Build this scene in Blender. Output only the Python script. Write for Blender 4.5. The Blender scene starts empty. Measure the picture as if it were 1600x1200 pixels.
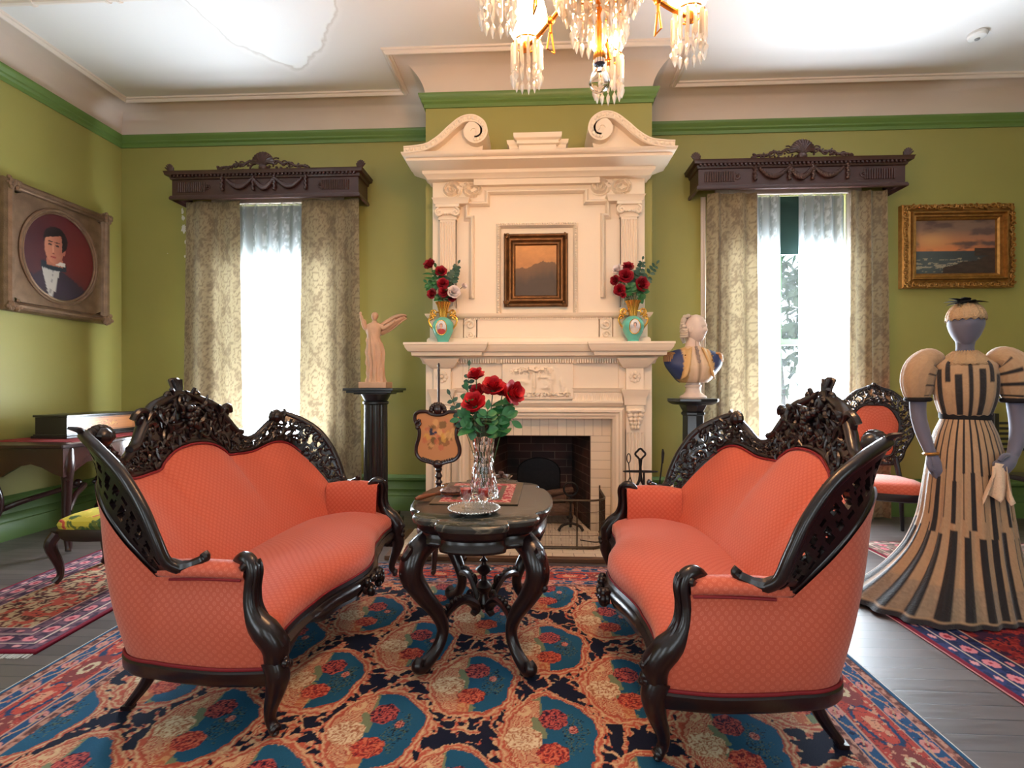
import bpy, math, random
import numpy as np
from mathutils import Vector, Matrix
PI = math.pi
sc = bpy.context.scene
COL = sc.collection
R = random.Random(7)
CAMZ = 1.22
YAW = math.radians(2.86)
CS, SN = math.cos(YAW), math.sin(YAW)
HOR = 602.5

def ray(px, py):
    u = (px - 800) / 800.0
    return (-SN + CS * u, CS + SN * u, -(py - HOR) / 800.0)
def at(px, py, X=None, Y=None, Z=None):
    d = ray(px, py)
    if Y is not None: t = Y / d[1]
    elif X is not None: t = X / d[0]
    else: t = (Z - CAMZ) / d[2]
    return Vector((d[0] * t, d[1] * t, CAMZ + d[2] * t))

def lin(c):
    c = c / 255.0
    return c / 12.92 if c <= 0.04045 else ((c + 0.055) / 1.055) ** 2.4
def rgb(r, g, b): return (lin(r), lin(g), lin(b), 1.0)

# ---------------------------------------------------------------- mesh builder
class MB:
    def __init__(s): s.v = []; s.f = []; s.uv = []; s.c = None; s.hasuv = False
    def add(s, vs, fs, uvs=None):
        o = len(s.v); s.v.extend(tuple(p) for p in vs)
        s.f.extend([tuple(i + o for i in f) for f in fs])
        if uvs is not None:
            s.hasuv = True; s.uv.extend(uvs)
        else: s.uv.extend([(0, 0)] * len(vs))
        return s
    def join(s, m): return s.add(m.v, m.f, m.uv if m.hasuv else None)
    def xf(s, M):
        s.v = [tuple(M @ Vector(p)) for p in s.v]; return s
    def fn(s, g):
        s.v = [tuple(g(Vector(p))) for p in s.v]; return s
    def box(s, x0, x1, y0, y1, z0, z1):
        vs = [(x, y, z) for z in (z0, z1) for y in (y0, y1) for x in (x0, x1)]
        return s.add(vs, [(0, 2, 3, 1), (4, 5, 7, 6), (0, 1, 5, 4), (2, 6, 7, 3), (0, 4, 6, 2), (1, 3, 7, 5)])
    def grid(s, P, cu=False, cv=False, uv=None, flip=False):
        n = len(P); m = len(P[0]); vs = [p for row in P for p in row]
        fs = []
        for i in range(n if cu else n - 1):
            for j in range(m if cv else m - 1):
                a = i * m + j; b = i * m + (j + 1) % m; c = ((i + 1) % n) * m + (j + 1) % m; d = ((i + 1) % n) * m + j
                fs.append((a, d, c, b) if flip else (a, b, c, d))
        return s.add(vs, fs, uv)
    def lathe(s, prof, n=24, c=(0, 0, 0), rfn=None, cap=True):
        P = []
        for (r, z) in prof:
            row = []
            for k in range(n):
                a = 2 * PI * k / n; rr = r if rfn is None else rfn(r, z, a)
                row.append((c[0] + rr * math.cos(a), c[1] + rr * math.sin(a), c[2] + z))
            P.append(row)
        o = len(s.v); s.grid(P, cv=True)
        if cap:
            s.f.append(tuple(o + k for k in range(n))[::-1]); s.f.append(tuple(o + (len(prof) - 1) * n + k for k in range(n)))
        return s
    def tube(s, pts, rad, n=8, closed=False, cap=True, flat=None, up=None):
        pts = [Vector(p) for p in pts]; m = len(pts)
        if not hasattr(rad, '__len__'): rad = [rad] * m
        P = []; prev = None
        for i, p in enumerate(pts):
            if closed: t = pts[(i + 1) % m] - pts[i - 1]
            else: t = pts[min(i + 1, m - 1)] - pts[max(i - 1, 0)]
            if t.length < 1e-9: t = Vector((0, 0, 1))
            t.normalize()
            if up is not None:
                q = Vector(up) - t * Vector(up).dot(t)
                if q.length < 1e-4: q = t.orthogonal()
            elif prev is None: q = t.orthogonal()
            else:
                q = prev - t * prev.dot(t)
                if q.length < 1e-6: q = t.orthogonal()
            q.normalize(); prev = q; w = t.cross(q)
            fl = 1.0 if flat is None else flat
            P.append([tuple(p + (q * math.cos(2 * PI * k / n) * fl + w * math.sin(2 * PI * k / n)) * rad[i]) for k in range(n)])
        o = len(s.v); s.grid(P, cu=closed, cv=True)
        if cap and not closed:
            s.f.append(tuple(o + k for k in range(n))[::-1]); s.f.append(tuple(o + (m - 1) * n + k for k in range(n)))
        return s
    def ball(s, c, r, n=8, m=6):
        if not hasattr(r, '__len__'): r = (r, r, r)
        P = [[(c[0] + r[0] * math.sin(PI * i / m) * math.cos(2 * PI * k / n), c[1] + r[1] * math.sin(PI * i / m) * math.sin(2 * PI * k / n), c[2] - r[2] * math.cos(PI * i / m)) for k in range(n)] for i in range(1, m)]
        o = len(s.v); s.grid(P, cv=True, flip=False)
        b = len(s.v); s.add([(c[0], c[1], c[2] - r[2]), (c[0], c[1], c[2] + r[2])], [])
        for k in range(n):
            s.f.append((b, o + (k + 1) % n, o + k)); s.f.append((b + 1, o + (m - 2) * n + k, o + (m - 2) * n + (k + 1) % n))
        return s
    def poly(s, pts, thick, axis=(0, 0, 1)):
        # closed outline pts (3D) extruded by thick along axis
        a = Vector(axis) * thick; n = len(pts)
        vs = [tuple(Vector(p)) for p in pts] + [tuple(Vector(p) + a) for p in pts]
        fs = [tuple(range(n))[::-1], tuple(range(n, 2 * n))] + [(i, (i + 1) % n, n + (i + 1) % n, n + i) for i in range(n)]
        return s.add(vs, fs)
    def sweep(s, prof, path, closed=False, cap=True):
        # prof: (out, z) ; path: xy(z) points; out = to the right of the travel direction
        n = len(path); P = []
        pts = [Vector((p[0], p[1])) for p in path]
        for i in range(n):
            if closed or 0 < i < n - 1:
                d1 = (pts[i] - pts[i - 1]).normalized(); d2 = (pts[(i + 1) % n] - pts[i]).normalized()
            elif i == 0: d1 = d2 = (pts[1] - pts[0]).normalized()
            else: d1 = d2 = (pts[-1] - pts[-2]).normalized()
            n1 = Vector((d1.y, -d1.x)); n2 = Vector((d2.y, -d2.x)); q = n1 + n2
            if q.length < 1e-6: q = n1
            q.normalize(); k = 1 / max(0.2, q.dot(n1))
            z0 = path[i][2] if len(path[i]) > 2 else 0
            P.append([(pts[i].x + q.x * k * o, pts[i].y + q.y * k * o, z0 + z) for (o, z) in prof])
        o = len(s.v); m = len(prof); s.grid(P, cu=closed, cv=True)
        if cap and not closed:
            s.f.append(tuple(o + k for k in range(m))[::-1]); s.f.append(tuple(o + (n - 1) * m + k for k in range(m)))
        return s

def spiral(c, ax, ay, r, turns=1.4, start=0.0, n=22, inner=0.12, sgn=1):
    c = Vector(c); ax = Vector(ax); ay = Vector(ay); out = []
    for i in range(n):
        t = i / (n - 1); a = start + sgn * 2 * PI * turns * t; rr = r * (1 - (1 - inner) * t ** 0.8)
        out.append(c + ax * math.cos(a) * rr + ay * math.sin(a) * rr)
    return out
def cr(pts, n=6, closed=False):
    # Catmull-Rom through tuples of any size
    P = [np.array(p, float) for p in pts]; m = len(P); out = []
    for i in range(m if closed else m - 1):
        p0 = P[i - 1] if (closed or i > 0) else 2 * P[0] - P[1]
        p1 = P[i]; p2 = P[(i + 1) % m]; p3 = P[(i + 2) % m] if (closed or i + 2 < m) else 2 * P[-1] - P[-2]
        for k in range(n):
            t = k / n
            out.append(0.5 * ((2 * p1) + (-p0 + p2) * t + (2 * p0 - 5 * p1 + 4 * p2 - p3) * t * t + (-p0 + 3 * p1 - 3 * p2 + p3) * t ** 3))
    if not closed: out.append(P[-1])
    return [tuple(float(x) for x in q) for q in out]
def resample(pts, n):
    P = np.array(pts, float); d = np.r_[0, np.cumsum(np.linalg.norm(np.diff(P, axis=0), axis=1))]
    t = np.linspace(0, d[-1], n)
    return np.stack([np.interp(t, d, P[:, k]) for k in range(P.shape[1])], 1)

# ---------------------------------------------------------------- objects
def setp(o, label=None, cat=None, group=None, kind=None):
    if label: o['label'] = label
    if cat: o['category'] = cat
    if group: o['group'] = group
    if kind: o['kind'] = kind
    return o
def thing(name, label, cat, loc=(0, 0, 0), rz=0, group=None):
    o = bpy.data.objects.new(name, None); COL.objects.link(o); o.empty_display_size = 0.1
    o.location = loc; o.rotation_euler = (0, 0, rz)
    return setp(o, label, cat, group)
def obj(name, m, mat, parent=None, world=False, smooth=True, ang=35, bevel=0, sub=0, label=None, col=None, solid=0):
    if isinstance(m, tuple): V, F, UVv = m
    me = bpy.data.meshes.new(name)
    vs = m.v
    if world and parent is not None:
        M = (Matrix.Translation(parent.location) @ Matrix.Rotation(parent.rotation_euler[2], 4, 'Z')).inverted()
        if parent.parent is not None:
            q = parent.parent
            M = M @ (Matrix.Translation(q.location) @ Matrix.Rotation(q.rotation_euler[2], 4, 'Z')).inverted()
        vs = [tuple(M @ Vector(p)) for p in vs]
    me.from_pydata(vs, [], m.f)
    if m.hasuv:
        ul = me.uv_layers.new(name='UVMap')
        li = np.zeros(len(me.loops), dtype=np.int32); me.loops.foreach_get('vertex_index', li)
        ul.data.foreach_set('uv', np.array(m.uv, dtype=np.float32)[li].ravel())
    if col is not None:
        ca = me.color_attributes.new('Col', 'FLOAT_COLOR', 'POINT')
        c4 = np.ones((len(m.v), 4), dtype=np.float32); c4[:, :3] = col
        ca.data.foreach_set('color', c4.ravel())
    if mat is not None: me.materials.append(mat)
    me.validate(); me.update()
    if smooth:
        me.polygons.foreach_set('use_smooth', [True] * len(me.polygons))
        try: me.set_sharp_from_angle(angle=math.radians(ang))
        except Exception: pass
    o = bpy.data.objects.new(name, me); COL.objects.link(o)
    if parent is not None: o.parent = parent
    if solid:
        md = o.modifiers.new('s', 'SOLIDIFY'); md.thickness = solid; md.offset = 0
    if bevel:
        md = o.modifiers.new('b', 'BEVEL'); md.width = bevel; md.segments = 2; md.limit_method = 'ANGLE'; md.angle_limit = math.radians(40)
    if sub:
        md = o.modifiers.new('u', 'SUBSURF'); md.levels = sub; md.render_levels = sub
    if label: o['label'] = label
    return o
def struct(name, m, mat, **k):
    o = obj(name, m, mat, **k); o['kind'] = 'structure'; return o
def dup(root, loc=None, rz=None, label=None, group=None):
    def cp(o, par):
        c = o.copy(); COL.objects.link(c)
        if par is not None: c.parent = par
        for ch in list(kids.get(o.name, [])): cp(ch, c)
        return c
    kids = {}
    for o in COL.objects:
        if o.parent is not None: kids.setdefault(o.parent.name, []).append(o)
    c = cp(root, None)
    if loc is not None: c.location = loc
    if rz is not None: c.rotation_euler = (0, 0, rz)
    if label: c['label'] = label
    if group: c['group'] = group
    return c

# ---------------------------------------------------------------- materials
def mat(name, color, rough=0.5, metal=0.0, bump=0.0, bscale=20, var=0.0, vscale=5, spec=0.5, coat=0, sheen=0, trans=0, ior=1.45, emit=None, estr=0, vcol=False, stretch=None, var2=None):
    m = bpy.data.materials.new(name); m.use_nodes = True; nt = m.node_tree; N = nt.nodes; L = nt.links
    b = N['Principled BSDF']
    b.inputs['Base Color'].default_value = color; b.inputs['Roughness'].default_value = rough; b.inputs['Metallic'].default_value = metal
    b.inputs['Specular IOR Level'].default_value = spec; b.inputs['Coat Weight'].default_value = coat; b.inputs['Coat Roughness'].default_value = 0.1
    b.inputs['Sheen Weight'].default_value = sheen; b.inputs['Transmission Weight'].default_value = trans; b.inputs['IOR'].default_value = ior
    if emit: b.inputs['Emission Color'].default_value = emit; b.inputs['Emission Strength'].default_value = estr
    tc = N.new('ShaderNodeTexCoord'); src = tc.outputs['Object']
    if stretch:
        mp = N.new('ShaderNodeMapping'); mp.inputs['Scale'].default_value = stretch; L.new(src, mp.inputs[0]); src = mp.outputs[0]
    base = None
    if vcol:
        a = N.new('ShaderNodeAttribute'); a.attribute_name = 'Col'; base = a.outputs['Color']
        L.new(base, b.inputs['Base Color'])
    if var:
        n = N.new('ShaderNodeTexNoise'); n.inputs['Scale'].default_value = vscale; n.inputs['Detail'].default_value = 6; L.new(src, n.inputs[0])
        mr = N.new('ShaderNodeMapRange'); mr.inputs['From Min'].default_value = 0.3; mr.inputs['From Max'].default_value = 0.7
        L.new(n.outputs[0], mr.inputs['Value'])
        if var2 is not None:
            mx = N.new('ShaderNodeMix'); mx.data_type = 'RGBA'; L.new(mr.outputs[0], mx.inputs[0]); mx.inputs[6].default_value = color; mx.inputs[7].default_value = var2
            L.new(mx.outputs[2], b.inputs['Base Color'])
        else:
            mr.inputs['To Min'].default_value = 1 - var; mr.inputs['To Max'].default_value = 1 + var
            mx = N.new('ShaderNodeMix'); mx.data_type = 'RGBA'; mx.blend_type = 'MULTIPLY'; mx.inputs[0].default_value = 1
            if base is not None: L.new(base, mx.inputs[6])
            else: mx.inputs[6].default_value = color
            L.new(mr.outputs[0], mx.inputs[7]); L.new(mx.outputs[2], b.inputs['Base Color'])
    if bump:
        n = N.new('ShaderNodeTexNoise'); n.inputs['Scale'].default_value = bscale; n.inputs['Detail'].default_value = 4; L.new(src, n.inputs[0])
        bp = N.new('ShaderNodeBump'); bp.inputs['Strength'].default_value = bump; bp.inputs['Distance'].default_value = 0.01
        L.new(n.outputs[0], bp.inputs['Height']); L.new(bp.outputs[0], b.inputs['Normal'])
    return m

# 2D noise for painted patterns (numpy)
def vnoise(x, y, seed=0):
    xi = np.floor(x).astype(np.int64); yi = np.floor(y).astype(np.int64); xf = x - xi; yf = y - yi
    def h(a, b):
        n = (a * 374761393 + b * 668265263 + seed * 974711) & 0xffffffff
        n = ((n ^ (n >> 13)) * 1274126177) & 0xffffffff
        return ((n ^ (n >> 16)) & 0xffff) / 65535.0
    u = xf * xf * (3 - 2 * xf); v = yf * yf * (3 - 2 * yf)
    return (h(xi, yi) * (1 - u) + h(xi + 1, yi) * u) * (1 - v) + (h(xi, yi + 1) * (1 - u) + h(xi + 1, yi + 1) * u) * v
def fbm(x, y, o=4, seed=0):
    s = 0; a = 0.5; t = 0
    for k in range(o):
        s = s + a * vnoise(x * 2 ** k, y * 2 ** k, seed + k); t += a; a *= 0.5
    return s / t
def L3(r, g, b): return np.array([lin(r), lin(g), lin(b)])
# ================================================================ camera
cam = bpy.data.cameras.new('camera'); co = bpy.data.objects.new('camera', cam); COL.objects.link(co)
co.location = (0, 0, CAMZ); co.rotation_euler = (PI / 2, 0, YAW)
cam.sensor_fit = 'HORIZONTAL'; cam.sensor_width = 36; cam.lens = 18; cam.shift_y = -(600 - HOR) / 1600 * -1 * -1
cam.clip_start = 0.05; sc.camera = co

# ================================================================ setting
XL, XR, YB, YF, H = -4.19, 5.6, 4.96, -2.6, 3.95
BX, BY = 0.965, 4.38           # chimney breast half width / face
CV = 0.25; RZ0, RZ1 = 3.61, 3.72
M_wall = mat('green_wall_paint', rgb(148, 142, 78), 0.5, var=0.05, vscale=1.5, bump=0.05, bscale=40)
M_rail = mat('green_rail_paint', rgb(98, 126, 64), 0.4)
M_base = mat('green_baseboard_paint', rgb(86, 114, 60), 0.4)
M_cove = mat('cove_plaster', rgb(214, 198, 186), 0.7, var=0.03, vscale=2)
def ceiling_mat():
    m = mat('ceiling_plaster', rgb(232, 230, 230), 0.75); nt = m.node_tree; N = nt.nodes; L = nt.links; b = N['Principled BSDF']
    tc = N.new('ShaderNodeTexCoord'); mp = N.new('ShaderNodeMapping'); mp.inputs['Location'].default_value = (2.53, -2.37, 0)
    mp.inputs['Scale'].default_value = (1.4, 0.7, 0); L.new(tc.outputs['Object'], mp.inputs[0])
    nz = N.new('ShaderNodeTexNoise'); nz.inputs['Scale'].default_value = 1.6; nz.inputs['Detail'].default_value = 5; L.new(tc.outputs['Object'], nz.inputs[0])
    ad = N.new('ShaderNodeMix'); ad.data_type = 'VECTOR'; ad.inputs[0].default_value = 0.35
    L.new(mp.outputs[0], ad.inputs[4]); L.new(nz.outputs['Color'], ad.inputs[5])
    ln = N.new('ShaderNodeVectorMath'); ln.operation = 'LENGTH'; L.new(ad.outputs[1], ln.inputs[0])
    cr_ = N.new('ShaderNodeValToRGB'); e = cr_.color_ramp.elements
    e[0].position = 0.52; e[0].color = rgb(244, 246, 250); e[1].position = 0.60; e[1].color = rgb(230, 228, 228)
    x = e.new(0.545); x.color = rgb(246, 248, 250); x = e.new(0.555); x.color = rgb(212, 208, 206); x = e.new(0.57); x.color = rgb(236, 234, 234)
    L.new(ln.outputs[1], cr_.inputs[0]); L.new(cr_.outputs[0], b.inputs['Base Color'])
    return m
M_ceil = ceiling_mat()
def floor_mat():
    m = mat('dark_floorboards', rgb(52, 44, 42), 0.28, spec=0.8); nt = m.node_tree; N = nt.nodes; L = nt.links; b = N['Principled BSDF']
    tc = N.new('ShaderNodeTexCoord'); br = N.new('ShaderNodeTexBrick'); L.new(tc.outputs['Object'], br.inputs[0])
    br.inputs['Scale'].default_value = 1; br.inputs['Brick Width'].default_value = 2.6; br.inputs['Row Height'].default_value = 0.085
    br.inputs['Mortar Size'].default_value = 0.0022; br.inputs['Color1'].default_value = rgb(86, 74, 70); br.inputs['Color2'].default_value = rgb(66, 57, 55); br.inputs['Mortar'].default_value = rgb(14, 11, 11)
    mp = N.new('ShaderNodeMapping'); mp.inputs['Scale'].default_value = (3, 60, 1); L.new(tc.outputs['Object'], mp.inputs[0])
    nz = N.new('ShaderNodeTexNoise'); nz.inputs['Scale'].default_value = 1.2; nz.inputs['Detail'].default_value = 6; L.new(mp.outputs[0], nz.inputs[0])
    mx = N.new('ShaderNodeMix'); mx.data_type = 'RGBA'; mx.blend_type = 'MULTIPLY'; mx.inputs[0].default_value = 0.6
    L.new(br.outputs[0], mx.inputs[6]); L.new(nz.outputs[0], mx.inputs[7])
    ga = N.new('ShaderNodeGamma'); ga.inputs[1].default_value = 0.8; L.new(mx.outputs[2], ga.inputs[0]); L.new(ga.outputs[0], b.inputs['Base Color'])
    mr = N.new('ShaderNodeMapRange'); mr.inputs['To Min'].default_value = 0.26; mr.inputs['To Max'].default_value = 0.5; L.new(nz.outputs[0], mr.inputs['Value']); L.new(mr.outputs[0], b.inputs['Roughness'])
    bp = N.new('ShaderNodeBump'); bp.inputs['Strength'].default_value = 0.25; bp.inputs['Distance'].default_value = 0.004; L.new(br.outputs['Fac'], bp.inputs['Height']); bp.invert = True
    L.new(bp.outputs[0], b.inputs['Normal'])
    return m
M_floor = floor_mat()
T = 0.3
# window openings: (x0,x1) in the back wall
WZ0, WZ1 = 0.5, 3.02
WIN = [(-3.12, -2.02), (1.80, 2.90)]
WINF = [(-3.1, -1.9), (-0.2, 1.0), (2.4, 3.6)]
struct('floor', MB().box(XL - T, XR + T, YF - T, YB + T, -0.1, 0), M_floor)
struct('ceiling', MB().box(XL - T, XR + T, YF - T, YB + T, H, H + 0.1), M_ceil)
def wall_with_holes(y0, y1, holes, z0, z1):
    m = MB(); xs = XL - T
    for (a, b) in holes:
        m.box(xs, a, y0, y1, 0, H); m.box(a, b, y0, y1, 0, z0); m.box(a, b, y0, y1, z1, H); xs = b
    m.box(xs, XR + T, y0, y1, 0, H); return m
struct('wall_back', wall_with_holes(YB, YB + T, WIN, WZ0, WZ1), M_wall)
struct('wall_front', wall_with_holes(YF - T, YF, WINF, 0.6, 3.1), M_wall)
# left wall with one window beside the camera (out of view)
m = MB(); m.box(XL - T, XL, YF, -1.5, 0, H); m.box(XL - T, XL, -1.5, -0.3, 0, 0.6); m.box(XL - T, XL, -1.5, -0.3, 3.1, H); m.box(XL - T, XL, -0.3, YB, 0, H)
struct('wall_left', m, M_wall)
struct('wall_right', MB().box(XR, XR + T, YF, YB, 0, H), M_wall)
# chimney breast, hollow round the firebox
FX0, FX1, FZ = -0.40, 0.44, 0.80
m = MB(); m.box(-BX, FX0, BY, YB, 0, H).box(FX1, BX, BY, YB, 0, H).box(FX0, FX1, BY, YB, FZ, H)
struct('wall_chimney_breast', m, M_wall)
# peeled plaster patch on wall, left of the left curtain
patch = MB()
for (px, py, r, e) in [(287, 357, .05, 2.0), (285, 330, .022, 3.2), (290, 378, .02, 2), (286, 341, .03, 2), (289, 401, .014, 2.2), (291, 412, .012, 1.5), (262, 396, .006, 1.5)]:
    c = at(px, py, Y=YB - 0.001); pts = []
    for k in range(22):
        a = 2 * PI * k / 22; q = r * (0.55 + 0.6 * R.random()); pts.append((c.x + q * 0.6 * math.cos(a), YB - 0.0035 - 0.0004 * r, c.z + q * e * 0.5 * math.sin(a)))
    patch.poly(pts, 0.005, (0, 1, 0))
struct('trim_8', patch, mat('bare_plaster', rgb(214, 208, 200), 0.9))

# picture rail, cove, ceiling moulding, baseboard follow the wall outline (travel so that the room is to the right)
outline = [(XL, YF), (XL, YB), (-BX, YB), (-BX, BY), (BX, BY), (BX, YB), (XR, YB), (XR, YF)]
rail = [(0, RZ0), (0.012, RZ0), (0.014, RZ0 + .03), (0.03, RZ0 + .045), (0.03, RZ0 + .06), (0.05, RZ0 + .085), (0.055, RZ0 + .1), (0.055, RZ1), (0, RZ1)]
struct('trim_1', MB().sweep(rail, outline), M_rail)
cove = [(0, RZ1)] + [(0.004 + (CV - 0.004) * (1 - math.cos(a)), RZ1 + (H - RZ1) * math.sin(a)) for a in [k * PI / 24 for k in range(1, 13)]] + [(0, H)]
struct('trim_2', MB().sweep(cove, outline), M_cove)
inner = [(XL + CV, YF), (XL + CV, YB - CV), (-BX - CV, YB - CV), (-BX - CV, BY - CV), (BX + CV, BY - CV), (BX + CV, YB - CV), (XR - CV, YB - CV), (XR - CV, YF)]
cm = [(-0.015, H), (-0.015, H - .012), (0.0, H - .014), (0.004, H - .032), (0.02, H - .036), (0.032, H - .026), (0.036, H - .014), (0.05, H - .012), (0.055, H)]
struct('trim_3', MB().sweep(cm, inner), mat('moulding_plaster', rgb(226, 214, 204), 0.6))
bp_ = [(0, 0), (0.03, 0), (0.03, .13), (0.024, .14), (0.026, .15), (0.018, .165), (0.018, .2), (0.022, .21), (0.014, .225), (0.014, .28), (0.03, .30), (0.03, .32), (0.012, .345), (0, .35)]
struct('baseboard_left', MB().sweep(bp_, [(XL, YF), (XL, YB), (-BX, YB)]), M_base)
struct('baseboard_back', MB().sweep(bp_, [(-BX, YB), (-BX, BY + .12)]), M_base)
struct('baseboard_right', MB().sweep(bp_, [(BX, BY + .12), (BX, YB), (XR, YB), (XR, YF)]), M_base)
# conduit pipe on the ceiling, upper left
p0 = at(0, 5, Z=3.90); p1 = at(292, -8, Z=3.90)
pipe = thing('ceiling_pipe', 'thin white pipe running along the ceiling in the upper left corner', 'pipe', (p0.x, p0.y, 3.90))
d = (p1 - p0); e0 = p0 - d * 0.4; e1 = p0 + d * 2.2
M_white = mat('white_paint', rgb(225, 214, 205), 0.5)
obj('pipe_run', MB().tube([e0, e1], 0.022, 10), M_white, pipe, world=True)
for t in (0.18, 0.58, 0.64):
    c = p0 + d * t; dn = d.normalized()
    obj('pipe_clip', MB().tube([c - dn * .01, c + dn * .01], 0.032, 10).box(c.x - .012, c.x + .012, c.y - .03, c.y + .03, 3.91, H + .002), M_white, pipe, world=True)
# windows
M_frame = mat('green_window_paint', rgb(92, 120, 84), 0.4)
M_glass = mat('window_glass', (1, 1, 1, 1), 0.0, trans=1, ior=1.0, spec=0.2)
def glass_simple():
    m = bpy.data.materials.new('clear_pane'); m.use_nodes = True; nt = m.node_tree; nt.nodes.clear()
    o = nt.nodes.new('ShaderNodeOutputMaterial'); t = nt.nodes.new('ShaderNodeBsdfTransparent'); g = nt.nodes.new('ShaderNodeBsdfGlossy'); x = nt.nodes.new('ShaderNodeMixShader')
    g.inputs['Roughness'].default_value = 0.02; x.inputs[0].default_value = 0.06; t.inputs[0].default_value = (0.97, 0.98, 0.98, 1)
    nt.links.new(t.outputs[0], x.inputs[1]); nt.links.new(g.outputs[0], x.inputs[2]); nt.links.new(x.outputs[0], o.inputs[0]); return m
M_pane = glass_simple()
def window(n, x0, x1, z0, z1, y, depth=0.05):
    fr = MB(); zm = (z0 + z1) / 2 - 0.12; w = 0.07
    yy = y + 0.12
    for (a, b, c, d_) in [(x0, x0 + w, z0, z1), (x1 - w, x1, z0, z1), (x0 + w, x1 - w, z0, z0 + w), (x0 + w, x1 - w, z1 - w, z1), (x0 + w, x1 - w, zm - .03, zm + .03)]:
        fr.box(a, b, yy, yy + depth, c, d_)
    xm = (x0 + x1) / 2
    fr.box(xm - .012, xm + .012, yy + .01, yy + depth - .01, z0 + w, zm - .03).box(xm - .012, xm + .012, yy + .01, yy + depth - .01, zm + .03, z1 - w)
    o = struct('window_%d' % n, fr, M_frame)
    obj('pane', MB().box(x0 + w, xm - .012, yy + .02, yy + .025, z0 + w, zm - .03).box(xm + .012, x1 - w, yy + .02, yy + .025, z0 + w, zm - .03).box(x0 + w, xm - .012, yy + .02, yy + .025, zm + .03, z1 - w).box(xm + .012, x1 - w, yy + .02, yy + .025, zm + .03, z1 - w), M_pane, o)
    obj('sill', MB().box(x0 - .06, x1 + .06, y - .04 if y > 0 else y - .18, y - .001 if y > 0 else y - .1, z0 - .04, z0 - .001), M_frame, o)
    return o
window(1, WIN[0][0], WIN[0][1], WZ0, WZ1, YB)
window(2, WIN[1][0], WIN[1][1], WZ0, WZ1, YB)
for k, (a, b) in enumerate(WINF): window(3 + k, a, b, 0.6, 3.1, YF - .3)
# casing round the back windows
for k, (a, b) in enumerate(WIN):
    cs = MB()
    for (x0, x1, z0, z1) in [(a - .12, a, WZ0, WZ1 + .1), (b, b + .12, WZ0, WZ1 + .1), (a, b, WZ1, WZ1 + .1)]: cs.box(x0, x1, YB - .03, YB - .001, z0, z1)
    struct('trim_%d' % (6 + k), cs, mat('casing_paint', rgb(215, 200, 190), 0.5), bevel=.006)

# ================================================================ light
w = bpy.data.worlds.new('sky'); sc.world = w; w.use_nodes = True; nt = w.node_tree; N = nt.nodes; L = nt.links
bg = N['Background']; bg.inputs[1].default_value = 1.7
tc = N.new('ShaderNodeTexCoord'); sx = N.new('ShaderNodeSeparateXYZ'); L.new(tc.outputs['Generated'], sx.inputs[0])
rp = N.new('ShaderNodeValToRGB'); e = rp.color_ramp.elements; e[0].position = 0.47; e[0].color = (0.75, 0.82, 0.74, 1); e[1].position = 0.54; e[1].color = (0.86, 0.93, 1.0, 1)
mp = N.new('ShaderNodeMapRange'); mp.inputs['From Min'].default_value = -1; L.new(sx.outputs[2], mp.inputs['Value']); L.new(mp.outputs[0], rp.inputs[0]); L.new(rp.outputs[0], bg.inputs[0])
def area(name, loc, rot, sx_, sy_, power, color):
    l = bpy.data.lights.new(name, 'AREA'); l.shape = 'RECTANGLE'; l.size = sx_; l.size_y = sy_; l.energy = power; l.color = color
    o = bpy.data.objects.new(name, l); COL.objects.link(o); o.location = loc; o.rotation_euler = rot; return o
DAY = (0.80, 0.90, 1.0)
for k, (a, b) in enumerate(WIN): area('daylight_back_window', ((a + b) / 2, YB + T + .05, 1.75), (-PI / 2 - .35, 0, 0), 1.0, 2.4, 680, DAY)
for k, (a, b) in enumerate(WINF): area('daylight_front_window', ((a + b) / 2, YF - .08, 1.85), (PI / 2, 0, 0), 1.1, 2.4, (45, 22, 30)[k], DAY)
area('daylight_side_window', (XL - .1, -0.9, 1.85), (0, -PI / 2, 0), 2.4, 1.1, 20, DAY)
sc.view_settings.view_transform = 'Standard'; sc.view_settings.look = 'None'; sc.view_settings.gamma = 1; sc.view_settings.exposure = 0.22
sc.view_settings.use_curve_mapping = False
cy = sc.cycles
cy.use_denoising = True
try: cy.denoiser = 'OPENIMAGEDENOISE'
except Exception: pass
cy.max_bounces = 10; cy.diffuse_bounces = 4; cy.glossy_bounces = 4; cy.transmission_bounces = 8; cy.transparent_max_bounces = 12
cy.sample_clamp_indirect = 6; cy.caustics_reflective = False; cy.caustics_refractive = False
# ================================================================ mantelpiece with overmantel
M_cream = mat('cream_gloss_paint', rgb(232, 214, 192), 0.42, bump=0.04, bscale=60)
def fluted(x0, x1, z0, z1, y, n, d=0.012, back=0.02):
    m = MB(); P = [];  K = 8; w_ = (x1 - x0) / n
    xs = []
    for i in range(n):
        for k in range(K):
            t = k / K; xs.append((x0 + (i + t) * w_, 0 if (t < 0.18 or t > 0.82) else -d * math.sin((t - .18) / .64 * PI)))
    xs.append((x1, 0))
    e = 0.02
    rows = [(z0, 0), (z0 + e, 0), (z0 + e + .012, 1), (z1 - e - .012, 1), (z1 - e, 0), (z1, 0)]
    P = [[(x, y - h * f, z) for (x, h) in xs] for (z, f) in rows]
    P = [[(x0, y + back, rows[0][0])] * 0 + r for r in P]
    m.grid(P)
    m.box(x0, x1, y + d + .001, y + back + d, z0, z1)
    m.add([(x0, y, z0), (x0, y + back, z0), (x0, y + back, z1), (x0, y, z1), (x1, y, z0), (x1, y + back, z0), (x1, y + back, z1), (x1, y, z1)], [(0, 1, 2, 3), (4, 7, 6, 5), (3, 2, 6, 7), (0, 4, 5, 1)])
    return m
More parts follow.
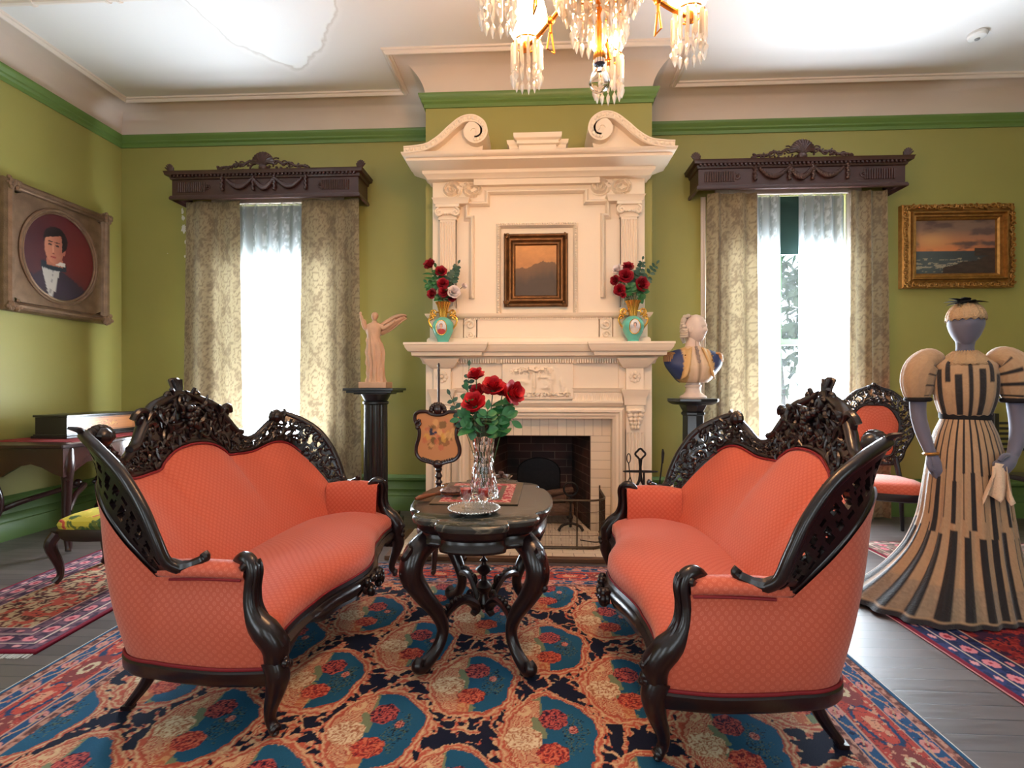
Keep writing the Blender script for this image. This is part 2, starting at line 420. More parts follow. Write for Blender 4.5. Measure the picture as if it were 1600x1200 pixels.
def relief(x0, x1, z0, z1, y, nx, nz, fn, depth=0.02):
    X, Z = np.meshgrid(np.linspace(x0, x1, nx), np.linspace(z0, z1, nz))
    h = fn((X - x0) / (x1 - x0), (Z - z0) / (z1 - z0)); edge = np.minimum(np.minimum(X - x0, x1 - X), np.minimum(Z - z0, z1 - Z)); h = h * np.clip(edge / 0.012, 0, 1)
    P = [[(float(X[i, j]), float(y - depth * h[i, j]), float(Z[i, j])) for j in range(nx)] for i in range(nz)]
    return MB().grid(P)
def dentils(x0, x1, y0, y1, z0, z1, w_, gap):
    m = MB(); x = x0
    while x + w_ <= x1 + 1e-6: m.box(x, x + w_, y0, y1, z0, z1); x += w_ + gap
    return m
def blob_row(p0, p1, n, r, m=None):
    m = m or MB(); p0 = Vector(p0); p1 = Vector(p1)
    for i in range(n): m.ball(p0.lerp(p1, (i + .5) / n), r, 7, 5)
    return m
mp_ = thing('mantelpiece', 'tall cream painted fireplace mantel and overmantel with scrolled broken pediment on the chimney breast', 'fireplace', (0, BY - .2, 0))
def mpart(name, m, ma=None, **k): return obj(name, m, ma or M_cream, mp_, world=True, **k)
e_ = 0.0015
JY = 4.22; BYm = BY - e_
HW = 0.93
jl = MB(); TX0, TX1, TZ = -0.57, 0.61, 0.95
mpart('surround_jamb', MB().box(-HW, TX0 - .05, JY, BYm, 0, 1.44), bevel=.004); mpart('surround_jamb', MB().box(TX1 + .05, HW, JY, BYm, 0, 1.44), bevel=.004)
mpart('frieze_board', MB().box(TX0 - .05, TX1 + .05, JY, BYm, TZ + .05, 1.44), bevel=.004)
# architrave frame round the tiles
arch = [(0, 0), (0, -.055), (.012, -.055), (.016, -.04), (.024, -.035), (.03, -.015), (.05, -.01), (.05, 0)]
am = MB()
def frame_strip(m, pts, w_, y, prof):
    # closed/open mitred frame in xz; prof (inward offset fraction, y height)
    n = len(pts); P = []
    V = [Vector(p) for p in pts]
    for i in range(n):
        if i == 0: d1 = d2 = (V[1] - V[0]).normalized()
        elif i == n - 1: d1 = d2 = (V[-1] - V[-2]).normalized()
        else: d1 = (V[i] - V[i - 1]).normalized(); d2 = (V[i + 1] - V[i]).normalized()
        n1 = Vector((d1.y, -d1.x)); n2 = Vector((d2.y, -d2.x)); q = (n1 + n2).normalized(); k = 1 / max(.3, q.dot(n1))
        P.append([(V[i].x + q.x * k * o * w_, y - h, V[i].y + q.y * k * o * w_) for (o, h) in prof])
    o = len(m.v); m.grid(P, cv=True); mm = len(prof)
    m.f.append(tuple(o + k for k in range(mm))[::-1]); m.f.append(tuple(o + (n - 1) * mm + k for k in range(mm)))
    return m
pr = [(0, 0), (0, .012), (.15, .016), (.3, .03), (.5, .032), (.62, .05), (.8, .052), (.9, .035), (1, .03), (1, -.08), (0, -.08)]
frame_strip(am, [(TX0, 0), (TX0, TZ), (TX1, TZ), (TX1, 0)], -0.09, JY, pr)
mpart('architrave', am)
mpart('architrave_cap', MB().sweep([(0, TZ + .1), (.02, TZ + .1), (.05, TZ + .13), (.05, TZ + .145), (0, TZ + .145)], [(TX0 - .08, JY), (TX1 + .08, JY)]))
# tiles
def tile_mat():
    m = mat('cream_tiles', rgb(226, 208, 184), 0.3); nt = m.node_tree; N = nt.nodes; L = nt.links; b = N['Principled BSDF']
    tc = N.new('ShaderNodeUVMap'); br = N.new('ShaderNodeTexBrick'); L.new(tc.outputs[0], br.inputs[0]); br.offset = 0.0
    br.inputs['Scale'].default_value = 1; br.inputs['Brick Width'].default_value = 1; br.inputs['Row Height'].default_value = 1; br.inputs['Mortar Size'].default_value = 0.018
    br.inputs['Color1'].default_value = rgb(228, 212, 190); br.inputs['Color2'].default_value = rgb(216, 198, 176); br.inputs['Mortar'].default_value = rgb(140, 120, 100)
    L.new(br.outputs[0], b.inputs['Base Color']); bp = N.new('ShaderNodeBump'); bp.invert = True; bp.inputs['Distance'].default_value = .003; bp.inputs['Strength'].default_value = .5
    L.new(br.outputs['Fac'], bp.inputs['Height']); L.new(bp.outputs[0], b.inputs['Normal']); return m
M_tile = tile_mat()
def uvquad(m, p, us, vs, u0=0, v0=0):
    return m.add(p, [(0, 1, 2, 3)], [(u0, v0), (u0 + us, v0), (u0 + us, v0 + vs), (u0, v0 + vs)])
ty = 4.30
tm = MB()
uvquad(tm, [(TX0, ty, 0), (FX0, ty, 0), (FX0, ty, FZ), (TX0, ty, FZ)], 1, 10.7)
uvquad(tm, [(FX1, ty, 0), (TX1, ty, 0), (TX1, ty, FZ), (FX1, ty, FZ)], 1, 10.7)
uvquad(tm, [(TX0, ty, FZ), (TX1, ty, FZ), (TX1, ty, TZ), (TX0, ty, TZ)], 16, 1)
tm.box(TX0, FX0, ty + .001, BYm, 0, FZ).box(FX1, TX1, ty + .001, BYm, 0, FZ).box(TX0, TX1, ty + .001, BYm, FZ, TZ + .04)
mpart('tile_surround', tm, M_tile)
# firebox
def brick_mat():
    m = mat('sooty_brick', rgb(60, 34, 28), 0.8); nt = m.node_tree; N = nt.nodes; L = nt.links; b = N['Principled BSDF']
    tc = N.new('ShaderNodeUVMap'); br = N.new('ShaderNodeTexBrick'); L.new(tc.outputs[0], br.inputs[0])
    br.inputs['Scale'].default_value = 1; br.inputs['Brick Width'].default_value = .22; br.inputs['Row Height'].default_value = .075; br.inputs['Mortar Size'].default_value = .004
    br.inputs['Color1'].default_value = rgb(74, 40, 34); br.inputs['Color2'].default_value = rgb(50, 30, 28); br.inputs['Mortar'].default_value = rgb(104, 84, 74)
    nz = N.new('ShaderNodeTexNoise'); nz.inputs['Scale'].default_value = 3; L.new(tc.outputs[0], nz.inputs[0])
    mx = N.new('ShaderNodeMix'); mx.data_type = 'RGBA'; mx.inputs[7].default_value = rgb(26, 20, 20)
    mr = N.new('ShaderNodeMapRange'); mr.inputs['From Min'].default_value = .4; mr.inputs['From Max'].default_value = .65; L.new(nz.outputs[0], mr.inputs[0]); L.new(mr.outputs[0], mx.inputs[0])
    L.new(br.outputs[0], mx.inputs[6]); L.new(mx.outputs[2], b.inputs['Base Color']); return m
M_brick = brick_mat()
fb = MB(); y0, y1 = ty + .0, 4.80; a0, a1 = FX0 + .003, FX1 - .003; b0, b1 = FX0 + .12, FX1 - .12; zt = FZ - .002
uvquad(fb, [(b0, y1, 0.031), (b1, y1, 0.031), (b1, y1, zt), (b0, y1, zt)], .6, .8)
uvquad(fb, [(a0, y0, 0.031), (b0, y1, 0.031), (b0, y1, zt), (a0, y0, zt)], .52, .8)
uvquad(fb, [(b1, y1, 0.031), (a1, y0, 0.031), (a1, y0, zt), (b1, y1, zt)], .52, .8)
uvquad(fb, [(a0, y0, zt), (a1, y0, zt), (b1, y1, zt), (b0, y1, zt)], .8, .5)
mpart('firebox_lining', fb, M_brick, smooth=False)
# pilasters
rr = random.Random(3)
def rosette(c, r, m, n=8):
    m.ball(c, (r * .28, r * .35, r * .28), 8, 5)
    for k in range(n):
        a = 2 * PI * k / n; m.ball((c[0] + math.cos(a) * r * .62, c[1] + .002, c[2] + math.sin(a) * r * .62), (r * .3, r * .2, r * .3), 7, 5)
def acanthus(m, x, y, z0, z1, w_, d):
    for j in range(5):
        z = z1 - (z1 - z0) * (j + .5) / 5; ww = w_ * (1 - .12 * j)
        for sx in (-1, 0, 1):
            m.ball((x + sx * ww * .33, y - d * (1 - .16 * j) * .5, z), (ww * .22, d * .55, (z1 - z0) * .14), 8, 6)
    m.ball((x, y - d * .8, z1 - .01), (w_ * .45, d * .4, .016), 10, 6)
    return m
for s in (-1, 1):
    xc = s * .785; hw = .07
    pf = fluted(xc - hw, xc + hw, .17, .86, JY - .045, 5, .012, .05)
    p = mpart('pilaster', pf.box(xc - hw - .01, xc + hw + .01, JY - .055, JY + .001, 0, .17).box(xc - hw, xc + hw, JY - .045, JY + .001, .86, 1.09))
    def sub(name, m, par=p): return obj(name, m, M_cream, p, world=False)
    q = lambda m: m.fn(lambda v: v - mp_.location)
    o = obj('acanthus_bracket', q(acanthus(MB(), xc, JY - .045, .87, 1.03, .14, .05)), M_cream, p)
    o = obj('capital', q(MB().sweep([(0, 1.06), (.006, 1.065), (.008, 1.12), (.016, 1.14), (.03, 1.175), (.035, 1.19), (0, 1.19)], [(xc - hw - .01, JY + .03), (xc - hw - .01, JY - .05), (xc + hw + .01, JY - .05), (xc + hw + .01, JY + .03)]).box(xc - hw - .01, xc + hw + .01, JY - .05, JY, 1.06, 1.19)), M_cream, p)
    rb = MB().box(xc - hw, xc + hw, JY - .04, JY + .001, 1.19, 1.40); rosette((xc, JY - .045, 1.29), .055, rb)
    obj('rosette_block', q(rb), M_cream, p)
    obj('corbel', q(MB().sweep([(0, 1.36), (.02, 1.37), (.05, 1.41), (.07, 1.44), (0, 1.44)], [(xc - hw - .01, JY + .03), (xc - hw - .01, JY - .04), (xc + hw + .01, JY - .04), (xc + hw + .01, JY + .03)]).box(xc - hw - .01, xc + hw + .01, JY - .04, JY, 1.36, 1.44)), M_cream, p)
for (a, b) in ((-.69, -.28), (.28, .69)):
    f = fluted(a, b, 1.085, 1.165, JY - .018, 24, .006, .018)
    mpart('frieze_fluting', f); mpart('frieze_ledge', MB().sweep([(0, 1.165), (.022, 1.168), (.026, 1.19), (.035, 1.2), (0, 1.2)], [(a, JY), (b, JY)]))
# relief of a tree and a bending figure
def rel_fn(U, V):
    h = np.zeros_like(U)
    def blob(u, v, a, b, k): return k * np.exp(-(((U - u) / a) ** 2 + ((V - v) / b) ** 2))
    tr = blob(.45, .38, .035, .35, 1) + blob(.36, .72, .02, .1, .5)
    for (u, v, a) in [(.3, .86, .08), (.38, .9, .06), (.48, .84, .1), (.58, .88, .07), (.22, .8, .05), (.66, .8, .05)]: tr += blob(u, v, a, .09, .8)
    fg = blob(.68, .78, .03, .08, 1.3) + blob(.7, .6, .05, .14, 1.2) + blob(.66, .4, .05, .12, 1.2) + blob(.62, .3, .06, .06, .9) + blob(.7, .2, .03, .14, 1) + blob(.6, .62, .07, .03, .9)
    fg += blob(.85, .45, .02, .12, .8) + blob(.88, .25, .035, .16, .8) + blob(.93, .15, .03, .1, .8)
    fg += blob(.25, .5, .06, .05, .5) + blob(.32, .45, .04, .06, .5) + blob(.2, .3, .03, .1, .3)
    can = np.zeros_like(U)
    for (u, v, a, b) in [(.28, .84, .12, .07), (.40, .88, .10, .08), (.50, .82, .12, .07), (.62, .88, .10, .06), (.20, .78, .07, .05)]: can += blob(u, v, a, b, .8)
    h = .9 * np.tanh(tr * 0 + blob(.45, .38, .025, .36, 1) + blob(.38, .68, .016, .1, .6) + blob(.52, .66, .018, .1, .6) + fg * .8) + can * (fbm(U * 34, V * 18, 3, 5) > .46) * .7 + 0.5 * (V < .15) * (fbm(U * 36, V * 20, 3, 9) > .48)
    h = h * (.75 + .5 * fbm(U * 30, V * 16, 3, 21))
    return h
mpart('relief_panel', MB().box(-.29, .29, JY - .03, JY + .001, 1.11, 1.40), bevel=.003)
mpart('carved_relief', relief(-.275, .275, 1.125, 1.385, JY - .0305, 190, 92, rel_fn, .024))
# shelf
def brk(a, y, c, d): return [(-a, BYm), (-a, y), (-c, y), (-c, y + d), (c, y + d), (c, y), (a, y), (a, BYm)]
bd = MB().sweep([(0, 1.40), (.02, 1.40), (.03, 1.43), (.045, 1.455), (0, 1.455)], [(-HW - .0, BYm), (-HW, JY), (HW, JY), (HW, BYm)])
mpart('bed_moulding', bd)
for (a, b) in ((-.3, .3), (-.69, -.32), (.32, .69)): mpart('dentil_band', dentils(a, b, JY - .05, JY, 1.405, 1.435, .012, .008))
SH = brk(.965, 4.135, .50, .05)
def slab(path, z0, z1, ins=0):
    m = MB(); n = len(path); m.add([(x, y, z0) for x, y in path] + [(x, y, z1) for x, y in path], [tuple(range(n)), tuple(range(n, 2 * n))[::-1]] + [(i, n + i, n + (i + 1) % n, (i + 1) % n) for i in range(n)]); return m
mpart('mantel_shelf', MB().sweep([(0, 1.455), (.03, 1.456), (.05, 1.462), (.055, 1.49), (.075, 1.495), (.095, 1.525), (.1, 1.545), (.105, 1.548), (.105, 1.566), (0, 1.566)], SH).join(slab(SH, 1.455, 1.5655)))
# overmantel
OY = 4.28
mpart('overmantel_panel', MB().box(-.885, .885, OY, BYm, 1.567, 2.96), bevel=.004)
mpart('overmantel_base', MB().box(-.50, .50, OY - .05, OY + .001, 1.567, 1.79).box(-.9, -.62, OY - .035, OY + .001, 1.567, 1.79).box(.62, .9, OY - .035, OY + .001, 1.567, 1.79).sweep([(0, 1.567), (.02, 1.567), (.02, 1.60), (.01, 1.615), (0, 1.62)], [(-.9, BYm), (-.9, OY - .05), (.9, OY - .05), (.9, BYm)]), bevel=.003)
mpart('base_ledge', MB().sweep([(0, 1.775), (.015, 1.78), (.03, 1.80), (.035, 1.815), (0, 1.815)], [(-.9, BYm), (-.9, OY - .05), (.9, OY - .05), (.9, BYm)]).box(-.9, .9, OY - .05, OY, 1.775, 1.8145))
mpart('dentil_band', dentils(-.6, .6, OY - .062, OY - .04, 1.765, 1.779, .01, .008))
for s in (-1, 1):
    sc_ = MB(); c0 = Vector((s * .56, OY - .055, 1.68)); 
    sc_.tube(spiral(c0 + Vector((0, 0, .045)), (1, 0, 0), (0, 0, 1), .045, 1.3, PI, 20, .15, s), .012, 8)
    sc_.tube(spiral(c0 - Vector((0, 0, .04)), (1, 0, 0), (0, 0, 1), .035, 1.2, 0, 18, .15, s), .01, 8)
    sc_.box(s * .56 - .05, s * .56 + .05, OY - .05, OY, 1.60, 1.775); mpart('scroll_bracket', sc_)
    # ionic pilaster column
    xc = s * .748; hw = .066
    col = mpart('fluted_column', fluted(xc - hw, xc + hw, 1.86, 2.60, OY - .05, 6, .012, .05).box(xc - hw - .012, xc + hw + .012, OY - .062, OY, 1.815, 1.86))
    q = lambda m: m.fn(lambda v: v - mp_.location)
    cp = MB().box(xc - hw - .01, xc + hw + .01, OY - .055, OY, 2.60, 2.70).box(xc - .1, xc + .1, OY - .075, OY, 2.70, 2.725)
    for t in (-1, 1): cp.tube(spiral((xc + t * .068, OY - .07, 2.655), (1, 0, 0), (0, 0, 1), .038, 1.4, PI / 2, 20, .12, -t), .010, 8); cp.tube([(xc + t * .068, OY - .07, 2.655), (xc + t * .068, OY, 2.655)], .03, 12)
    blob_row((xc - .05, OY - .07, 2.645), (xc + .05, OY - .07, 2.645), 5, .011, cp)
    obj('ionic_capital', q(cp), M_cream, col)
    mpart('entablature_block', MB().sweep([(0, 2.725), (.012, 2.73), (.02, 2.76), (.03, 2.775), (0, 2.775)], [(xc - .1, OY), (xc - .1, OY - .055), (xc + .16 if s < 0 else xc + .1, OY - .055), (xc + .16 if s < 0 else xc + .1, OY)] if s < 0 else [(xc - .16, OY), (xc - .16, OY - .055), (xc + .1, OY - .055), (xc + .1, OY)]).box(xc - .1 - (.06 if s > 0 else 0), xc + .1 + (.06 if s < 0 else 0), OY - .055, OY, 2.725, 2.7745))
    def flo(U, V, sd=s):
        h = np.zeros_like(U)
        for (cu, cv_, r, tt) in [(.24, .5, .36, 1), (.72, .5, .38, -1)]:
            dx = (U - cu) * 1.8; dy = (V - cv_); rr_ = np.hypot(dx, dy); an = np.arctan2(dy, dx)
            h += (rr_ < r + .1) * (0.5 + 0.5 * np.sin(rr_ * 34 + tt * an * 1.0)) * np.clip((r + .1 - rr_) * 12, 0, 1)
        return h * (.45 + 1.0 * fbm(U * 26, V * 16, 3, 3)) * (fbm(U * 9, V * 6, 2, 8) > .3)
    mpart('floral_carving', relief(-.80, -.455, 2.785, 2.95, OY - .002, 110, 56, flo, .035) if s < 0 else relief(.435, .785, 2.785, 2.95, OY - .002, 110, 56, flo, .035))
# raised eared moulding
ear = [(-.575, 1.95), (-.575, 2.60), (-.618, 2.60), (-.618, 2.765), (-.445, 2.765), (-.445, 2.86), (.425, 2.86), (.425, 2.765), (.605, 2.765), (.605, 2.60), (.565, 2.60), (.565, 1.95)]
pe = [(0, -.001), (0, .012), (.25, .02), (.45, .04), (.7, .045), (.85, .03), (1, .02), (1, -.001)]
mpart('eared_moulding', frame_strip(MB(), ear, .045, OY, pe))
mpart('head_moulding', MB().box(-.53, .51, OY - .05, OY, 2.885, 2.965).sweep([(0, 2.95), (.01, 2.955), (.02, 2.985), (.04, 3.0), (0, 3.0)], [(-.53, OY), (-.53, OY - .05), (.51, OY - .05), (.51, OY)]))
ifr = [(-.345, 1.79), (-.345, 2.575), (.335, 2.575), (.335, 1.79)]
mpart('inner_frame_moulding', frame_strip(MB(), ifr, .04, OY, pe))
for (a, b, n) in [((-.33, OY - .045, 2.56), (.32, OY - .045, 2.56), 34), ((-.325, OY - .045, 1.80), (-.325, OY - .045, 2.55), 38), ((.315, OY - .045, 1.80), (.315, OY - .045, 2.55), 38)]:
    mpart('bead_row', blob_row(a, b, n, .008))
# cornice
CO = [(-.9, BYm), (-.9, OY - .04), (.9, OY - .04), (.9, BYm)]
mpart('cornice', MB().sweep([(0, 2.93), (.02, 2.935), (.03, 2.955), (.05, 2.97), (.055, 2.995), (.155, 3.03), (.16, 3.032), (.16, 3.052), (.172, 3.056), (.19, 3.075), (.195, 3.09), (0, 3.09)], CO).join(slab(CO, 2.93, 3.0895)))
def ribbon(path, t, y0, y1):
    m = MB(); n = len(path); V = [Vector(p) for p in path]; P = []
    for i in range(n):
        d = (V[min(i + 1, n - 1)] - V[max(i - 1, 0)]).normalized(); q = Vector((-d.y, d.x)) * t * .5
        a = V[i] + q; b = V[i] - q; P.append([(a.x, y0, a.y), (b.x, y0, b.y), (b.x, y1, b.y), (a.x, y1, a.y)])
    o = len(m.v); m.grid(P, cv=True); m.f.append((o, o + 1, o + 2, o + 3)[::-1]); k = o + (n - 1) * 4; m.f.append((k, k + 1, k + 2, k + 3)); return m
sp = [(-1.07, 3.105), (-.99, 3.11), (-.88, 3.13), (-.78, 3.19), (-.69, 3.27), (-.60, 3.335), (-.51, 3.345), (-.445, 3.305), (-.425, 3.245), (-.445, 3.195), (-.495, 3.175), (-.545, 3.20), (-.56, 3.25), (-.53, 3.29), (-.485, 3.29), (-.46, 3.255), (-.475, 3.22), (-.505, 3.215)]
spc = cr(sp, 5)
for s in (-1, 1):
    pth = [(x * -s, z) for x, z in spc] if s > 0 else spc
    pth = [(x if s < 0 else -x0_, z) for (x, z), x0_ in zip(spc, [p[0] for p in spc])]
    m = ribbon(pth, .058, 4.045, 4.35)
    m.tube([(s * .492, 4.052, 3.245), (s * .492, 4.35, 3.245)], .062, 28)
    for i in range(2, 52, 2):
        x, z = pth[i]; m.ball((x, 4.045, z), (.016, .012, .016), 7, 5)
    # edge lips
    m.tube([(x, 4.045, z + .022) for x, z in pth[:40]], .008, 6); m.tube([(x, 4.045, z - .022) for x, z in pth[:40]], .008, 6)
    sr = mpart('pediment_scroll', m)
    tp = [(x, z - .01) for x, z in pth[4:40]]
    pts = [(x, 4.12, z) for x, z in tp] + [(tp[-1][0] * 1.06, 4.12, 3.088), (tp[0][0], 4.12, 3.088)]
    mpart('tympanum', MB().poly(pts, .2, (0, 1, 0)))
pl = MB().box(-.13, .13, 4.16, 4.34, 3.0895, 3.2).box(-.2, .2, 4.2, 4.34, 3.0895, 3.18)
pl.sweep([(0, 3.12), (.012, 3.125), (.015, 3.15), (.03, 3.155), (.032, 3.175), (.05, 3.185), (.055, 3.20), (.055, 3.215), (0, 3.215)], [(-.13, 4.34), (-.13, 4.16), (.13, 4.16), (.13, 4.34)])
pl.sweep([(0, 3.11), (.012, 3.115), (.015, 3.135), (.03, 3.14), (.032, 3.16), (.045, 3.17), (.05, 3.19), (0, 3.19)], [(-.19, 4.34), (-.19, 4.21), (.19, 4.21), (.19, 4.34)])
pl.box(-.13, .13, 4.16, 4.34, 3.2, 3.2145)
pl.fn(lambda v: Vector((v.x * 1.05, v.y, 3.0895 + (v.z - 3.0895) * 1.28)))
mpart('pediment_plinth', pl)

# hearth
hm = MB(); HX = 1.02; HYf = 3.53
uvquad(hm, [(-HX, HYf + .05, .03), (HX, HYf + .05, .03), (HX, 4.2185, .03), (-HX, 4.2185, .03)], 13.6, 9)
hm.box(-HX, HX, HYf + .05, 4.2185, .0005, .0295)
M_htile = tile_mat(); M_htile.node_tree.nodes['Brick Texture'].offset = 0.5
h = thing('hearth', 'low cream tiled hearth slab in front of the fireplace', 'hearth', (0, 3.85, 0))
obj('tile_bed', hm, M_htile, h, world=True)
hm2 = MB(); uvquad(hm2, [(FX0 + .005, 4.2186, .03), (FX1 - .005, 4.2186, .03), (FX1 - .12, 4.80, .03), (FX0 + .12, 4.80, .03)], 5.3, 7)
obj('firebox_floor', hm2, M_htile, h, world=True)
obj('wooden_border', MB().sweep([(0, 0.0005), (0, .032), (-.05, .032), (-.05, 0.0005)], [(-HX - .05, 4.2), (-HX - .05, HYf), (HX + .05, HYf), (HX + .05, 4.2)]), mat('hearth_border_wood', rgb(92, 66, 48), .4), h, world=True, bevel=.004)

# ---------------- metalwork by the fire
M_iron = mat('black_wrought_iron', rgb(34, 30, 30), .45, .6, var=.2, vscale=40)
M_wire = mat('dark_brass_wire', rgb(84, 70, 56), .4, .8)
fg = thing('spark_guard', 'low wire fire fender with rounded corners standing on the hearth', 'fire screen', (0, 3.8, .03))
def fender_path(x0, x1, yf, yb, r=.12, n=8):
    p = [(x0, yb)]
    for k in range(n + 1): a = PI + PI / 2 * k / n; p.append((x0 + r + r * math.cos(a), yf + r + r * math.sin(a)))
    for k in range(n + 1): a = -PI / 2 + PI / 2 * k / n; p.append((x1 - r + r * math.cos(a), yf + r + r * math.sin(a)))
    p.append((x1, yb)); return p
fp = fender_path(-.52, .50, 3.74, 4.16)
obj('top_rail', MB().tube([(x, y, .385) for x, y in fp], .008, 8), M_wire, fg, world=True)
obj('bottom_rail', MB().tube([(x, y, .042) for x, y in fp], .011, 8), M_wire, fg, world=True)
rs = resample(fp, 170); m = MB()
for x, y in rs: m.tube([(x, y, .045), (x, y, .385)], .0012, 4, cap=False)
for z in (.13, .22, .30): m.tube([(x, y, z) for x, y in fp], .0018, 4)
obj('wire_mesh', m, M_wire, fg, world=True)
for i in (0, 30, 56, 85, 113, 140, 169):
    x, y = rs[i]; obj('upright', MB().tube([(x, y, .03), (x, y, .385 + (.03 if i in (0, 169) else 0))], .006, 8), M_wire, fg, world=True)
for s, xx in ((0, -.20), (1, .27)):
    lb = 'black iron andiron with ring finial, right of the logs' if s else 'black iron andiron with ring finial, left of the logs'
    a = thing('andiron', lb, 'andiron', (xx, 4.22, .03), group='andirons in the firebox' if False else None)
    obj('ring_finial', MB().tube([(xx + .055 * math.cos(t), 4.22, .37 + .055 * math.sin(t)) for t in [2 * PI * k / 24 for k in range(24)]], .009, 8, closed=True), M_iron, a, world=True)
    obj('upright', MB().lathe([(.012, .06), (.012, .12), (.022, .14), (.012, .16), (.010, .25), (.02, .27), (.02, .29), (.009, .30), (.009, .318)], 12, (xx, 4.22, 0)), M_iron, a, world=True)
    obj('feet', MB().tube(cr([(xx - .10, 4.18, .04), (xx - .07, 4.2, .075), (xx, 4.22, .09), (xx + .07, 4.2, .075), (xx + .10, 4.18, .04)], 4), .011, 8), M_iron, a, world=True)
    obj('log_bar', MB().box(xx - .01, xx + .01, 4.22, 4.62, .09, .11).box(xx - .01, xx + .01, 4.60, 4.62, .03, .09), M_iron, a, world=True)
M_bark = mat('log_bark', rgb(96, 70, 56), .9, bump=.8, bscale=40, var=.35, vscale=18, stretch=(1, 6, 6)); M_cut = mat('log_cut_end', rgb(176, 134, 96), .8, var=.1, vscale=30)
logs = [((-.28, 4.40, .165), (.30, 4.36, .165), .05, 'split log at the front of the fire grate'), ((-.25, 4.50, .165), (.28, 4.52, .165), .045, 'log at the back of the fire grate'), ((-.24, 4.44, .252), (.24, 4.46, .25), .045, 'log lying on top of the two lower logs'), ((.06, 4.38, .298), (.30, 4.46, .315), .026, 'short pale split stick of firewood resting at the top right of the log pile')]
for (a, b, r, lb) in logs:
    a = Vector(a); b = Vector(b); dd = (b - a).normalized(); n = 14; pts = [a.lerp(b, k / 10) + Vector((0, R.uniform(-.004, .004), R.uniform(-.003, .003))) for k in range(11)]
    t = thing('fire_log', lb, 'log', tuple(a.lerp(b, .5)))
    obj('bark', MB().tube(pts, [r * R.uniform(.93, 1.05) for _ in pts], 12), M_bark, t, world=True)
    for e, s in ((a, -1), (b, 1)): obj('cut_end', MB().tube([e, e + dd * s * .003], r * .9, 12), M_cut, t, world=True)
fbk = MB().poly([(x, 4.775, z) for x, z in [(-.19, .031), (.21, .031), (.21, .42)] + [(.01 + .2 * math.cos(a), .42 + .13 * math.sin(a)) for a in [PI * k / 12 for k in range(1, 12)]] + [(-.19, .42)]], .02, (0, 1, 0))
o = obj('fireback', fbk, M_iron, bevel=.006); setp(o, 'arched cast iron plate against the back bricks of the firebox', 'fireback')
# fire tools
tx, tyy = .79, 3.98
ft = thing('fire_tool_stand', 'thin iron tool stand with a horizontal ring holder beside the right pilaster', 'stand', (tx, tyy, .03))
obj('ring_holder', MB().tube([(tx + .13 * math.cos(a), tyy + .035 * math.sin(a), .56) for a in [2 * PI * k / 28 for k in range(28)]], .005, 6, closed=True).tube([(tx - .13, tyy, .56), (tx + .13, tyy, .56)], .004, 6), M_iron, ft, world=True)
obj('pole', MB().tube([(tx + .03, tyy + .02, .05), (tx + .03, tyy + .02, .565)], .008, 8), M_iron, ft, world=True)
obj('base', MB().lathe([(.09, 0), (.09, .012), (.05, .02), (.012, .035)], 20, (tx + .03, tyy + .02, .0305)), M_iron, ft, world=True)
def loop(c, w_, h, r, n=20, wav=0): return MB().tube([(c[0] + w_ * math.cos(a) * (1 + wav * math.cos(4 * a)), c[1], c[2] + h * math.sin(a) * (1 + wav * math.cos(4 * a))) for a in [2 * PI * k / n for k in range(n)]], r, 6, closed=True)
t = thing('fire_tongs', 'black iron tongs with quatrefoil ring handle hanging in the middle of the tool stand', 'fire tool', (tx, tyy - .045, .3))
obj('handle', loop((tx - .01, tyy - .045, .70), .034, .036, .008, 24, .12), M_iron, t, world=True)
obj('shank', MB().tube([(tx - .01, tyy - .045, .66), (tx - .01, tyy - .045, .60), (tx - .01, tyy - .045, .54), (tx - .01, tyy - .045, .50)], [.016, .010, .013, .018], 8).tube(cr([(tx - .012, tyy - .045, .51), (tx - .04, tyy - .045, .45), (tx - .045, tyy - .045, .40), (tx - .015, tyy - .045, .36)], 5), .01, 8).tube(cr([(tx - .008, tyy - .045, .51), (tx + .02, tyy - .045, .45), (tx + .025, tyy - .045, .40), (tx - .005, tyy - .045, .36)], 5), .01, 8).tube([(tx - .01, tyy - .045, .36), (tx - .01, tyy - .045, .12)], .012, 8), M_iron, t, world=True)
t = thing('fire_hook', 'slim iron hook with teardrop loop hanging at the left of the tool stand', 'fire tool', (tx - .09, tyy - .03, .3))
obj('handle', loop((tx - .095, tyy - .03, .665), .014, .035, .004), M_iron, t, world=True)
obj('shank', MB().tube([(tx - .095, tyy - .03, .63), (tx - .085, tyy - .03, .52)], .004, 6).tube(cr([(tx - .085, tyy - .03, .52), (tx - .105, tyy - .03, .46), (tx - .088, tyy - .03, .38), (tx - .068, tyy - .03, .46), (tx - .083, tyy - .03, .52)], 6), .004, 6).tube([(tx - .088, tyy - .03, .38), (tx - .088, tyy - .03, .15)], .005, 6), M_iron, t, world=True)
t = thing('fire_poker', 'long thin iron poker leaning beside the right of the tool stand', 'fire tool', (tx + .12, tyy, .1))
obj('shank', MB().tube([(tx + .10, tyy + .02, .031), (tx + .175, tyy + .03, .66)], .006, 8), M_iron, t, world=True)
obj('handle', MB().tube([(tx + .173, tyy + .03, .62), (tx + .178, tyy + .03, .70), (tx + .176, tyy + .03, .73)], [.008, .012, .005], 8), M_iron, t, world=True)
o = obj('black_cable', MB().tube(cr([(.33, 3.95, .035), (.42, 3.82, .06), (.50, 3.70, .10), (.58, 3.66, .07), (.48, 3.66, .038), (.56, 3.60, .05), (.68, 3.60, .055), (.80, 3.66, .036)], 8), .004, 6), M_iron); setp(o, 'thin black cable trailing over the hearth at the right end of the fender', 'cable')
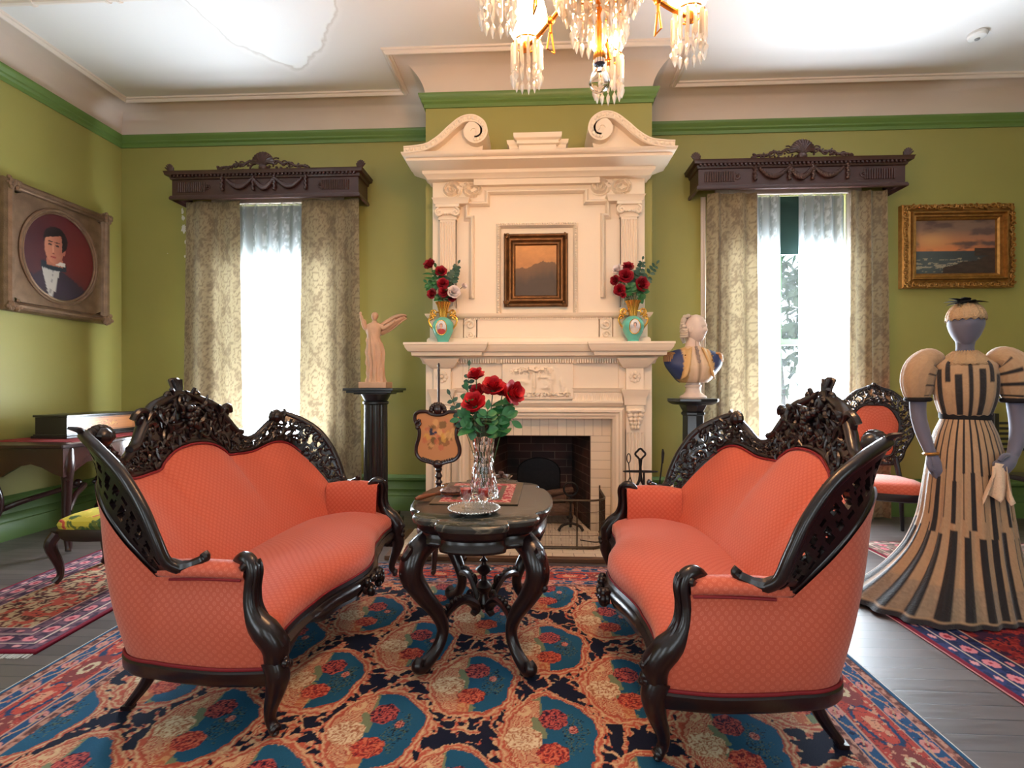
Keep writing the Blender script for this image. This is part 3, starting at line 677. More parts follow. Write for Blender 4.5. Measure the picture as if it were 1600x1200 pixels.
# ================================================================ pelmets, drapes, sheers, blinds
M_dwood = mat('dark_carved_wood', rgb(62, 36, 32), .38, var=.18, vscale=8, coat=.2)
def rot_copy(m, s): return m
def pelmet(xc, lab):
    w2 = .90; Yf = 4.70; z0, z1 = 2.98, 3.22
    t = thing('window_pelmet', lab, 'pelmet', (xc, YB, z0))
    bx = MB()
    bx.box(xc - w2, xc + w2, Yf, Yf + .025, z0 + .03, z1 - .03)
    bx.box(xc - w2, xc - w2 + .025, Yf + .025, YB - .002, z0 + .03, z1 - .03).box(xc + w2 - .025, xc + w2, Yf + .025, YB - .002, z0 + .03, z1 - .03).box(xc - w2 + .025, xc + w2 - .025, Yf + .025, YB - .002, z1 - .06, z1 - .03)
    path = [(xc - w2, YB - .002), (xc - w2, Yf), (xc + w2, Yf), (xc + w2, YB - .002)]
    obj('box', bx, M_dwood, t, world=True)
    obj('top_cornice', MB().sweep([(0, z1 - .05), (.012, z1 - .045), (.018, z1 - .02), (.045, z1 - .012), (.05, z1 + .012), (.055, z1 + .02), (0, z1 + .02)], path), M_dwood, t, world=True)
    obj('bottom_moulding', MB().sweep([(0, z0 + .045), (.012, z0 + .04), (.02, z0 + .02), (.018, z0 + .005), (0, z0)], path), M_dwood, t, world=True)
    obj('dentils', dentils(xc - w2, xc + w2, Yf - .04, Yf, z1 - .03, z1 - .012, .018, .018), M_dwood, t, world=True)
    for s in (-1, 1):
        a, b = (xc - w2 + .05, xc - w2 + .36) if s < 0 else (xc + w2 - .36, xc + w2 - .05)
        f = MB(); x = a
        while x < b - .05: f.tube([(x + .012, Yf - .003, z0 + .075), (x + .012, Yf - .003, z1 - .075)], .008, 6); x += .021
        rosette((b - .015 if s < 0 else a - .0, Yf - .004, (z0 + z1) / 2), .035, f)
        obj('reeded_panel', f, M_dwood, t, world=True)
        pa = MB(); cx = xc + s * (w2 + .015)
        for k in range(7):
            an = PI / 2 + (k - 3) * .3; pa.tube([(cx, Yf + .0, z1 + .02), (cx + .03 * math.cos(an), Yf, z1 + .02 + .05 * math.sin(an)), (cx + .052 * math.cos(an) + s * .01, Yf - .005, z1 + .02 + .085 * math.sin(an))], [.008, .011, .006], 6)
        obj('corner_palmette', pa, M_dwood, t, world=True)
    sh = MB(); cz = z1 + .085
    for k in range(13):
        an = PI * (k + .0) / 12; sh.tube([(xc, Yf - .02, cz - .02), (xc + .055 * math.cos(an), Yf - .035, cz + .055 * math.sin(an)), (xc + .105 * math.cos(an), Yf - .02, cz + .10 * math.sin(an))], [.006, .013, .016], 6)
    sh.ball((xc, Yf - .03, cz - .04), (.04, .02, .035), 10, 6).box(xc - .05, xc + .05, Yf - .015, Yf + .01, z1, z1 + .06)
    obj('shell_crest', sh, M_dwood, t, world=True)
    for s in (-1, 1):
        c = MB()
        base = [(.08, .07), (.13, .095), (.19, .065), (.25, .075), (.31, .045), (.38, .045), (.44, .025)]
        c.tube(cr([(xc + s * x, Yf - .02, z1 + .01 + z) for x, z in base], 4), .013, 7)
        for (x, z, r, tr) in [(.12, .085, .042, 1.4), (.20, .065, .034, 1.3), (.27, .06, .036, 1.4), (.35, .04, .028, 1.3), (.42, .035, .026, 1.3)]:
            c.tube(spiral((xc + s * x, Yf - .025, z1 + .01 + z), (s, 0, 0), (0, 0, 1), r, tr, R.random() * 3, 16), .007, 6)
        for k in range(16): c.ball((xc + s * R.uniform(.06, .44), Yf - .028, z1 + .015 + R.uniform(0, .05)), R.uniform(.008, .015), 6, 4)
        obj('scrolled_crest', c, M_dwood, t, world=True)
        g = MB()
        for k in range(20):
            u = k / 19; x = .12 + .24 * u; z = z1 - .06 - .07 * math.sin(PI * u); g.ball((xc + s * x, Yf - .014, z), .014 + .012 * math.sin(PI * u), 7, 5)
        for x in (.10, .40):
            for k in range(7): g.ball((xc + s * (x + .006 * (k % 2)), Yf - .014, z1 - .03 - k * .02), .017, 7, 5)
        obj('swag', g, M_dwood, t, world=True)
    g = MB()
    for k in range(18):
        u = k / 17; g.ball((xc - .1 + .2 * u, Yf - .016, z1 - .05 - .09 * math.sin(PI * u)), .015 + .013 * math.sin(PI * u), 7, 5)
    obj('swag', g, M_dwood, t, world=True)
    return t
xcL, xcR = -2.57, 2.35
pelmet(xcL, 'dark carved wooden pelmet with shell crest above the left window')
pelmet(xcR, 'dark carved wooden pelmet with shell crest above the right window')

# damask drapes, coloured per vertex
def damask(u, v):
    # ogee lattice: period .34 wide, .5 tall
    P, Q = .36, .50
    lf = fbm(u * 55, v * 55, 3, 4); lf2 = fbm(u * 110, v * 110, 2, 9)
    def med(u, v):
        a = ((u / P) % 1 - .5) * P; b = ((v / Q) % 1 - .5) * Q; an = np.arctan2(b, a); r = np.hypot(a / .125, (b - .01) / .150)
        out = 1 + .10 * np.cos(8 * an) + .05 * np.cos(16 * an); m_ = (r < out)
        inner = np.abs(r - .62 - .09 * np.cos(8 * an)) < .055; inner2 = np.abs(r - .30 - .05 * np.cos(6 * an)) < .05
        spk = (np.abs(np.sin(8 * an)) < .16) & (r > .66) & (r < .95)
        return m_ & ~inner & ~inner2 & ~spk, (np.abs(r - out - .16 - .05 * np.cos(16 * an + 1)) < .05)
    m1, e1 = med(u, v); m2, e2 = med(u + P / 2, v + Q / 2)
    f = (m1 | m2) * 1.0
    f = np.where(e1 | e2, .55 * (lf > .40), f)
    sp = (~(m1 | m2)) & (lf > .60); f = np.where(sp, .7, f)
    f = f * (.80 + .4 * (lf2 - .3)); f = np.clip(f, 0, 1)
    return f
M_drape = mat('damask_drape', rgb(150, 138, 100), .75, vcol=True, sheen=.3, bump=.25, bscale=160, stretch=(.3, .3, 4))
def translucentize(m, amt, color=None):
    nt = m.node_tree; N = nt.nodes; L = nt.links; b = N['Principled BSDF']; out = N['Material Output']; t = N.new('ShaderNodeBsdfTranslucent'); x = N.new('ShaderNodeMixShader'); x.inputs[0].default_value = amt
    src = None
    for l in L:
        if l.to_socket == b.inputs['Base Color']: src = l.from_socket
    if src and color is None: L.new(src, t.inputs[0])
    else: t.inputs[0].default_value = color
    L.new(b.outputs[0], x.inputs[1]); L.new(t.outputs[0], x.inputs[2]); L.new(x.outputs[0], out.inputs[0]); return m
translucentize(M_drape, .10)
def drape(x0, x1, y, z0, z1, folds, label, flare=0.0, seed=1, edge=None):
    rr_ = random.Random(seed); W = (x1 - x0); uw = W * 1.35; nx = int(uw / .009); nz = 230
    s = np.linspace(0, 1, nx); zz = np.linspace(0, 1, nz)
    S, Z = np.meshgrid(s, zz)
    ph = [rr_.uniform(0, 6.28) for _ in range(4)]
    fold = np.sin(2 * PI * folds * S + ph[0] + .6 * np.sin(2 * PI * S * 1.3 + ph[1]) + .5 * Z * np.sin(ph[2])) * .032 + np.sin(2 * PI * folds * 2.3 * S + ph[3]) * .010
    top = np.clip((1 - Z) * 1.0, 0, 1)
    Yv = y + fold * (.55 + .45 * (1 - Z)); cxx = (x0 + x1) / 2
    Xv = x0 + W * S + .012 * np.sin(2 * PI * folds * S * 1.0 + ph[1]) + flare * (1 - Z) * (S - .5) * 2 * (1 if edge is None else (S if edge > 0 else (1 - S)))
    Zv = z0 + (z1 - z0) * Z
    m = MB(); P = np.stack([Xv, Yv, Zv], -1)
    m.grid([[tuple(map(float, P[i, j])) for j in range(nx)] for i in range(nz)])
    f = damask(S * uw, Zv)[..., None]
    col = L3(112, 96, 74) * (1 - f) + L3(146, 131, 102) * f
    o = obj('window_drape', m, M_drape, col=col.reshape(-1, 3), solid=0)
    setp(o, label, 'curtain'); return o
M_sheer = mat('sheer_voile', rgb(240, 242, 246), .9, vcol=True)
def sheerize(m, tr=.35):
    nt = m.node_tree; N = nt.nodes; L = nt.links; out = N['Material Output']; t = N.new('ShaderNodeBsdfTranslucent'); t.inputs[0].default_value = (.92, .94, .97, 1); b = N['Principled BSDF']
    x = N.new('ShaderNodeMixShader'); x.inputs[0].default_value = .6; tp = N.new('ShaderNodeBsdfTransparent'); y = N.new('ShaderNodeMixShader')
    a = N.new('ShaderNodeAttribute'); a.attribute_name = 'Col'; sp = N.new('ShaderNodeSeparateColor'); L.new(a.outputs['Color'], sp.inputs[0])
    mr = N.new('ShaderNodeMapRange'); mr.inputs['To Min'].default_value = tr + .25; mr.inputs['To Max'].default_value = tr - .1; L.new(sp.outputs[0], mr.inputs[0]); L.new(mr.outputs[0], y.inputs[0])
    for l in list(L):
        if l.to_socket == b.inputs['Base Color']: L.remove(l)
    L.new(b.outputs[0], x.inputs[1]); L.new(t.outputs[0], x.inputs[2]); L.new(x.outputs[0], y.inputs[1]); L.new(tp.outputs[0], y.inputs[2]); L.new(y.outputs[0], out.inputs[0])
sheerize(M_sheer)
def sheer(x0, x1, y, z0, z1, folds, label, seed=1, sway=0):
    nx = int((x1 - x0) * 1.5 / .009); nz = 200; rr_ = random.Random(seed)
    S, Z = np.meshgrid(np.linspace(0, 1, nx), np.linspace(0, 1, nz)); p = [rr_.uniform(0, 6) for _ in range(4)]
    Yv = y + .022 * np.sin(2 * PI * folds * S + p[0] + .5 * np.sin(4 * S + p[1])); Xv = x0 + (x1 - x0) * S + sway * (1 - Z) * np.where(S > .5, 1, -1) * np.abs(S - .5) * 2
    Zv = z0 + (z1 - z0) * Z; u = S * (x1 - x0) * 1.5
    # lace pattern: leafy stripes alternating with plain ones
    st = ((u / .16) % 1); lace = (np.abs(st - .5) < .22) * (fbm(u * 45, Zv * 28, 3, seed) > .5) * (.5 + .5 * (np.sin(Zv * 36 + np.abs(st - .5) * 22) > -.1))
    lo = np.clip((z0 + .9 - Zv) / .5, 0, 1); lace = np.maximum(lace, lo * (fbm(u * 30, Zv * 30, 3, 2) > .52))
    m = MB(); P = np.stack([Xv, Yv, Zv], -1); m.grid([[tuple(map(float, P[i, j])) for j in range(nx)] for i in range(nz)])
    c = np.repeat(np.clip(.15 + lace, 0, 1)[..., None], 3, 2)
    o = obj('sheer_curtain', m, M_sheer, col=c.reshape(-1, 3)); setp(o, label, 'curtain'); return o
# left window
def X_at(px, Y): return at(px, 400, Y=Y).x
drape(X_at(290, 4.80), X_at(374, 4.80), 4.80, .02, 3.0, 1.6, 'patterned olive damask drape at the left side of the left window', .05, 3)
drape(X_at(473, 4.80), X_at(561, 4.80), 4.80, .02, 3.0, 1.3, 'patterned olive damask drape at the right side of the left window, behind the plaster statue', .03, 5)
sheer(X_at(374, 4.88) - .12, X_at(470, 4.88) + .12, 4.885, .03, 3.0, 7, 'white lace sheer curtain glowing in the left window', 3)
# right window
drape(X_at(1106, 4.80), X_at(1180, 4.80), 4.80, .02, 2.99, 2.2, 'patterned olive damask drape at the left side of the right window, behind the bust', .03, 8)
drape(X_at(1327, 4.80), X_at(1386, 4.80), 4.80, .02, 2.99, 2.2, 'patterned olive damask drape at the right side of the right window, behind the carved chair', .03, 9)
sheer(X_at(1180, 4.88) - .1, X_at(1221, 4.88), 4.885, .03, 2.99, 4, 'narrow white lace sheer curtain at the left of the right window', 4)
sheer(X_at(1248, 4.88), X_at(1326, 4.88) + .1, 4.885, .03, 2.99, 6, 'wide white lace sheer curtain at the right of the right window', 5)
M_blind = mat('dark_green_blind', rgb(26, 58, 52), .6)
for k, (a, b) in enumerate(WIN):
    zb = at(430, 412, Y=4.95).z if k == 0 else at(1234, 393, Y=4.95).z
    t = thing('roller_blind', 'dark roller blind half lowered behind the sheer of the left window' if k == 0 else 'dark green roller blind half lowered in the right window, seen between the sheers', 'blind', ((a + b) / 2, 4.985, zb))
    obj('blind_cloth', MB().box(a + .01, b - .01, 4.985, 4.988, zb, 3.018), M_blind, t, world=True)
    obj('hem_bar', MB().box(a + .01, b - .01, 4.98, 4.993, zb - .02, zb), M_blind, t, world=True)
# pale lining strip at the left edge of the right window
o = obj('drape_lining', MB().grid([[(X_at(1095, 4.86) + .01 * k, 4.86 + .012 * (k % 2), z) for k in range(6)] for z in (.02, 1, 2, 2.98)]), mat('pale_lining', rgb(214, 200, 190), .8), solid=.003); setp(o, 'narrow pale lining strip hanging beside the left drape of the right window', 'curtain')
# tree outside
M_leaf_out = mat('outdoor_leaves', rgb(84, 104, 78), .8)
def tree(x, y, h, lab, sd):
    r_ = random.Random(sd); t = thing('garden_tree', lab, 'tree', (x, y, -1))
    obj('trunk', MB().tube([(x, y, -1), (x + .1, y, 1), (x, y, h * .6)], [.16, .12, .06], 8), mat('tree_bark', rgb(90, 78, 66), .9), t, world=True)
    m = MB()
    for k in range(900):
        a = r_.uniform(0, 6.28); b = r_.uniform(-1, 1); q = r_.uniform(.4, 1) * h * .38; c = Vector((x + q * math.cos(a) * math.sqrt(1 - b * b), y + q * math.sin(a) * math.sqrt(1 - b * b), h * .6 + q * b))
        u = Vector((r_.uniform(-1, 1), r_.uniform(-1, 1), r_.uniform(-1, 1))).normalized() * .16; v = u.orthogonal().normalized() * .09
        m.add([c - u, c - v, c + u, c + v], [(0, 1, 2, 3)])
    obj('crown', m, M_leaf_out, t, world=True, smooth=False)
tree(5.2, 11.5, 4.6, 'leafy tree outside, glimpsed between the sheers of the right window', 2)
# ================================================================ sofas and matching chair
M_rose = mat('dark_rosewood', rgb(25, 13, 15), .28, coat=.15, var=.25, vscale=12, bump=.06, bscale=60)
M_pipe = mat('dark_red_piping', rgb(120, 16, 26), .7)
def fabric_mat():
    m = mat('coral_damask', rgb(214, 92, 58), .62, sheen=.25); nt = m.node_tree; N = nt.nodes; L = nt.links; b = N['Principled BSDF']
    uv = N.new('ShaderNodeUVMap'); mp = N.new('ShaderNodeMapping'); mp.inputs['Rotation'].default_value = (0, 0, PI / 4); mp.inputs['Scale'].default_value = (48, 48, 48); L.new(uv.outputs[0], mp.inputs[0])
    fr = N.new('ShaderNodeVectorMath'); fr.operation = 'FRACTION'; L.new(mp.outputs[0], fr.inputs[0])
    sb = N.new('ShaderNodeVectorMath'); sb.operation = 'SUBTRACT'; sb.inputs[1].default_value = (.5, .5, 0); L.new(fr.outputs[0], sb.inputs[0])
    ml = N.new('ShaderNodeVectorMath'); ml.operation = 'MULTIPLY'; ml.inputs[1].default_value = (1, 1, 0); L.new(sb.outputs[0], ml.inputs[0])
    ln = N.new('ShaderNodeVectorMath'); ln.operation = 'LENGTH'; L.new(ml.outputs[0], ln.inputs[0])
    r = N.new('ShaderNodeValToRGB'); e = r.color_ramp.elements; e[0].position = 0; e[0].color = (1, 1, 1, 1); e[1].position = .36; e[1].color = (0, 0, 0, 1)
    for p, v in ((.06, 1), (.10, .1), (.17, .1), (.21, 1), (.29, .8)):
        x = e.new(p); x.color = (v, v, v, 1)
    L.new(ln.outputs[1], r.inputs[0])
    mx = N.new('ShaderNodeMix'); mx.data_type = 'RGBA'; mx.inputs[6].default_value = rgb(186, 80, 54); mx.inputs[7].default_value = rgb(200, 98, 72)
    L.new(r.outputs[0], mx.inputs[0]); L.new(mx.outputs[2], b.inputs['Base Color'])
    mr = N.new('ShaderNodeMapRange'); mr.inputs['To Min'].default_value = .68; mr.inputs['To Max'].default_value = .48; L.new(r.outputs[0], mr.inputs[0]); L.new(mr.outputs[0], b.inputs['Roughness'])
    return m
M_fab = fabric_mat()
def mirror_half(H_, sgn=(-1,)):
    # H_: list starting at s=0; returns full list from -end to +end
    neg = [tuple(-v if k in (0, 3, 6) else v for k, v in enumerate(p)) for p in H_[:0:-1]]
    return neg + list(H_)
def uvgrid(P):
    A = np.array(P); n, m_ = A.shape[:2]
    du = np.zeros((n, m_)); dv = np.zeros((n, m_))
    du[1:] = np.cumsum(np.linalg.norm(np.diff(A, axis=0), axis=2), 0); dv[:, 1:] = np.cumsum(np.linalg.norm(np.diff(A, axis=1), axis=2), 1)
    du = np.repeat(du.mean(1)[:, None], m_, 1); c = du.mean()
    return [(float(du[i, j]), float(dv[i, j])) for i in range(n) for j in range(m_)]
def carve_band(inn, out, openfn, seed, parent, name='back_frame', sw=1.0, rail=.017, orail=.02, fill=26, thick=.022):
    """pierced carved band between two 3D curves of equal length"""
    r_ = random.Random(seed); I = np.array(inn); O = np.array(out); n = len(I); K = 12
    m = MB(); pts = []
    for i in range(n):
        for k in range(K + 1): pts.append(tuple(I[i] + (O[i] - I[i]) * k / K))
    def nrm(i):
        t = I[min(i + 1, n - 1)] - I[max(i - 1, 0)] + O[min(i + 1, n - 1)] - O[max(i - 1, 0)]; a = O[i] - I[i]; q = np.cross(t, a); return q / (np.linalg.norm(q) + 1e-9)
    NR = [nrm(i) for i in range(n)]
    fs = []; h = thick / 2; keep = {}
    for i in range(n - 1):
        for k in range(K):
            wv = (k + .5) / K; wid = np.linalg.norm(O[i] - I[i]); keep[(i, k)] = not openfn(i / (n - 1), wv, wid)
    F = [tuple(np.array(p) + NR[j // (K + 1)] * h) for j, p in enumerate(pts)]; B = [tuple(np.array(p) - NR[j // (K + 1)] * h) for j, p in enumerate(pts)]
    nn = len(pts); m.add(F + B, [])
    idx = lambda i, k: i * (K + 1) + k
    for (i, k), v in keep.items():
        if not v: continue
        a, b, c, d = idx(i, k), idx(i + 1, k), idx(i + 1, k + 1), idx(i, k + 1)
        m.f.append((a, b, c, d)); m.f.append((a + nn, d + nn, c + nn, b + nn))
        if not keep.get((i - 1, k), False): m.f.append((a, d, d + nn, a + nn))
        if not keep.get((i + 1, k), False): m.f.append((b, b + nn, c + nn, c))
        if not keep.get((i, k - 1), False): m.f.append((a, a + nn, b + nn, b))
        if not keep.get((i, k + 1), False): m.f.append((d, c, c + nn, d + nn))
    # rails
    m.tube([tuple(p) for p in I], rail, 8); m.tube([tuple(p) for p in O], orail, 8)
    L_ = np.r_[0, np.cumsum(np.linalg.norm(np.diff((I + O) / 2, axis=0), axis=1))]
    pos = 0.03; side = 1
    while pos < L_[-1] - .02:
        i = int(np.searchsorted(L_, pos)); i = min(max(i, 1), n - 2); wid = np.linalg.norm(O[i] - I[i])
        rad = min(.055, max(.016, wid * .26)); rows = max(1, int(round(wid / (rad * 2.3))))
        tt = O[min(i + 1, n - 1)] - O[i - 1] + I[min(i + 1, n - 1)] - I[i - 1]; tt = tt / np.linalg.norm(tt); aa = (O[i] - I[i]) / (wid + 1e-9)
        for rw in range(rows):
            f = (rw + .5) / rows; c = I[i] + (O[i] - I[i]) * f
            for fc in (1,):
                cc = c + NR[i] * fc * (h + .003)
                st = r_.uniform(0, 6.28)
                sp_ = spiral(cc, tt, aa, rad * .95, r_.uniform(1.1, 1.6), st, 18, .15, side)
                m.tube(sp_, [max(.004, rad * .2) * (1.0 - .5 * k / 17) for k in range(18)], 6)
                m.ball(tuple(cc), (rad * .28,) * 3, 7, 5)
                for q in range(3):
                    an_ = r_.uniform(0, 6.28); e1 = tt * math.cos(an_) + aa * math.sin(an_); e2 = tt * math.cos(an_ + .9) + aa * math.sin(an_ + .9); p = cc + e1 * rad * .35; m.tube([tuple(p), tuple(p + e1 * rad * .45 + NR[i] * fc * .004), tuple(p + e1 * rad * .6 + e2 * rad * .45)], [rad * .16, rad * .24, rad * .04], 6)
        side = -side; pos += rad * 1.75
    return obj(name, m, M_rose, parent, ang=50)

def build_sofa(name, label):
    t = thing(name, label, 'sofa', (0, 0, 0))
    ctrl = [(0, .80, .93, 0, .48, 0, .64), (.13, .795, .915, .12, .48, .12, .64), (.22, .785, .872, .20, .48, .2, .64), (.25, .78, .845, .235, .478, .235, .64), (.31, .775, .838, .29, .476, .29, .64),
            (.44, .75, .838, .41, .47, .41, .635), (.58, .70, .875, .53, .455, .53, .62), (.68, .655, .855, .61, .435, .61, .605), (.735, .59, .785, .66, .41, .675, .575), (.757, .51, .70, .68, .385, .715, .525), (.757, .44, .625, .688, .37, .735, .47), (.745, .385, .56, .69, .36, .745, .41)]
    full = [tuple(-v if k in (0, 3, 5) else v for k, v in enumerate(p)) for p in ctrl[:0:-1]] + ctrl
    C = np.array(cr(full, 9)); n = len(C)
    # backrest
    rows = 16; P = []
    for i in range(n):
        top = C[i, :3]; bot = np.array([C[i, 3], C[i, 4], .40]); r = []
        for k in range(rows + 1):
            v = k / rows; p = bot + (top - bot) * v
            b = math.sin(PI * v) * .030 + (v > .9) * 0; cx = abs(p[0]) / .75
            # bulge forward plus gentle dish
            p = p + np.array([-np.sign(C[i, 0]) * .02 * math.sin(PI * v) * cx ** 3, -b - .02 * (1 - v) * (1 - v), 0.0])
            if k == rows: p = p + np.array([0, .012, 0])
            r.append(tuple(p))
        P.append(r)
    obj('backrest', MB().grid(P, uv=uvgrid(P)), M_fab, t, ang=60)
    # outer cover, arms included
    P = []
    arm = [((.768, .30, .55), (.762, .32, .24)), ((.778, .20, .556), (.778, .17, .24)), ((.772, .13, .552), (.772, .05, .24)), ((.762, .085, .545), (.762, -.012, .24))]
    cov = []
    for i in range(n):
        nx_ = C[i, 0] / .9; kk = min(1, abs(C[i, 0]) / .74) ** 6; off = np.array([np.sign(C[i, 0]) * .022 * kk, .045 * (1 - kk) + .008, -.01])
        cov.append((C[i, :3] + off, np.array([C[i, 5], C[i, 6], .24])))
    A1 = cr([tuple(cov[-1][0]) + tuple(cov[-1][1])] + [a + b for a, b in arm], 6)[1:]
    right = [(np.array(p[:3]), np.array(p[3:])) for p in A1]; left = [(a * np.array([-1, 1, 1]), b * np.array([-1, 1, 1])) for a, b in right][::-1]
    allc = left + cov + right
    for (a, b) in allc:
        r = []
        for k in range(15):
            v = k / 14; p = b + (a - b) * v; o_ = math.sin(PI * min(1, v * 1.15)) * .02
            d_ = np.array([p[0], p[1] - .25, 0]); d_ /= np.linalg.norm(d_) + 1e-9; r.append(tuple(p + d_ * o_))
        P.append(r)
    obj('back_cover', MB().grid(P, uv=uvgrid(P), flip=True), M_fab, t, ang=60)
    # frame band
    inn = [c[:3] + np.array([0, .01, 0]) for c in C]
    octrl = [(0, .875, 1.17), (.045, .872, 1.16), (.085, .868, 1.135), (.16, .86, 1.115), (.25, .84, 1.07), (.33, .815, .98), (.42, .79, .905), (.50, .765, .905), (.58, .735, .965), (.65, .715, 1.01), (.715, .70, 1.03), (.765, .60, .985), (.79, .50, .91), (.80, .42, .80), (.80, .37, .69), (.79, .34, .61), (.765, .30, .575)]
    Of = cr([(-a, b, c) for a, b, c in octrl[:0:-1]] + octrl, 9)
    N_ = 330; ii = resample(inn, N_); oo = resample(Of, N_)
    # align by x so that both run together
    def opn(u, w_, wid):
        s_ = abs(u - .5) * 2; x = u * 60
        if w_ < .14 or w_ > .86: return False
        if s_ < .30: return vnoise(np.array(u * 90), np.array(w_ * 7), 4) > .80
        a = math.sin(x * 2.6 + w_ * 3 * math.copysign(1, u - .5)); return abs(a) > (.42 if s_ < .62 else .60) and .24 < w_ < .76 and abs(w_ - .5 - .12 * math.sin(x * 1.3)) > .07
    carve_band(ii, oo, opn, 5, t, 'carved_back_frame')
    # crest cartouche
    m = MB()
    m.tube([(0, .872, 1.10), (0, .878, 1.15), (0, .884, 1.19), (0, .895, 1.235), (0, .898, 1.24)], [.058, .044, .030, .040, .034], 8, flat=.45, up=(0, 1, 0))
    for q in range(-2, 3): m.tube([(q * .006, .865, 1.16), (q * .010, .868, 1.20), (q * .016, .878, 1.238)], .006, 6)
    for s in (-1, 1):
        m.tube(cr([(s * .03, .86, 1.17), (s * .12, .855, 1.14), (s * .22, .84, 1.10), (s * .30, .82, 1.02), (s * .36, .80, .955), (s * .41, .785, .94)], 5), [.016 + .01 * math.sin(PI * k / 25) for k in range(26)], 8)
        m.tube(spiral((s * .30, .82, 1.06), (s, 0, 0), (0, -.2, 1), .05, 1.2, 0, 18, .2), .014, 7)
        m.tube(spiral((s * .10, .85, 1.16), (s, 0, 0), (0, -.2, 1), .035, 1.2, 2, 18, .2), .011, 7)
        for k in range(22):
            c0_ = Vector((s * R.uniform(.02, .25), .815 + R.uniform(-.01, .015), R.uniform(.97, 1.11))); q_ = R.uniform(0, 6.28); d1 = Vector((math.cos(q_), -.15, math.sin(q_))); d2 = Vector((math.cos(q_ + 1.1), -.3, math.sin(q_ + 1.1))); m.tube(cr([tuple(c0_), tuple(c0_ + d1 * .03), tuple(c0_ + d1 * .045 + d2 * .03)], 3), [.006, .011, .015, .014, .010, .006, .002], 6)
            if k % 4 == 0: m.ball(tuple(c0_), .014, 7, 5)
        hm_ = MB(); hx, hy, hz = s * .64, .71, 1.015
        for k in range(9):
            a = PI * k / 8; hm_.ball((hx + .045 * math.cos(a), hy, hz + .03 * math.sin(a)), .02, 7, 5)
        hm_.ball((hx, hy - .005, hz), .04, 8, 6); hm_.tube(cr([(s * .715, .70, 1.03), (s * .735, .70, 1.05), (s * .76, .72, 1.06)], 3), [.012, .012, .012, .011, .009, .007, .004][:7], 6)
        obj('rosette_crest', hm_, M_rose, t)
    for k in range(12): m.ball((R.uniform(-.05, .05), .80 + R.uniform(-.01, .01), R.uniform(.98, 1.10)), R.uniform(.014, .022), 7, 5)
    for k in range(8):
        a = 2 * PI * k / 8; m.ball((.035 * math.cos(a), .825, 1.06 + .035 * math.sin(a)), .018, 7, 5)
    obj('crest', m, M_rose, t, ang=50)
    # seat
    def df(s): a = abs(s); return -.085 * (math.cos(min(1, a / .42) * PI) * .5 + .5) - .012 * math.sin(min(1, max(0, (a - .42) / .3)) * PI) * -1 + max(0, a - .66) ** 2 * 4
    P = []; ns = 60
    prof = [(0, .315), (-.012, .345), (-.008, .385), (.02, .415), (.08, .437)]
    for i in range(ns + 1):
        s = -.735 + 1.47 * i / ns; f = df(s); bk = .50 if abs(s) < .5 else .50 - (abs(s) - .5) ** 2 * 2.2; r = []
        cz = 1 - .25 * (abs(s) / .735) ** 2
        for (a, z) in prof: r.append((s, f + a, .315 + (z - .315) * cz))
        for k in range(1, 9):
            v = k / 8; y = f + .08 + (bk - f - .08) * v; r.append((s, y, .315 + (.122 + .02 * math.sin(PI * v) - .03 * v * v) * cz))
        P.append(r)
    obj('seat', MB().grid(P, uv=uvgrid(P)), M_fab, t, ang=60)
    obj('seat_frame', MB().box(-.66, .66, .02, .56, .235, .33), M_rose, t)
    # front rail
    m = MB(); pr_ = []
    for i in range(ns + 1):
        s = -.74 + 1.48 * i / ns; f = df(s); dz = .022 * math.cos(s / .74 * PI * 3) + .012 * math.cos(s / .74 * 2 * PI * 3)
        zl = .235 + dz * .9
        pr_.append([(s, f + .03, .322), (s, f - .008, .322), (s, f - .018, .308), (s, f - .012, .295), (s, f - .03, .28), (s, f - .03, .265 + dz * .4), (s, f - .012, zl + .012), (s, f - .016, zl), (s, f + .02, zl)])
    m.grid(pr_, cv=True)
    for k in range(16):
        m.ball((R.uniform(-.09, .09), df(0) - .035 + R.uniform(-.01, .01), .265 + R.uniform(-.045, .02)), R.uniform(.014, .026), 7, 5)
    for s in (-1, 1): m.tube(spiral((s * .085, df(.08) - .03, .25), (s, 0, 0), (0, 0, 1), .035, 1.3, 1, 16, .2), .011, 7)
    obj('front_rail', m, M_rose, t, ang=50)
    # side and back rail, follows the cover
    bot = [tuple(b) for a, b in allc]
    m = MB(); pl_ = []
    for i, b in enumerate(bot):
        d_ = np.array([b[0], b[1] - .25, 0]); d_ /= np.linalg.norm(d_); q = lambda o_, z: (b[0] + d_[0] * o_, b[1] + d_[1] * o_, z)
        pl_.append([q(.006, .245), q(.016, .235), q(.014, .20), q(.004, .186), q(-.03, .186), q(-.03, .245)])
    o_ = len(m.v); m.grid(pl_, cv=True); obj('base_rail', m, M_rose, t)
    # arms
    for sg in (-1, 1):
        P = []
        for i in range(15):
            v = i / 14; d = .085 + (.405 - .085) * v; zz = .575 + .012 * math.sin(PI * v); w_ = .738 + .018 * math.sin(PI * v)
            if v > .8: w_ -= .01 * (v - .8) / .2
            sec = [(.665, .39), (.670, .46), (.678, .52), (w_ - .055, zz - .02), (w_ - .045, zz + .005), (w_ - .02, zz + .018), (w_ + .008, zz + .015), (w_ + .028, zz - .003), (w_ + .032, zz - .018), (w_ + .026, zz - .03), (w_ + .012, zz - .036)]
            P.append([(sg * a, d, z) for a, z in sec])
        obj('armrest', MB().grid(P, uv=uvgrid(P), flip=sg > 0), M_fab, t, ang=60)
        pp = cr([(.715, .15, .575), (.725, .115, .603), (.738, .08, .60), (.745, .065, .565), (.748, .07, .51), (.752, .068, .455), (.757, .045, .405), (.758, .005, .36), (.755, -.022, .315), (.75, -.018, .25)], 4)
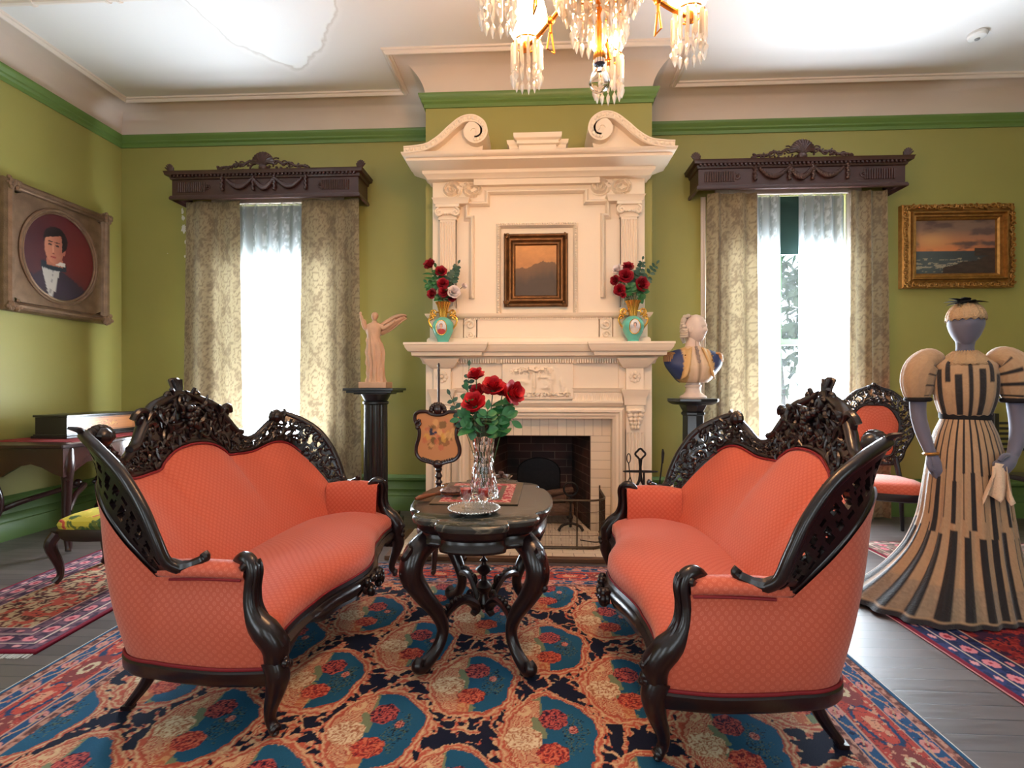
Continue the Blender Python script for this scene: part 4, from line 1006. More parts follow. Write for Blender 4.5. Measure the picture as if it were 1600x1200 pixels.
        rd = np.interp(np.linspace(0, 1, len(pp)), [0, .15, .3, .45, .6, .75, .9, 1], [.014, .026, .024, .024, .032, .046, .046, .036])
        m = MB().tube([(sg * a, b, c) for a, b, c in pp], list(rd), 12)
        for o2 in (-.02, 0, .02): m.tube([(sg * (a + o2), b - r2 * .9, c) for (a, b, c), r2 in list(zip(pp, rd))[8:32]], .006, 6)
        m.tube(spiral((sg * .742, .085, .585), (0, -1, 0), (0, 0, 1), .03, 1.3, 0, 16, .2), .010, 7)
        m.ball((sg * .742, .088, .585), (.036, .018, .018), 8, 6)
        for k in range(8): m.ball((sg * (.755 + R.uniform(-.02, .02)), -.05 + R.uniform(-.015, .01), .30 + R.uniform(-.05, .03)), R.uniform(.012, .018), 7, 5)
        obj('arm_post', m, M_rose, t, ang=50)
        obj('frame_hook', MB().tube(cr([(sg * .775, .34, .60), (sg * .765, .30, .585), (sg * .755, .25, .60), (sg * .752, .225, .615), (sg * .752, .235, .632)], 4), [.022] * 6 + [.018] * 5 + [.014] * 6, 8), M_rose, t)
        # legs
        fl = cr([(.75, -.012, .27), (.757, -.03, .22), (.755, -.02, .16), (.745, .0, .10), (.738, .006, .055), (.742, -.008, .03), (.748, -.022, .022)], 4)
        rd = np.interp(np.linspace(0, 1, len(fl)), [0, .2, .4, .6, .8, .9, 1], [.042, .04, .028, .02, .018, .022, .018])
        m = MB().tube([(sg * a, b, c) for a, b, c in fl], list(rd), 12); m.ball((sg * .742, -.012, .012), (.016, .016, .012), 8, 6)
        m.tube(spiral((sg * .757, -.045, .225), (sg, 0, 0), (0, 0, 1), .028, 1.2, 0, 14, .2), .008, 6)
        obj('leg', m, M_rose, t)
        bl = cr([(.60, .50, .235), (.605, .525, .16), (.61, .555, .09), (.622, .61, .014)], 4)
        rd = np.linspace(.032, .016, len(bl))
        m = MB().tube([(sg * a, b, c) for a, b, c in bl], list(rd), 10).box(min(sg * .605, sg * .64), max(sg * .605, sg * .64), .595, .63, .0005, .016)
        obj('leg', m, M_rose, t)
        # piping along the post and arm
        obj('piping', MB().tube([(sg * (a + .012), b + .035, c) for a, b, c in pp[10:36]], .006, 6).tube([(sg * (.775 + .008 * math.sin(PI * k / 9)), .09 + .25 * k / 9, .545 + .006 * math.sin(PI * k / 9)) for k in range(10)], .005, 6), M_pipe, t)
    obj('piping', MB().tube([tuple(c[:3] + np.array([0, -.012, -.012])) for c in C], .006, 6), M_pipe, t)
    obj('piping', MB().tube([(b[0] * 1.01, b[1] + .004, .247) for b in bot], .006, 6), M_pipe, t)
    obj('piping', MB().tube([(-.735 + 1.47 * i / ns, df(-.735 + 1.47 * i / ns) - .008, .325) for i in range(ns + 1)], .005, 6), M_pipe, t)
    return t
sofa = build_sofa('carved_sofa', 'coral upholstered sofa with dark pierced carved back on the left side of the rug')
sofa.location = (-.917, 2.465, .012); sofa.rotation_euler = (0, 0, PI / 2)
sofa2 = dup(sofa, (.425, 2.41, .012), -PI / 2 - math.radians(2.0), 'coral upholstered sofa with pierced dark carved back, on the right side of the rug')

# matching side chair behind the right sofa
ch = thing('carved_chair', 'coral upholstered chair with pierced carved oval back standing behind the right sofa', 'chair', (0, 0, 0))
ic = [(-.0, .28, 1.06), (.07, .285, 1.055), (.12, .28, 1.02), (.155, .28, .96), (.175, .275, .90), (.165, .265, .82), (.135, .255, .74), (.13, .25, .68), (.10, .25, .635), (0, .25, .62)]
oc = [(0, .31, 1.22), (.06, .31, 1.195), (.13, .305, 1.165), (.20, .30, 1.10), (.245, .29, 1.06), (.265, .285, .98), (.275, .28, .90), (.255, .27, .80), (.205, .26, .70), (.18, .255, .62), (.13, .25, .575), (0, .25, .56)]
ff = lambda h: cr([(-a, b, c) for a, b, c in h[:0:-1]] + h, 6)
I_ = ff(ic); O_ = ff(oc)
# start at the bottom so the loop closes there
def opn2(u, w_, wid):
    x = u * 40; return .16 < w_ < .84 and abs(math.sin(x * 2.2 + w_ * 4)) > .45
carve_band(resample(I_, 200), resample(O_, 200), opn2, 9, ch, 'carved_back_frame', rail=.013, orail=.015)
m = MB()
for k in range(7): a = PI * k / 6; m.ball((.035 * math.cos(a), .29, 1.195 + .025 * math.sin(a)), .016, 7, 5)
m.ball((0, .29, 1.225), .02, 8, 6); obj('crest', m, M_rose, ch)
ip = np.array(I_); c0 = np.array([0, .262, .84]); P = []
for i in range(len(ip)):
    P.append([tuple(c0 + (ip[i] - c0) * k / 6 + np.array([0, -.035 * math.cos(PI / 2 * (k / 6) ** 2), 0])) for k in range(7)])
obj('backrest', MB().grid(P, uv=uvgrid(P), cu=False), M_fab, ch, ang=70)
P = []
for i in range(29):
    a = 2 * PI * i / 28; ex = (abs(math.cos(a)) ** .6) * math.copysign(1, math.cos(a)) * .26; ey = (abs(math.sin(a)) ** .6) * math.copysign(1, math.sin(a)) * .24
    if ey > 0: ex *= .85
    P.append([(ex * f, ey * f, z) for f, z in ((1.0, .40), (1.02, .43), (.97, .465), (.8, .485), (.4, .50), (0, .505))])
obj('seat', MB().grid(P, uv=uvgrid(P)), M_fab, ch, ang=60)
P = [[(x * f, y * f, z) for (x, y, _) in [r[0] for r in P] for f, z in [fz]] for fz in ((1.03, .405), (1.04, .38), (1.03, .35), (.94, .34), (.94, .40))]
obj('seat_rail', MB().grid(P), M_rose, ch)
for sx in (-1, 1):
    obj('leg', MB().tube(cr([(sx * .23, -.20, .37), (sx * .245, -.22, .30), (sx * .235, -.205, .15), (sx * .225, -.195, .06), (sx * .235, -.215, .015)], 4), list(np.interp(np.linspace(0, 1, 17), [0, .3, .7, .9, 1], [.032, .03, .017, .015, .02])), 10), M_rose, ch)
    obj('leg', MB().tube(cr([(sx * .14, .25, .62), (sx * .17, .235, .42), (sx * .18, .24, .2), (sx * .20, .30, .012)], 4), list(np.linspace(.022, .014, 13)), 10), M_rose, ch)
ch.location = (2.74, 4.22, .0); ch.rotation_euler = (0, 0, math.radians(-22))
# ================================================================ centre table and what stands on it
TX, TY, TZt = -.262, 2.49, .672
tb = thing('centre_table', 'dark carved table with turtle shaped grey marble top between the two sofas', 'table', (TX, TY, .012))
qt = [(0, -.525), (.08, -.515), (.135, -.49), (.15, -.465), (.142, -.44), (.16, -.425), (.215, -.405), (.258, -.37), (.272, -.325), (.258, -.30), (.268, -.275), (.30, -.24), (.322, -.16), (.333, -.07)]
full = qt + [(x, -y) for x, y in qt[::-1]]; full = full + [(-x, y) for x, y in full[::-1]]
o_ = []
for p in full:
    if not o_ or (abs(p[0] - o_[-1][0]) + abs(p[1] - o_[-1][1])) > 1e-6: o_.append(p)
if abs(o_[0][0] - o_[-1][0]) < 1e-6: o_.pop()
OT = cr(o_, 4, closed=True)
def layer(prof):   # prof: (scale, z)
    m = MB(); P = [[(TX + x * (s), TY + y * (1 - (1 - s) * .7), z) for x, y in OT] for s, z in prof]; m.grid(P, cv=True); n = len(OT); k = len(prof) - 1
    m.f.append(tuple(range(n))[::-1]); m.f.append(tuple(range(k * n, k * n + n))); return m
def marble():
    m = mat('grey_marble', rgb(66, 70, 66), .22, coat=.1); nt = m.node_tree; N = nt.nodes; L = nt.links; b = N['Principled BSDF']; tc = N.new('ShaderNodeTexCoord')
    mp = N.new('ShaderNodeMapping'); mp.inputs['Scale'].default_value = (3, 9, 3); mp.inputs['Rotation'].default_value = (0, 0, .3); L.new(tc.outputs['Object'], mp.inputs[0])
    n = N.new('ShaderNodeTexNoise'); n.inputs['Scale'].default_value = 1.6; n.inputs['Detail'].default_value = 9; n.inputs['Distortion'].default_value = 1.2; L.new(mp.outputs[0], n.inputs[0])
    r = N.new('ShaderNodeValToRGB'); e = r.color_ramp.elements; e[0].position = .3; e[0].color = rgb(34, 36, 35); e[1].position = .8; e[1].color = rgb(70, 73, 68)
    for p, c in ((.47, rgb(50, 53, 50)), (.5, rgb(104, 100, 88)), (.515, rgb(52, 55, 52)), (.62, rgb(60, 62, 58))):
        x = e.new(p); x.color = c
    L.new(n.outputs[0], r.inputs[0]); L.new(r.outputs[0], b.inputs['Base Color']); return m
obj('marble_top', layer([(.96, TZt - .032), (.985, TZt - .028), (1.0, TZt - .016), (1.0, TZt - .010), (.985, TZt - .003), (.97, TZt)]), marble(), tb, world=True, ang=30)
obj('apron', layer([(.86, TZt - .125), (.90, TZt - .122), (.915, TZt - .112), (.90, TZt - .10), (.88, TZt - .095), (.87, TZt - .075), (.90, TZt - .065), (.93, TZt - .055), (.93, TZt - .045), (.95, TZt - .038), (.95, TZt - .0325)]), M_rose, tb, world=True, ang=50)
for sx in (-1, 1):
    for sy in (-1, 1):
        L_ = cr([(sx * .20, sy * .30, .56), (sx * .245, sy * .365, .52), (sx * .262, sy * .39, .44), (sx * .225, sy * .35, .34), (sx * .17, sy * .30, .24), (sx * .148, sy * .285, .16), (sx * .17, sy * .31, .09), (sx * .215, sy * .36, .045), (sx * .235, sy * .385, .055), (sx * .225, sy * .375, .08)], 5)
        n = len(L_); rd = np.interp(np.linspace(0, 1, n), [0, .12, .22, .38, .55, .68, .8, .9, 1], [.05, .052, .05, .036, .026, .026, .030, .028, .018])
        m = MB().tube([(TX + a, TY + b, c) for a, b, c in L_], list(rd), 12)
        m.lathe([(.016, 0), (.018, .01), (.010, .02), (.012, .035)], 12, (TX + sx * .205, TY + sy * .35, .0125))
        for k in range(26):
            a = R.uniform(-1, 1); m.ball((TX + sx * (.285 + R.uniform(-.03, .012)), TY + sy * (.40 + R.uniform(-.05, .02)), .47 + R.uniform(-.08, .04)), R.uniform(.011, .015), 7, 5)
        for q in range(4): m.tube(cr([(TX + sx * (.20 + .02 * q), TY + sy * (.33 + .01 * q), .545), (TX + sx * (.265), TY + sy * (.37 + .015 * q), .54), (TX + sx * .29, TY + sy * (.395 + .01 * q), .505)], 4), [.016] * 8 + [.006], 6)
        obj('leg', m, M_rose, tb, world=True)
        st = cr([(sx * .158, sy * .29, .19), (sx * .13, sy * .23, .225), (sx * .085, sy * .15, .235), (sx * .05, sy * .085, .20), (sx * .03, sy * .05, .155), (sx * .045, sy * .07, .135)], 4)
        m = MB().tube([(TX + a, TY + b, c) for a, b, c in st], list(np.interp(np.linspace(0, 1, len(st)), [0, .5, .8, 1], [.018, .022, .024, .016])), 10)
        for k in range(6):
            f = k / 6; m.ball((TX + sx * (.15 - .09 * f), TY + sy * (.27 - .16 * f), .235 + .02 * math.sin(PI * f)), .012, 6, 5)
        m.tube(spiral((TX + sx * .055, TY + sy * .095, .235), (sx * .5, sy * .86, 0), (0, 0, 1), .028, 1.2, 0, 16, .2), .008, 6)
        obj('stretcher', m, M_rose, tb, world=True)
fn = [(.012, .13), (.03, .14), (.035, .165), (.022, .19), (.02, .21), (.034, .225), (.04, .245), (.03, .262), (.014, .275), (.012, .295), (.03, .312), (.042, .325), (.03, .338), (.012, .348), (.010, .36), (.02, .368), (.008, .38), (.003, .398)]
obj('urn_finial', MB().lathe(fn, 24, (TX, TY, 0)), M_rose, tb, world=True)

# runner on the table
M_cloth = mat('runner_cloth', rgb(150, 30, 40), .85, vcol=True, bump=.3, bscale=300)
nx, ny = 130, 170; x0, x1, y0, y1 = -.495, -.085, 2.34, 2.86
U, V = np.meshgrid(np.linspace(0, 1, nx), np.linspace(0, 1, ny)); X = x0 + (x1 - x0) * U; Y = y0 + (y1 - y0) * V
red = L3(150, 34, 46); olv = L3(92, 74, 50); pal = L3(196, 150, 130); c = np.zeros(U.shape + (3,)) + red
dx = np.minimum(X - x0, x1 - X); dy = np.minimum(Y - y0, y1 - Y); e = np.minimum(dx, dy)
c[(e < .035)] = olv; c[(e > .085) & (e < .11)] = olv * 1.1
pt = fbm(X * 90, Y * 90, 3, 3); band = (e >= .035) & (e <= .085); c[band & (pt > .56)] = pal; c[(e > .11) & (fbm(X * 40, Y * 40, 3, 8) > .58)] = pal * .5 + red * .5
c *= (.85 + .3 * vnoise(X * 400, Y * 400, 2))[..., None]
Z = TZt + .003 + .0015 * fbm(X * 9, Y * 9, 2, 5)
o = obj('table_runner', MB().grid([[(float(X[i, j] + .012 * (V[i, j] - .5)), float(Y[i, j]), float(Z[i, j])) for j in range(nx)] for i in range(ny)]), M_cloth, col=c.reshape(-1, 3), solid=.002)
setp(o, 'red and olive woven runner lying on the marble table top', 'table runner')

M_crystal = mat('cut_crystal', (1, 1, 1, 1), .02, trans=1, ior=1.5)
VZ = TZt + .006
vs = thing('crystal_vase', 'tall waisted cut crystal vase holding red roses on the marble table', 'vase', (-.262, 2.475, VZ))
def cut(r, z, a): return r * (1 + .05 * math.cos(14 * a + z * 30) * math.cos(z * 90))
prof = [(.070, 0), (.073, .006), (.070, .03), (.062, .07), (.053, .12), (.046, .17), (.044, .21), (.049, .26), (.058, .31), (.068, .355), (.077, .385), (.074, .386), (.062, .355), (.052, .31), (.043, .26), (.037, .21), (.038, .17), (.045, .12), (.052, .07), (.055, .03), (.03, .022)]
pf = cr(prof, 3)
m = MB(); P = []
for i, (r, z) in enumerate(pf):
    out = i < 32; P.append([(((r if not out else cut(r, z, 2 * PI * k / 84) + (.003 if i % 3 == 0 else 0)) * math.cos(2 * PI * k / 84)), ((r if not out else cut(r, z, 2 * PI * k / 84) + (.003 if i % 3 == 0 else 0)) * math.sin(2 * PI * k / 84)), z) for k in range(84)])
m.grid(P, cv=True); n = 84; m.f.append(tuple(range(n))[::-1]); m.f.append(tuple((len(P) - 1) * n + k for k in range(n)))
obj('vase_body', m, M_crystal, vs, ang=12)

# ---- flowers
M_red = mat('rose_petals_red', rgb(176, 10, 26), .6); M_dred = mat('rose_petals_crimson', rgb(146, 8, 30), .6); M_wht = mat('rose_petals_white', rgb(232, 216, 212), .55)
M_lf = mat('rose_leaf', rgb(48, 108, 58), .45, var=.3, vscale=30); M_euc = mat('eucalyptus_leaf', rgb(46, 78, 62), .5, var=.25, vscale=30); M_stem = mat('flower_stem', rgb(52, 82, 40), .5)
def petal(m, base, dirn, up, w_, h, curl, cup):
    base = Vector(base); dirn = Vector(dirn).normalized(); up = Vector(up).normalized(); side = up.cross(dirn).normalized(); P = []
    for i in range(6):
        v = i / 5; wv = w_ * (math.sin(min(1, v * 1.15 + .12) * PI * .62)); out = curl * v * v * h + .15 * h * v; r = []
        for j in range(5):
            s = (j - 2) / 2; p = base + up * (h * v - .25 * curl * h * v ** 4 - abs(s) * .12 * h * v) + dirn * (out - cup * w_ * s * s + .12 * h) + side * (wv * s); r.append(tuple(p))
        P.append(r)
    m.grid(P)
def rose_mesh(sc_, rs):
    m = MB(); r_ = random.Random(rs)
    for ring, (n, h, w_, cu, off) in enumerate([(3, .9, .32, .0, .03), (4, 1.0, .45, .18, .10), (5, 1.0, .55, .4, .2), (6, .85, .62, .75, .26), (5, .6, .6, 1.1, .26)]):
        for k in range(n):
            a = 2 * PI * (k + .5 * (ring % 2)) / n + r_.uniform(-.2, .2); d = Vector((math.cos(a), math.sin(a), 0))
            petal(m, d * off * sc_ * .6 + Vector((0, 0, -.25 * sc_ * (ring > 2))), d, Vector((0, 0, 1)) + d * cu * .35, w_ * sc_ * .8, h * sc_, cu * .8, .4)
    return m
rose_cache = {}
def orient(o, loc, dirn, roll=0, s=1):
    q = Vector(dirn).to_track_quat('Z', 'Y'); o.rotation_mode = 'QUATERNION'; o.rotation_quaternion = q; o.location = loc; o.scale = (s, s, s)
def leaf(m, base, tip, w_, nrm=(0, 0, 1), n=6):
    base = Vector(base); tip = Vector(tip); d = tip - base; nr = Vector(nrm); side = d.cross(nr)
    if side.length < 1e-6: side = d.orthogonal()
    side.normalize(); nr = side.cross(d).normalized(); P = []
    for i in range(n + 1):
        v = i / n; ww = w_ * math.sin(PI * min(1, v * .92 + .04)) ** .8; c = base + d * v - nr * d.length * .18 * v * v
        P.append([tuple(c - side * ww + nr * ww * .25), tuple(c), tuple(c + side * ww + nr * ww * .25)])
    m.grid(P)
def make_rose(name, label, root, head, dirn, size, mt, leaves=2, group=None, seed=1, cat='rose'):
    head = Vector(head); root = Vector(root)
    t = thing(name, label, cat, tuple(root), 0, group)
    key = (mt.name, seed % 3)
    b = MB(); rm = rose_mesh(size, seed); q = Vector(dirn).to_track_quat('Z', 'Y').to_matrix().to_4x4()
    rm.xf(Matrix.Translation(head - Vector(dirn).normalized() * size * .3) @ q)
    o = obj('blossom', rm, mt, t, world=True, ang=80)
    mid = root.lerp(head, .55) + Vector((0, 0, .02)); base = head - Vector(dirn).normalized() * size * .45
    obj('stem', MB().tube(cr([tuple(root), tuple(mid), tuple(base)], 4), .0028, 6).ball(tuple(base), size * .22, 8, 5), M_stem, t, world=True)
    r_ = random.Random(seed)
    for k in range(leaves):
        f = .5 + .4 * (k + 1) / (leaves + 1); p = root.lerp(head, f); a = r_.uniform(0, 6.28); l = size * r_.uniform(1.3, 1.9)
        lm = MB(); leaf(lm, p, p + Vector((math.cos(a) * l, math.sin(a) * l * .6 - .3 * l, r_.uniform(-.2, .5) * l)), l * .3, (0, -.6, 1)); obj('leaf', lm, M_lf, t, world=True, ang=80)
    return t
vx, vy, vz = -.262, 2.475, VZ
root = (vx, vy, VZ + .05)
def hp(px, py, dY=0): return at(px, py, Y=vy + dY)
g = 'red roses in the crystal vase'
rs = [((743, 585), 0, (-.1, -.4, 1), .030, 'topmost red rosebud standing highest above the crystal vase'),
      ((746, 611), .02, (-.3, -.5, .6), .028, 'small red rose just under the topmost bud in the crystal vase'),
      ((740, 629), -.04, (-.2, -.7, .8), .040, 'large red rose at the lower left of the crystal vase bouquet'),
      ((770, 604), .03, (.0, -.7, .9), .040, 'large red rose in the upper middle of the crystal vase bouquet'),
      ((786, 610), .05, (.2, -.5, .9), .032, 'red rose behind the middle blooms of the crystal vase bouquet'),
      ((802, 614), -.02, (.9, -.6, .3), .042, 'open red rose leaning out at the right of the crystal vase bouquet')]
for i, (p, dy, d, s, lb) in enumerate(rs):
    make_rose('red_rose', lb, (vx + (p[0] - 756) * .0003, vy + .01 * (i - 2.5), VZ + .05), hp(p[0], p[1], dy), d, s * 1.45, M_red, 3, seed=i + 1)
def sprig(name, label, root, tip, n, w_, mt, bend=(0, 0, 0), cat='sprig', rnd=.9, sd=1):
    r_ = random.Random(sd); root = Vector(root); tip = Vector(tip); t = thing(name, label, cat, tuple(root)); mid = root.lerp(tip, .6) + Vector(bend); pts = [Vector(p) for p in cr([tuple(root), tuple(mid), tuple(tip)], 8)]
    obj('stem', MB().tube(pts, .0018, 5), M_stem, t, world=True); m = MB()
    for k in range(n):
        f = .45 + .55 * k / n; p = pts[int(f * (len(pts) - 1))]; d = (pts[-1] - pts[-4]).normalized()
        for s in (-1, 1):
            sd_ = d.cross(Vector((0, -1, 0))).normalized() * s; L_ = w_ * 2.0 * (1 - .4 * k / n); leaf(m, p, p + (sd_ * .9 + d * .35 + Vector((0, r_.uniform(-.6, .4), 0))).normalized() * L_, L_ * .36, (0, -1, .3))
    leaf(m, pts[-1], pts[-1] + (pts[-1] - pts[-3]).normalized() * w_ * 1.4, w_ * .4, (0, -1, .2))
    obj('foliage', m, mt, t, world=True, ang=80); return t
sprig('eucalyptus_sprig', 'eucalyptus sprig reaching out to the left of the crystal vase', (vx, vy, VZ + .06), hp(703, 617), 5, .022, M_euc, (0, 0, .03), sd=2)
sprig('eucalyptus_sprig', 'eucalyptus sprig rising behind the topmost bud of the crystal vase', (vx, vy + .02, VZ + .06), hp(733, 572, .05), 7, .022, M_euc, (-.03, 0, .0), sd=3)
sprig('rose_leaf_spray', 'broad green leaf spray hanging over the left rim of the crystal vase', (vx - .01, vy - .02, VZ + .1), hp(718, 655, -.05), 3, .034, M_lf, (.02, 0, .10), sd=4)
sprig('rose_leaf_spray', 'broad green leaf spray hanging over the right rim of the crystal vase', (vx + .01, vy - .02, VZ + .1), hp(800, 658, -.05), 3, .040, M_lf, (-.01, 0, .12), sd=5)
sprig('rose_leaf_spray', 'dark leaf spray filling the front of the crystal vase bouquet', (vx, vy - .02, VZ + .1), hp(762, 640, -.07), 5, .034, M_lf, (0, 0, .03), sd=6)
sprig('rose_leaf_spray', 'leaf spray at the left heart of the crystal vase bouquet', (vx, vy, VZ + .1), hp(730, 610, .02), 5, .032, M_lf, (0, 0, .03), sd=8)
sprig('rose_leaf_spray', 'leaf spray at the right heart of the crystal vase bouquet', (vx, vy, VZ + .1), hp(788, 632, .0), 5, .032, M_lf, (0, 0, .03), sd=9)

# tray and glasses
M_silver = mat('silver_plate', rgb(210, 206, 200), .18, 1.0, bump=.25, bscale=120)
tc_ = (-.275, 2.205)
tr = thing('silver_tray', 'round silver tray with a beaded rim near the front of the marble table', 'tray', (tc_[0], tc_[1], TZt))
obj('plate', MB().lathe([(.07, .001), (.075, .008), (.085, .010), (.105, .014), (.112, .018), (.112, .021), (.105, .019), (.085, .014), (.074, .012), (.002, .012)], 48, tc_ + (TZt,)), M_silver, tr, world=True)
m = MB()
for k in range(46): a = 2 * PI * k / 46; m.ball((tc_[0] + .110 * math.cos(a), tc_[1] + .110 * math.sin(a), TZt + .021), .0048, 6, 4)
obj('beaded_rim', m, M_silver, tr, world=True)
for k in range(3): a = 2 * PI * k / 3 + .5; obj('foot', MB().ball((tc_[0] + .07 * math.cos(a), tc_[1] + .07 * math.sin(a), TZt + .0065), .006, 8, 6), M_silver, tr, world=True)
M_wine = mat('red_cordial', rgb(196, 8, 26), .1, trans=.25, ior=1.34)
def thin_glass():
    m = bpy.data.materials.new('thin_cut_glass'); m.use_nodes = True; nt = m.node_tree; nt.nodes.clear(); N = nt.nodes; o = N.new('ShaderNodeOutputMaterial'); t = N.new('ShaderNodeBsdfTransparent'); g = N.new('ShaderNodeBsdfGlossy'); x = N.new('ShaderNodeMixShader'); l = N.new('ShaderNodeLayerWeight')
    g.inputs['Roughness'].default_value = .04; l.inputs[0].default_value = .35; mr = N.new('ShaderNodeMapRange'); mr.inputs['To Min'].default_value = .12; mr.inputs['To Max'].default_value = .8
    nt.links.new(l.outputs['Facing'], mr.inputs[0]); nt.links.new(mr.outputs[0], x.inputs[0]); nt.links.new(t.outputs[0], x.inputs[1]); nt.links.new(g.outputs[0], x.inputs[2]); nt.links.new(x.outputs[0], o.inputs[0]); return m
M_thin = thin_glass()
def glass(name, label, x, y, z):
    t = thing(name, label, 'glass', (x, y, z))
    pr_ = [(.018, 0), (.020, .002), (.008, .006), (.006, .014), (.008, .022), (.018, .032), (.0235, .045), (.026, .07), (.0275, .092), (.0262, .092), (.0245, .07), (.0215, .047), (.015, .036), (.004, .032)]
    obj('goblet', MB().lathe(pr_, 24, rfn=lambda r, z, a: r * (1 + (.03 * math.cos(10 * a) if .03 < z < .075 else 0))), M_thin, t)
    obj('cordial', MB().lathe([(.013, .0365), (.0208, .047), (.0238, .07), (.0250, .083), (.001, .083)], 24), M_wine, t)
    return t
glass('cordial_glass', 'small cut glass of red cordial on the left side of the silver tray', -.313, 2.235, TZt + .0125)
glass('cordial_glass', 'small cut glass of red cordial on the right side of the silver tray', -.236, 2.225, TZt + .0125)
# brush / hand mirror
hb = thing('hand_brush', 'wooden handled brush with embossed silver back lying on the left of the runner', 'brush', (-.42, 2.46, TZt + .006))
M_hw = mat('brown_handle_wood', rgb(112, 60, 34), .35)
P = []
for i in range(15):
    a = PI * i / 14; rz_ = .018 * math.sin(a); P.append([(-.40 - .075 * math.cos(a), 2.53 - .03 * math.cos(a) * 1 + .0, 0)] * 1)
hd = MB().ball((0, 0, .026), (.085, .048, .020), 18, 10); hd.xf(Matrix.Translation((-.40, 2.52, TZt + .005)) @ Matrix.Rotation(.35, 4, 'Z'))
obj('silver_back', hd, mat('embossed_silver', rgb(132, 104, 94), .35, .8, bump=1, bscale=90), hb, world=True)
hd = MB().ball((0, 0, .014), (.082, .045, .012), 18, 6); hd.xf(Matrix.Translation((-.40, 2.52, TZt + .005)) @ Matrix.Rotation(.35, 4, 'Z')); obj('bristle_block', hd, M_hw, hb, world=True)
obj('handle', MB().tube([(-.478, 2.485, TZt + .022), (-.50, 2.465, TZt + .02), (-.535, 2.43, TZt + .018), (-.56, 2.40, TZt + .016), (-.575, 2.385, TZt + .015)], [.012, .007, .011, .013, .006], 10), M_hw, hb, world=True)
# sweets dish
dc = (-.205, 2.91)
ds = thing('glass_dish', 'small cut glass dish of chocolates at the back of the marble table', 'dish', (dc[0], dc[1], TZt))
obj('bowl', MB().lathe([(.025, .001), (.03, .004), (.045, .015), (.06, .032), (.063, .034), (.058, .031), (.042, .017), (.002, .010)], 28, dc + (TZt,), rfn=lambda r, z, a: r * (1 + .03 * math.cos(14 * a))), M_thin, ds, world=True, ang=15)
M_choc = mat('chocolate', rgb(70, 40, 30), .4, bump=.6, bscale=90)
for i, (dx, dy, z, lb) in enumerate([(-.018, -.012, .028, 'front left'), (.018, -.01, .028, 'front right'), (0, .02, .028, 'rear'), (-.002, -.002, .050, 'topmost')]):
    o = obj('chocolate_sweet', MB().ball((dc[0] + dx, dc[1] + dy, TZt + z), (.016, .015, .013), 10, 7), M_choc); setp(o, 'round dark chocolate, the %s one in the glass dish' % lb, 'sweet', 'chocolates in the glass dish')

# ================================================================ pole screen
M_mah = mat('mahogany', rgb(40, 18, 16), .3, coat=.2, var=.2, vscale=10)
pcx, pcy = -.665, 3.42
ps = thing('pole_screen', 'mahogany pole screen with embroidered shield shaped banner standing left of the fireplace opening', 'fire screen', (pcx, pcy, .012))
obj('pole', MB().lathe([(.004, 1.372), (.009, 1.355), (.005, 1.34), (.009, 1.325), (.0075, 1.31), (.0085, .72), (.010, .70)][::-1], 12, (pcx, pcy, 0)), M_mah, ps, world=True)
obj('turned_column', MB().lathe([(.03, .20), (.04, .24), (.03, .29), (.018, .34), (.022, .38), (.034, .42), (.026, .46), (.016, .50), (.024, .53), (.014, .55), (.026, .57), (.014, .59), (.026, .61), (.014, .635), (.024, .655), (.012, .70)], 16, (pcx, pcy, 0)), M_mah, ps, world=True)
for k in range(3):
    a = PI / 2 + 2 * PI * k / 3 + PI; dx, dy = math.cos(a), math.sin(a)
    obj('leg', MB().tube(cr([(pcx + dx * .02, pcy + dy * .02, .24), (pcx + dx * .08, pcy + dy * .08, .23), (pcx + dx * .13, pcy + dy * .13, .13), (pcx + dx * .17, pcy + dy * .17, .035), (pcx + dx * .20, pcy + dy * .20, .032)], 4), [.022] * 5 + [.02] * 5 + [.016] * 5 + [.014, .012], 8), M_mah, ps, world=True)
sh = [(-.075, 1.045), (-.12, 1.045), (-.148, 1.03), (-.155, 1.0), (-.142, .96), (-.125, .92), (-.128, .87), (-.145, .81), (-.142, .76), (-.11, .725), (-.06, .71), (-.03, .70), (0, .69)]
shp = sh + [(-x, z) for x, z in sh[-2::-1]] + [(.04, 1.03), (0, 1.025), (-.04, 1.03)]
SP = cr(shp, 4, closed=True); by = pcy - .03
obj('banner_frame', MB().tube([(pcx + x, by, z) for x, z in SP], .013, 8, closed=True), M_mah, ps, world=True)
def embro():
    nx, nz = 90, 90; X, Z = np.meshgrid(np.linspace(-1, 1, nx), np.linspace(-1, 1, nz)); c = np.zeros(X.shape + (3,)) + L3(188, 132, 88)
    r_ = random.Random(12)
    for k in range(34):
        cx, cz, rr_ = r_.gauss(0, .32), r_.gauss(-.05, .34), r_.uniform(.06, .17)
        d = np.hypot(X - cx, (Z - cz)) / rr_ + .6 * (fbm(X * 9, Z * 9, 2, k) - .5); m_ = d < 1
        col = [L3(206, 160, 76), L3(186, 96, 72), L3(214, 168, 110), L3(120, 84, 44), L3(196, 120, 90), L3(92, 78, 44)][k % 6]; c[m_] = c[m_] * .35 + col * .65
    b = (np.abs(X + .22 + (Z - .22) * .4) < .16) & (np.abs(Z - .22 - X * .3) < .05); c[b] = L3(40, 48, 78)
    b = (np.abs(X + .30) < .06) & (np.abs(Z - .22) < .12); c[b] = L3(44, 50, 70)
    return c
em = embro(); cen = np.array([0, .86]); m = MB(); NR_ = 26; P = []; colr = []
for k in range(NR_ + 1):
    row = []
    for x, z in SP:
        q = cen + (np.array([x, z]) - cen) * k / NR_; row.append((pcx + q[0], by, q[1])); i = int(np.clip((q[1] - .69) / .36 * 89, 0, 89)); j = int(np.clip((q[0] + .155) / .31 * 89, 0, 89)); colr.append(em[i, j])
    P.append(row)
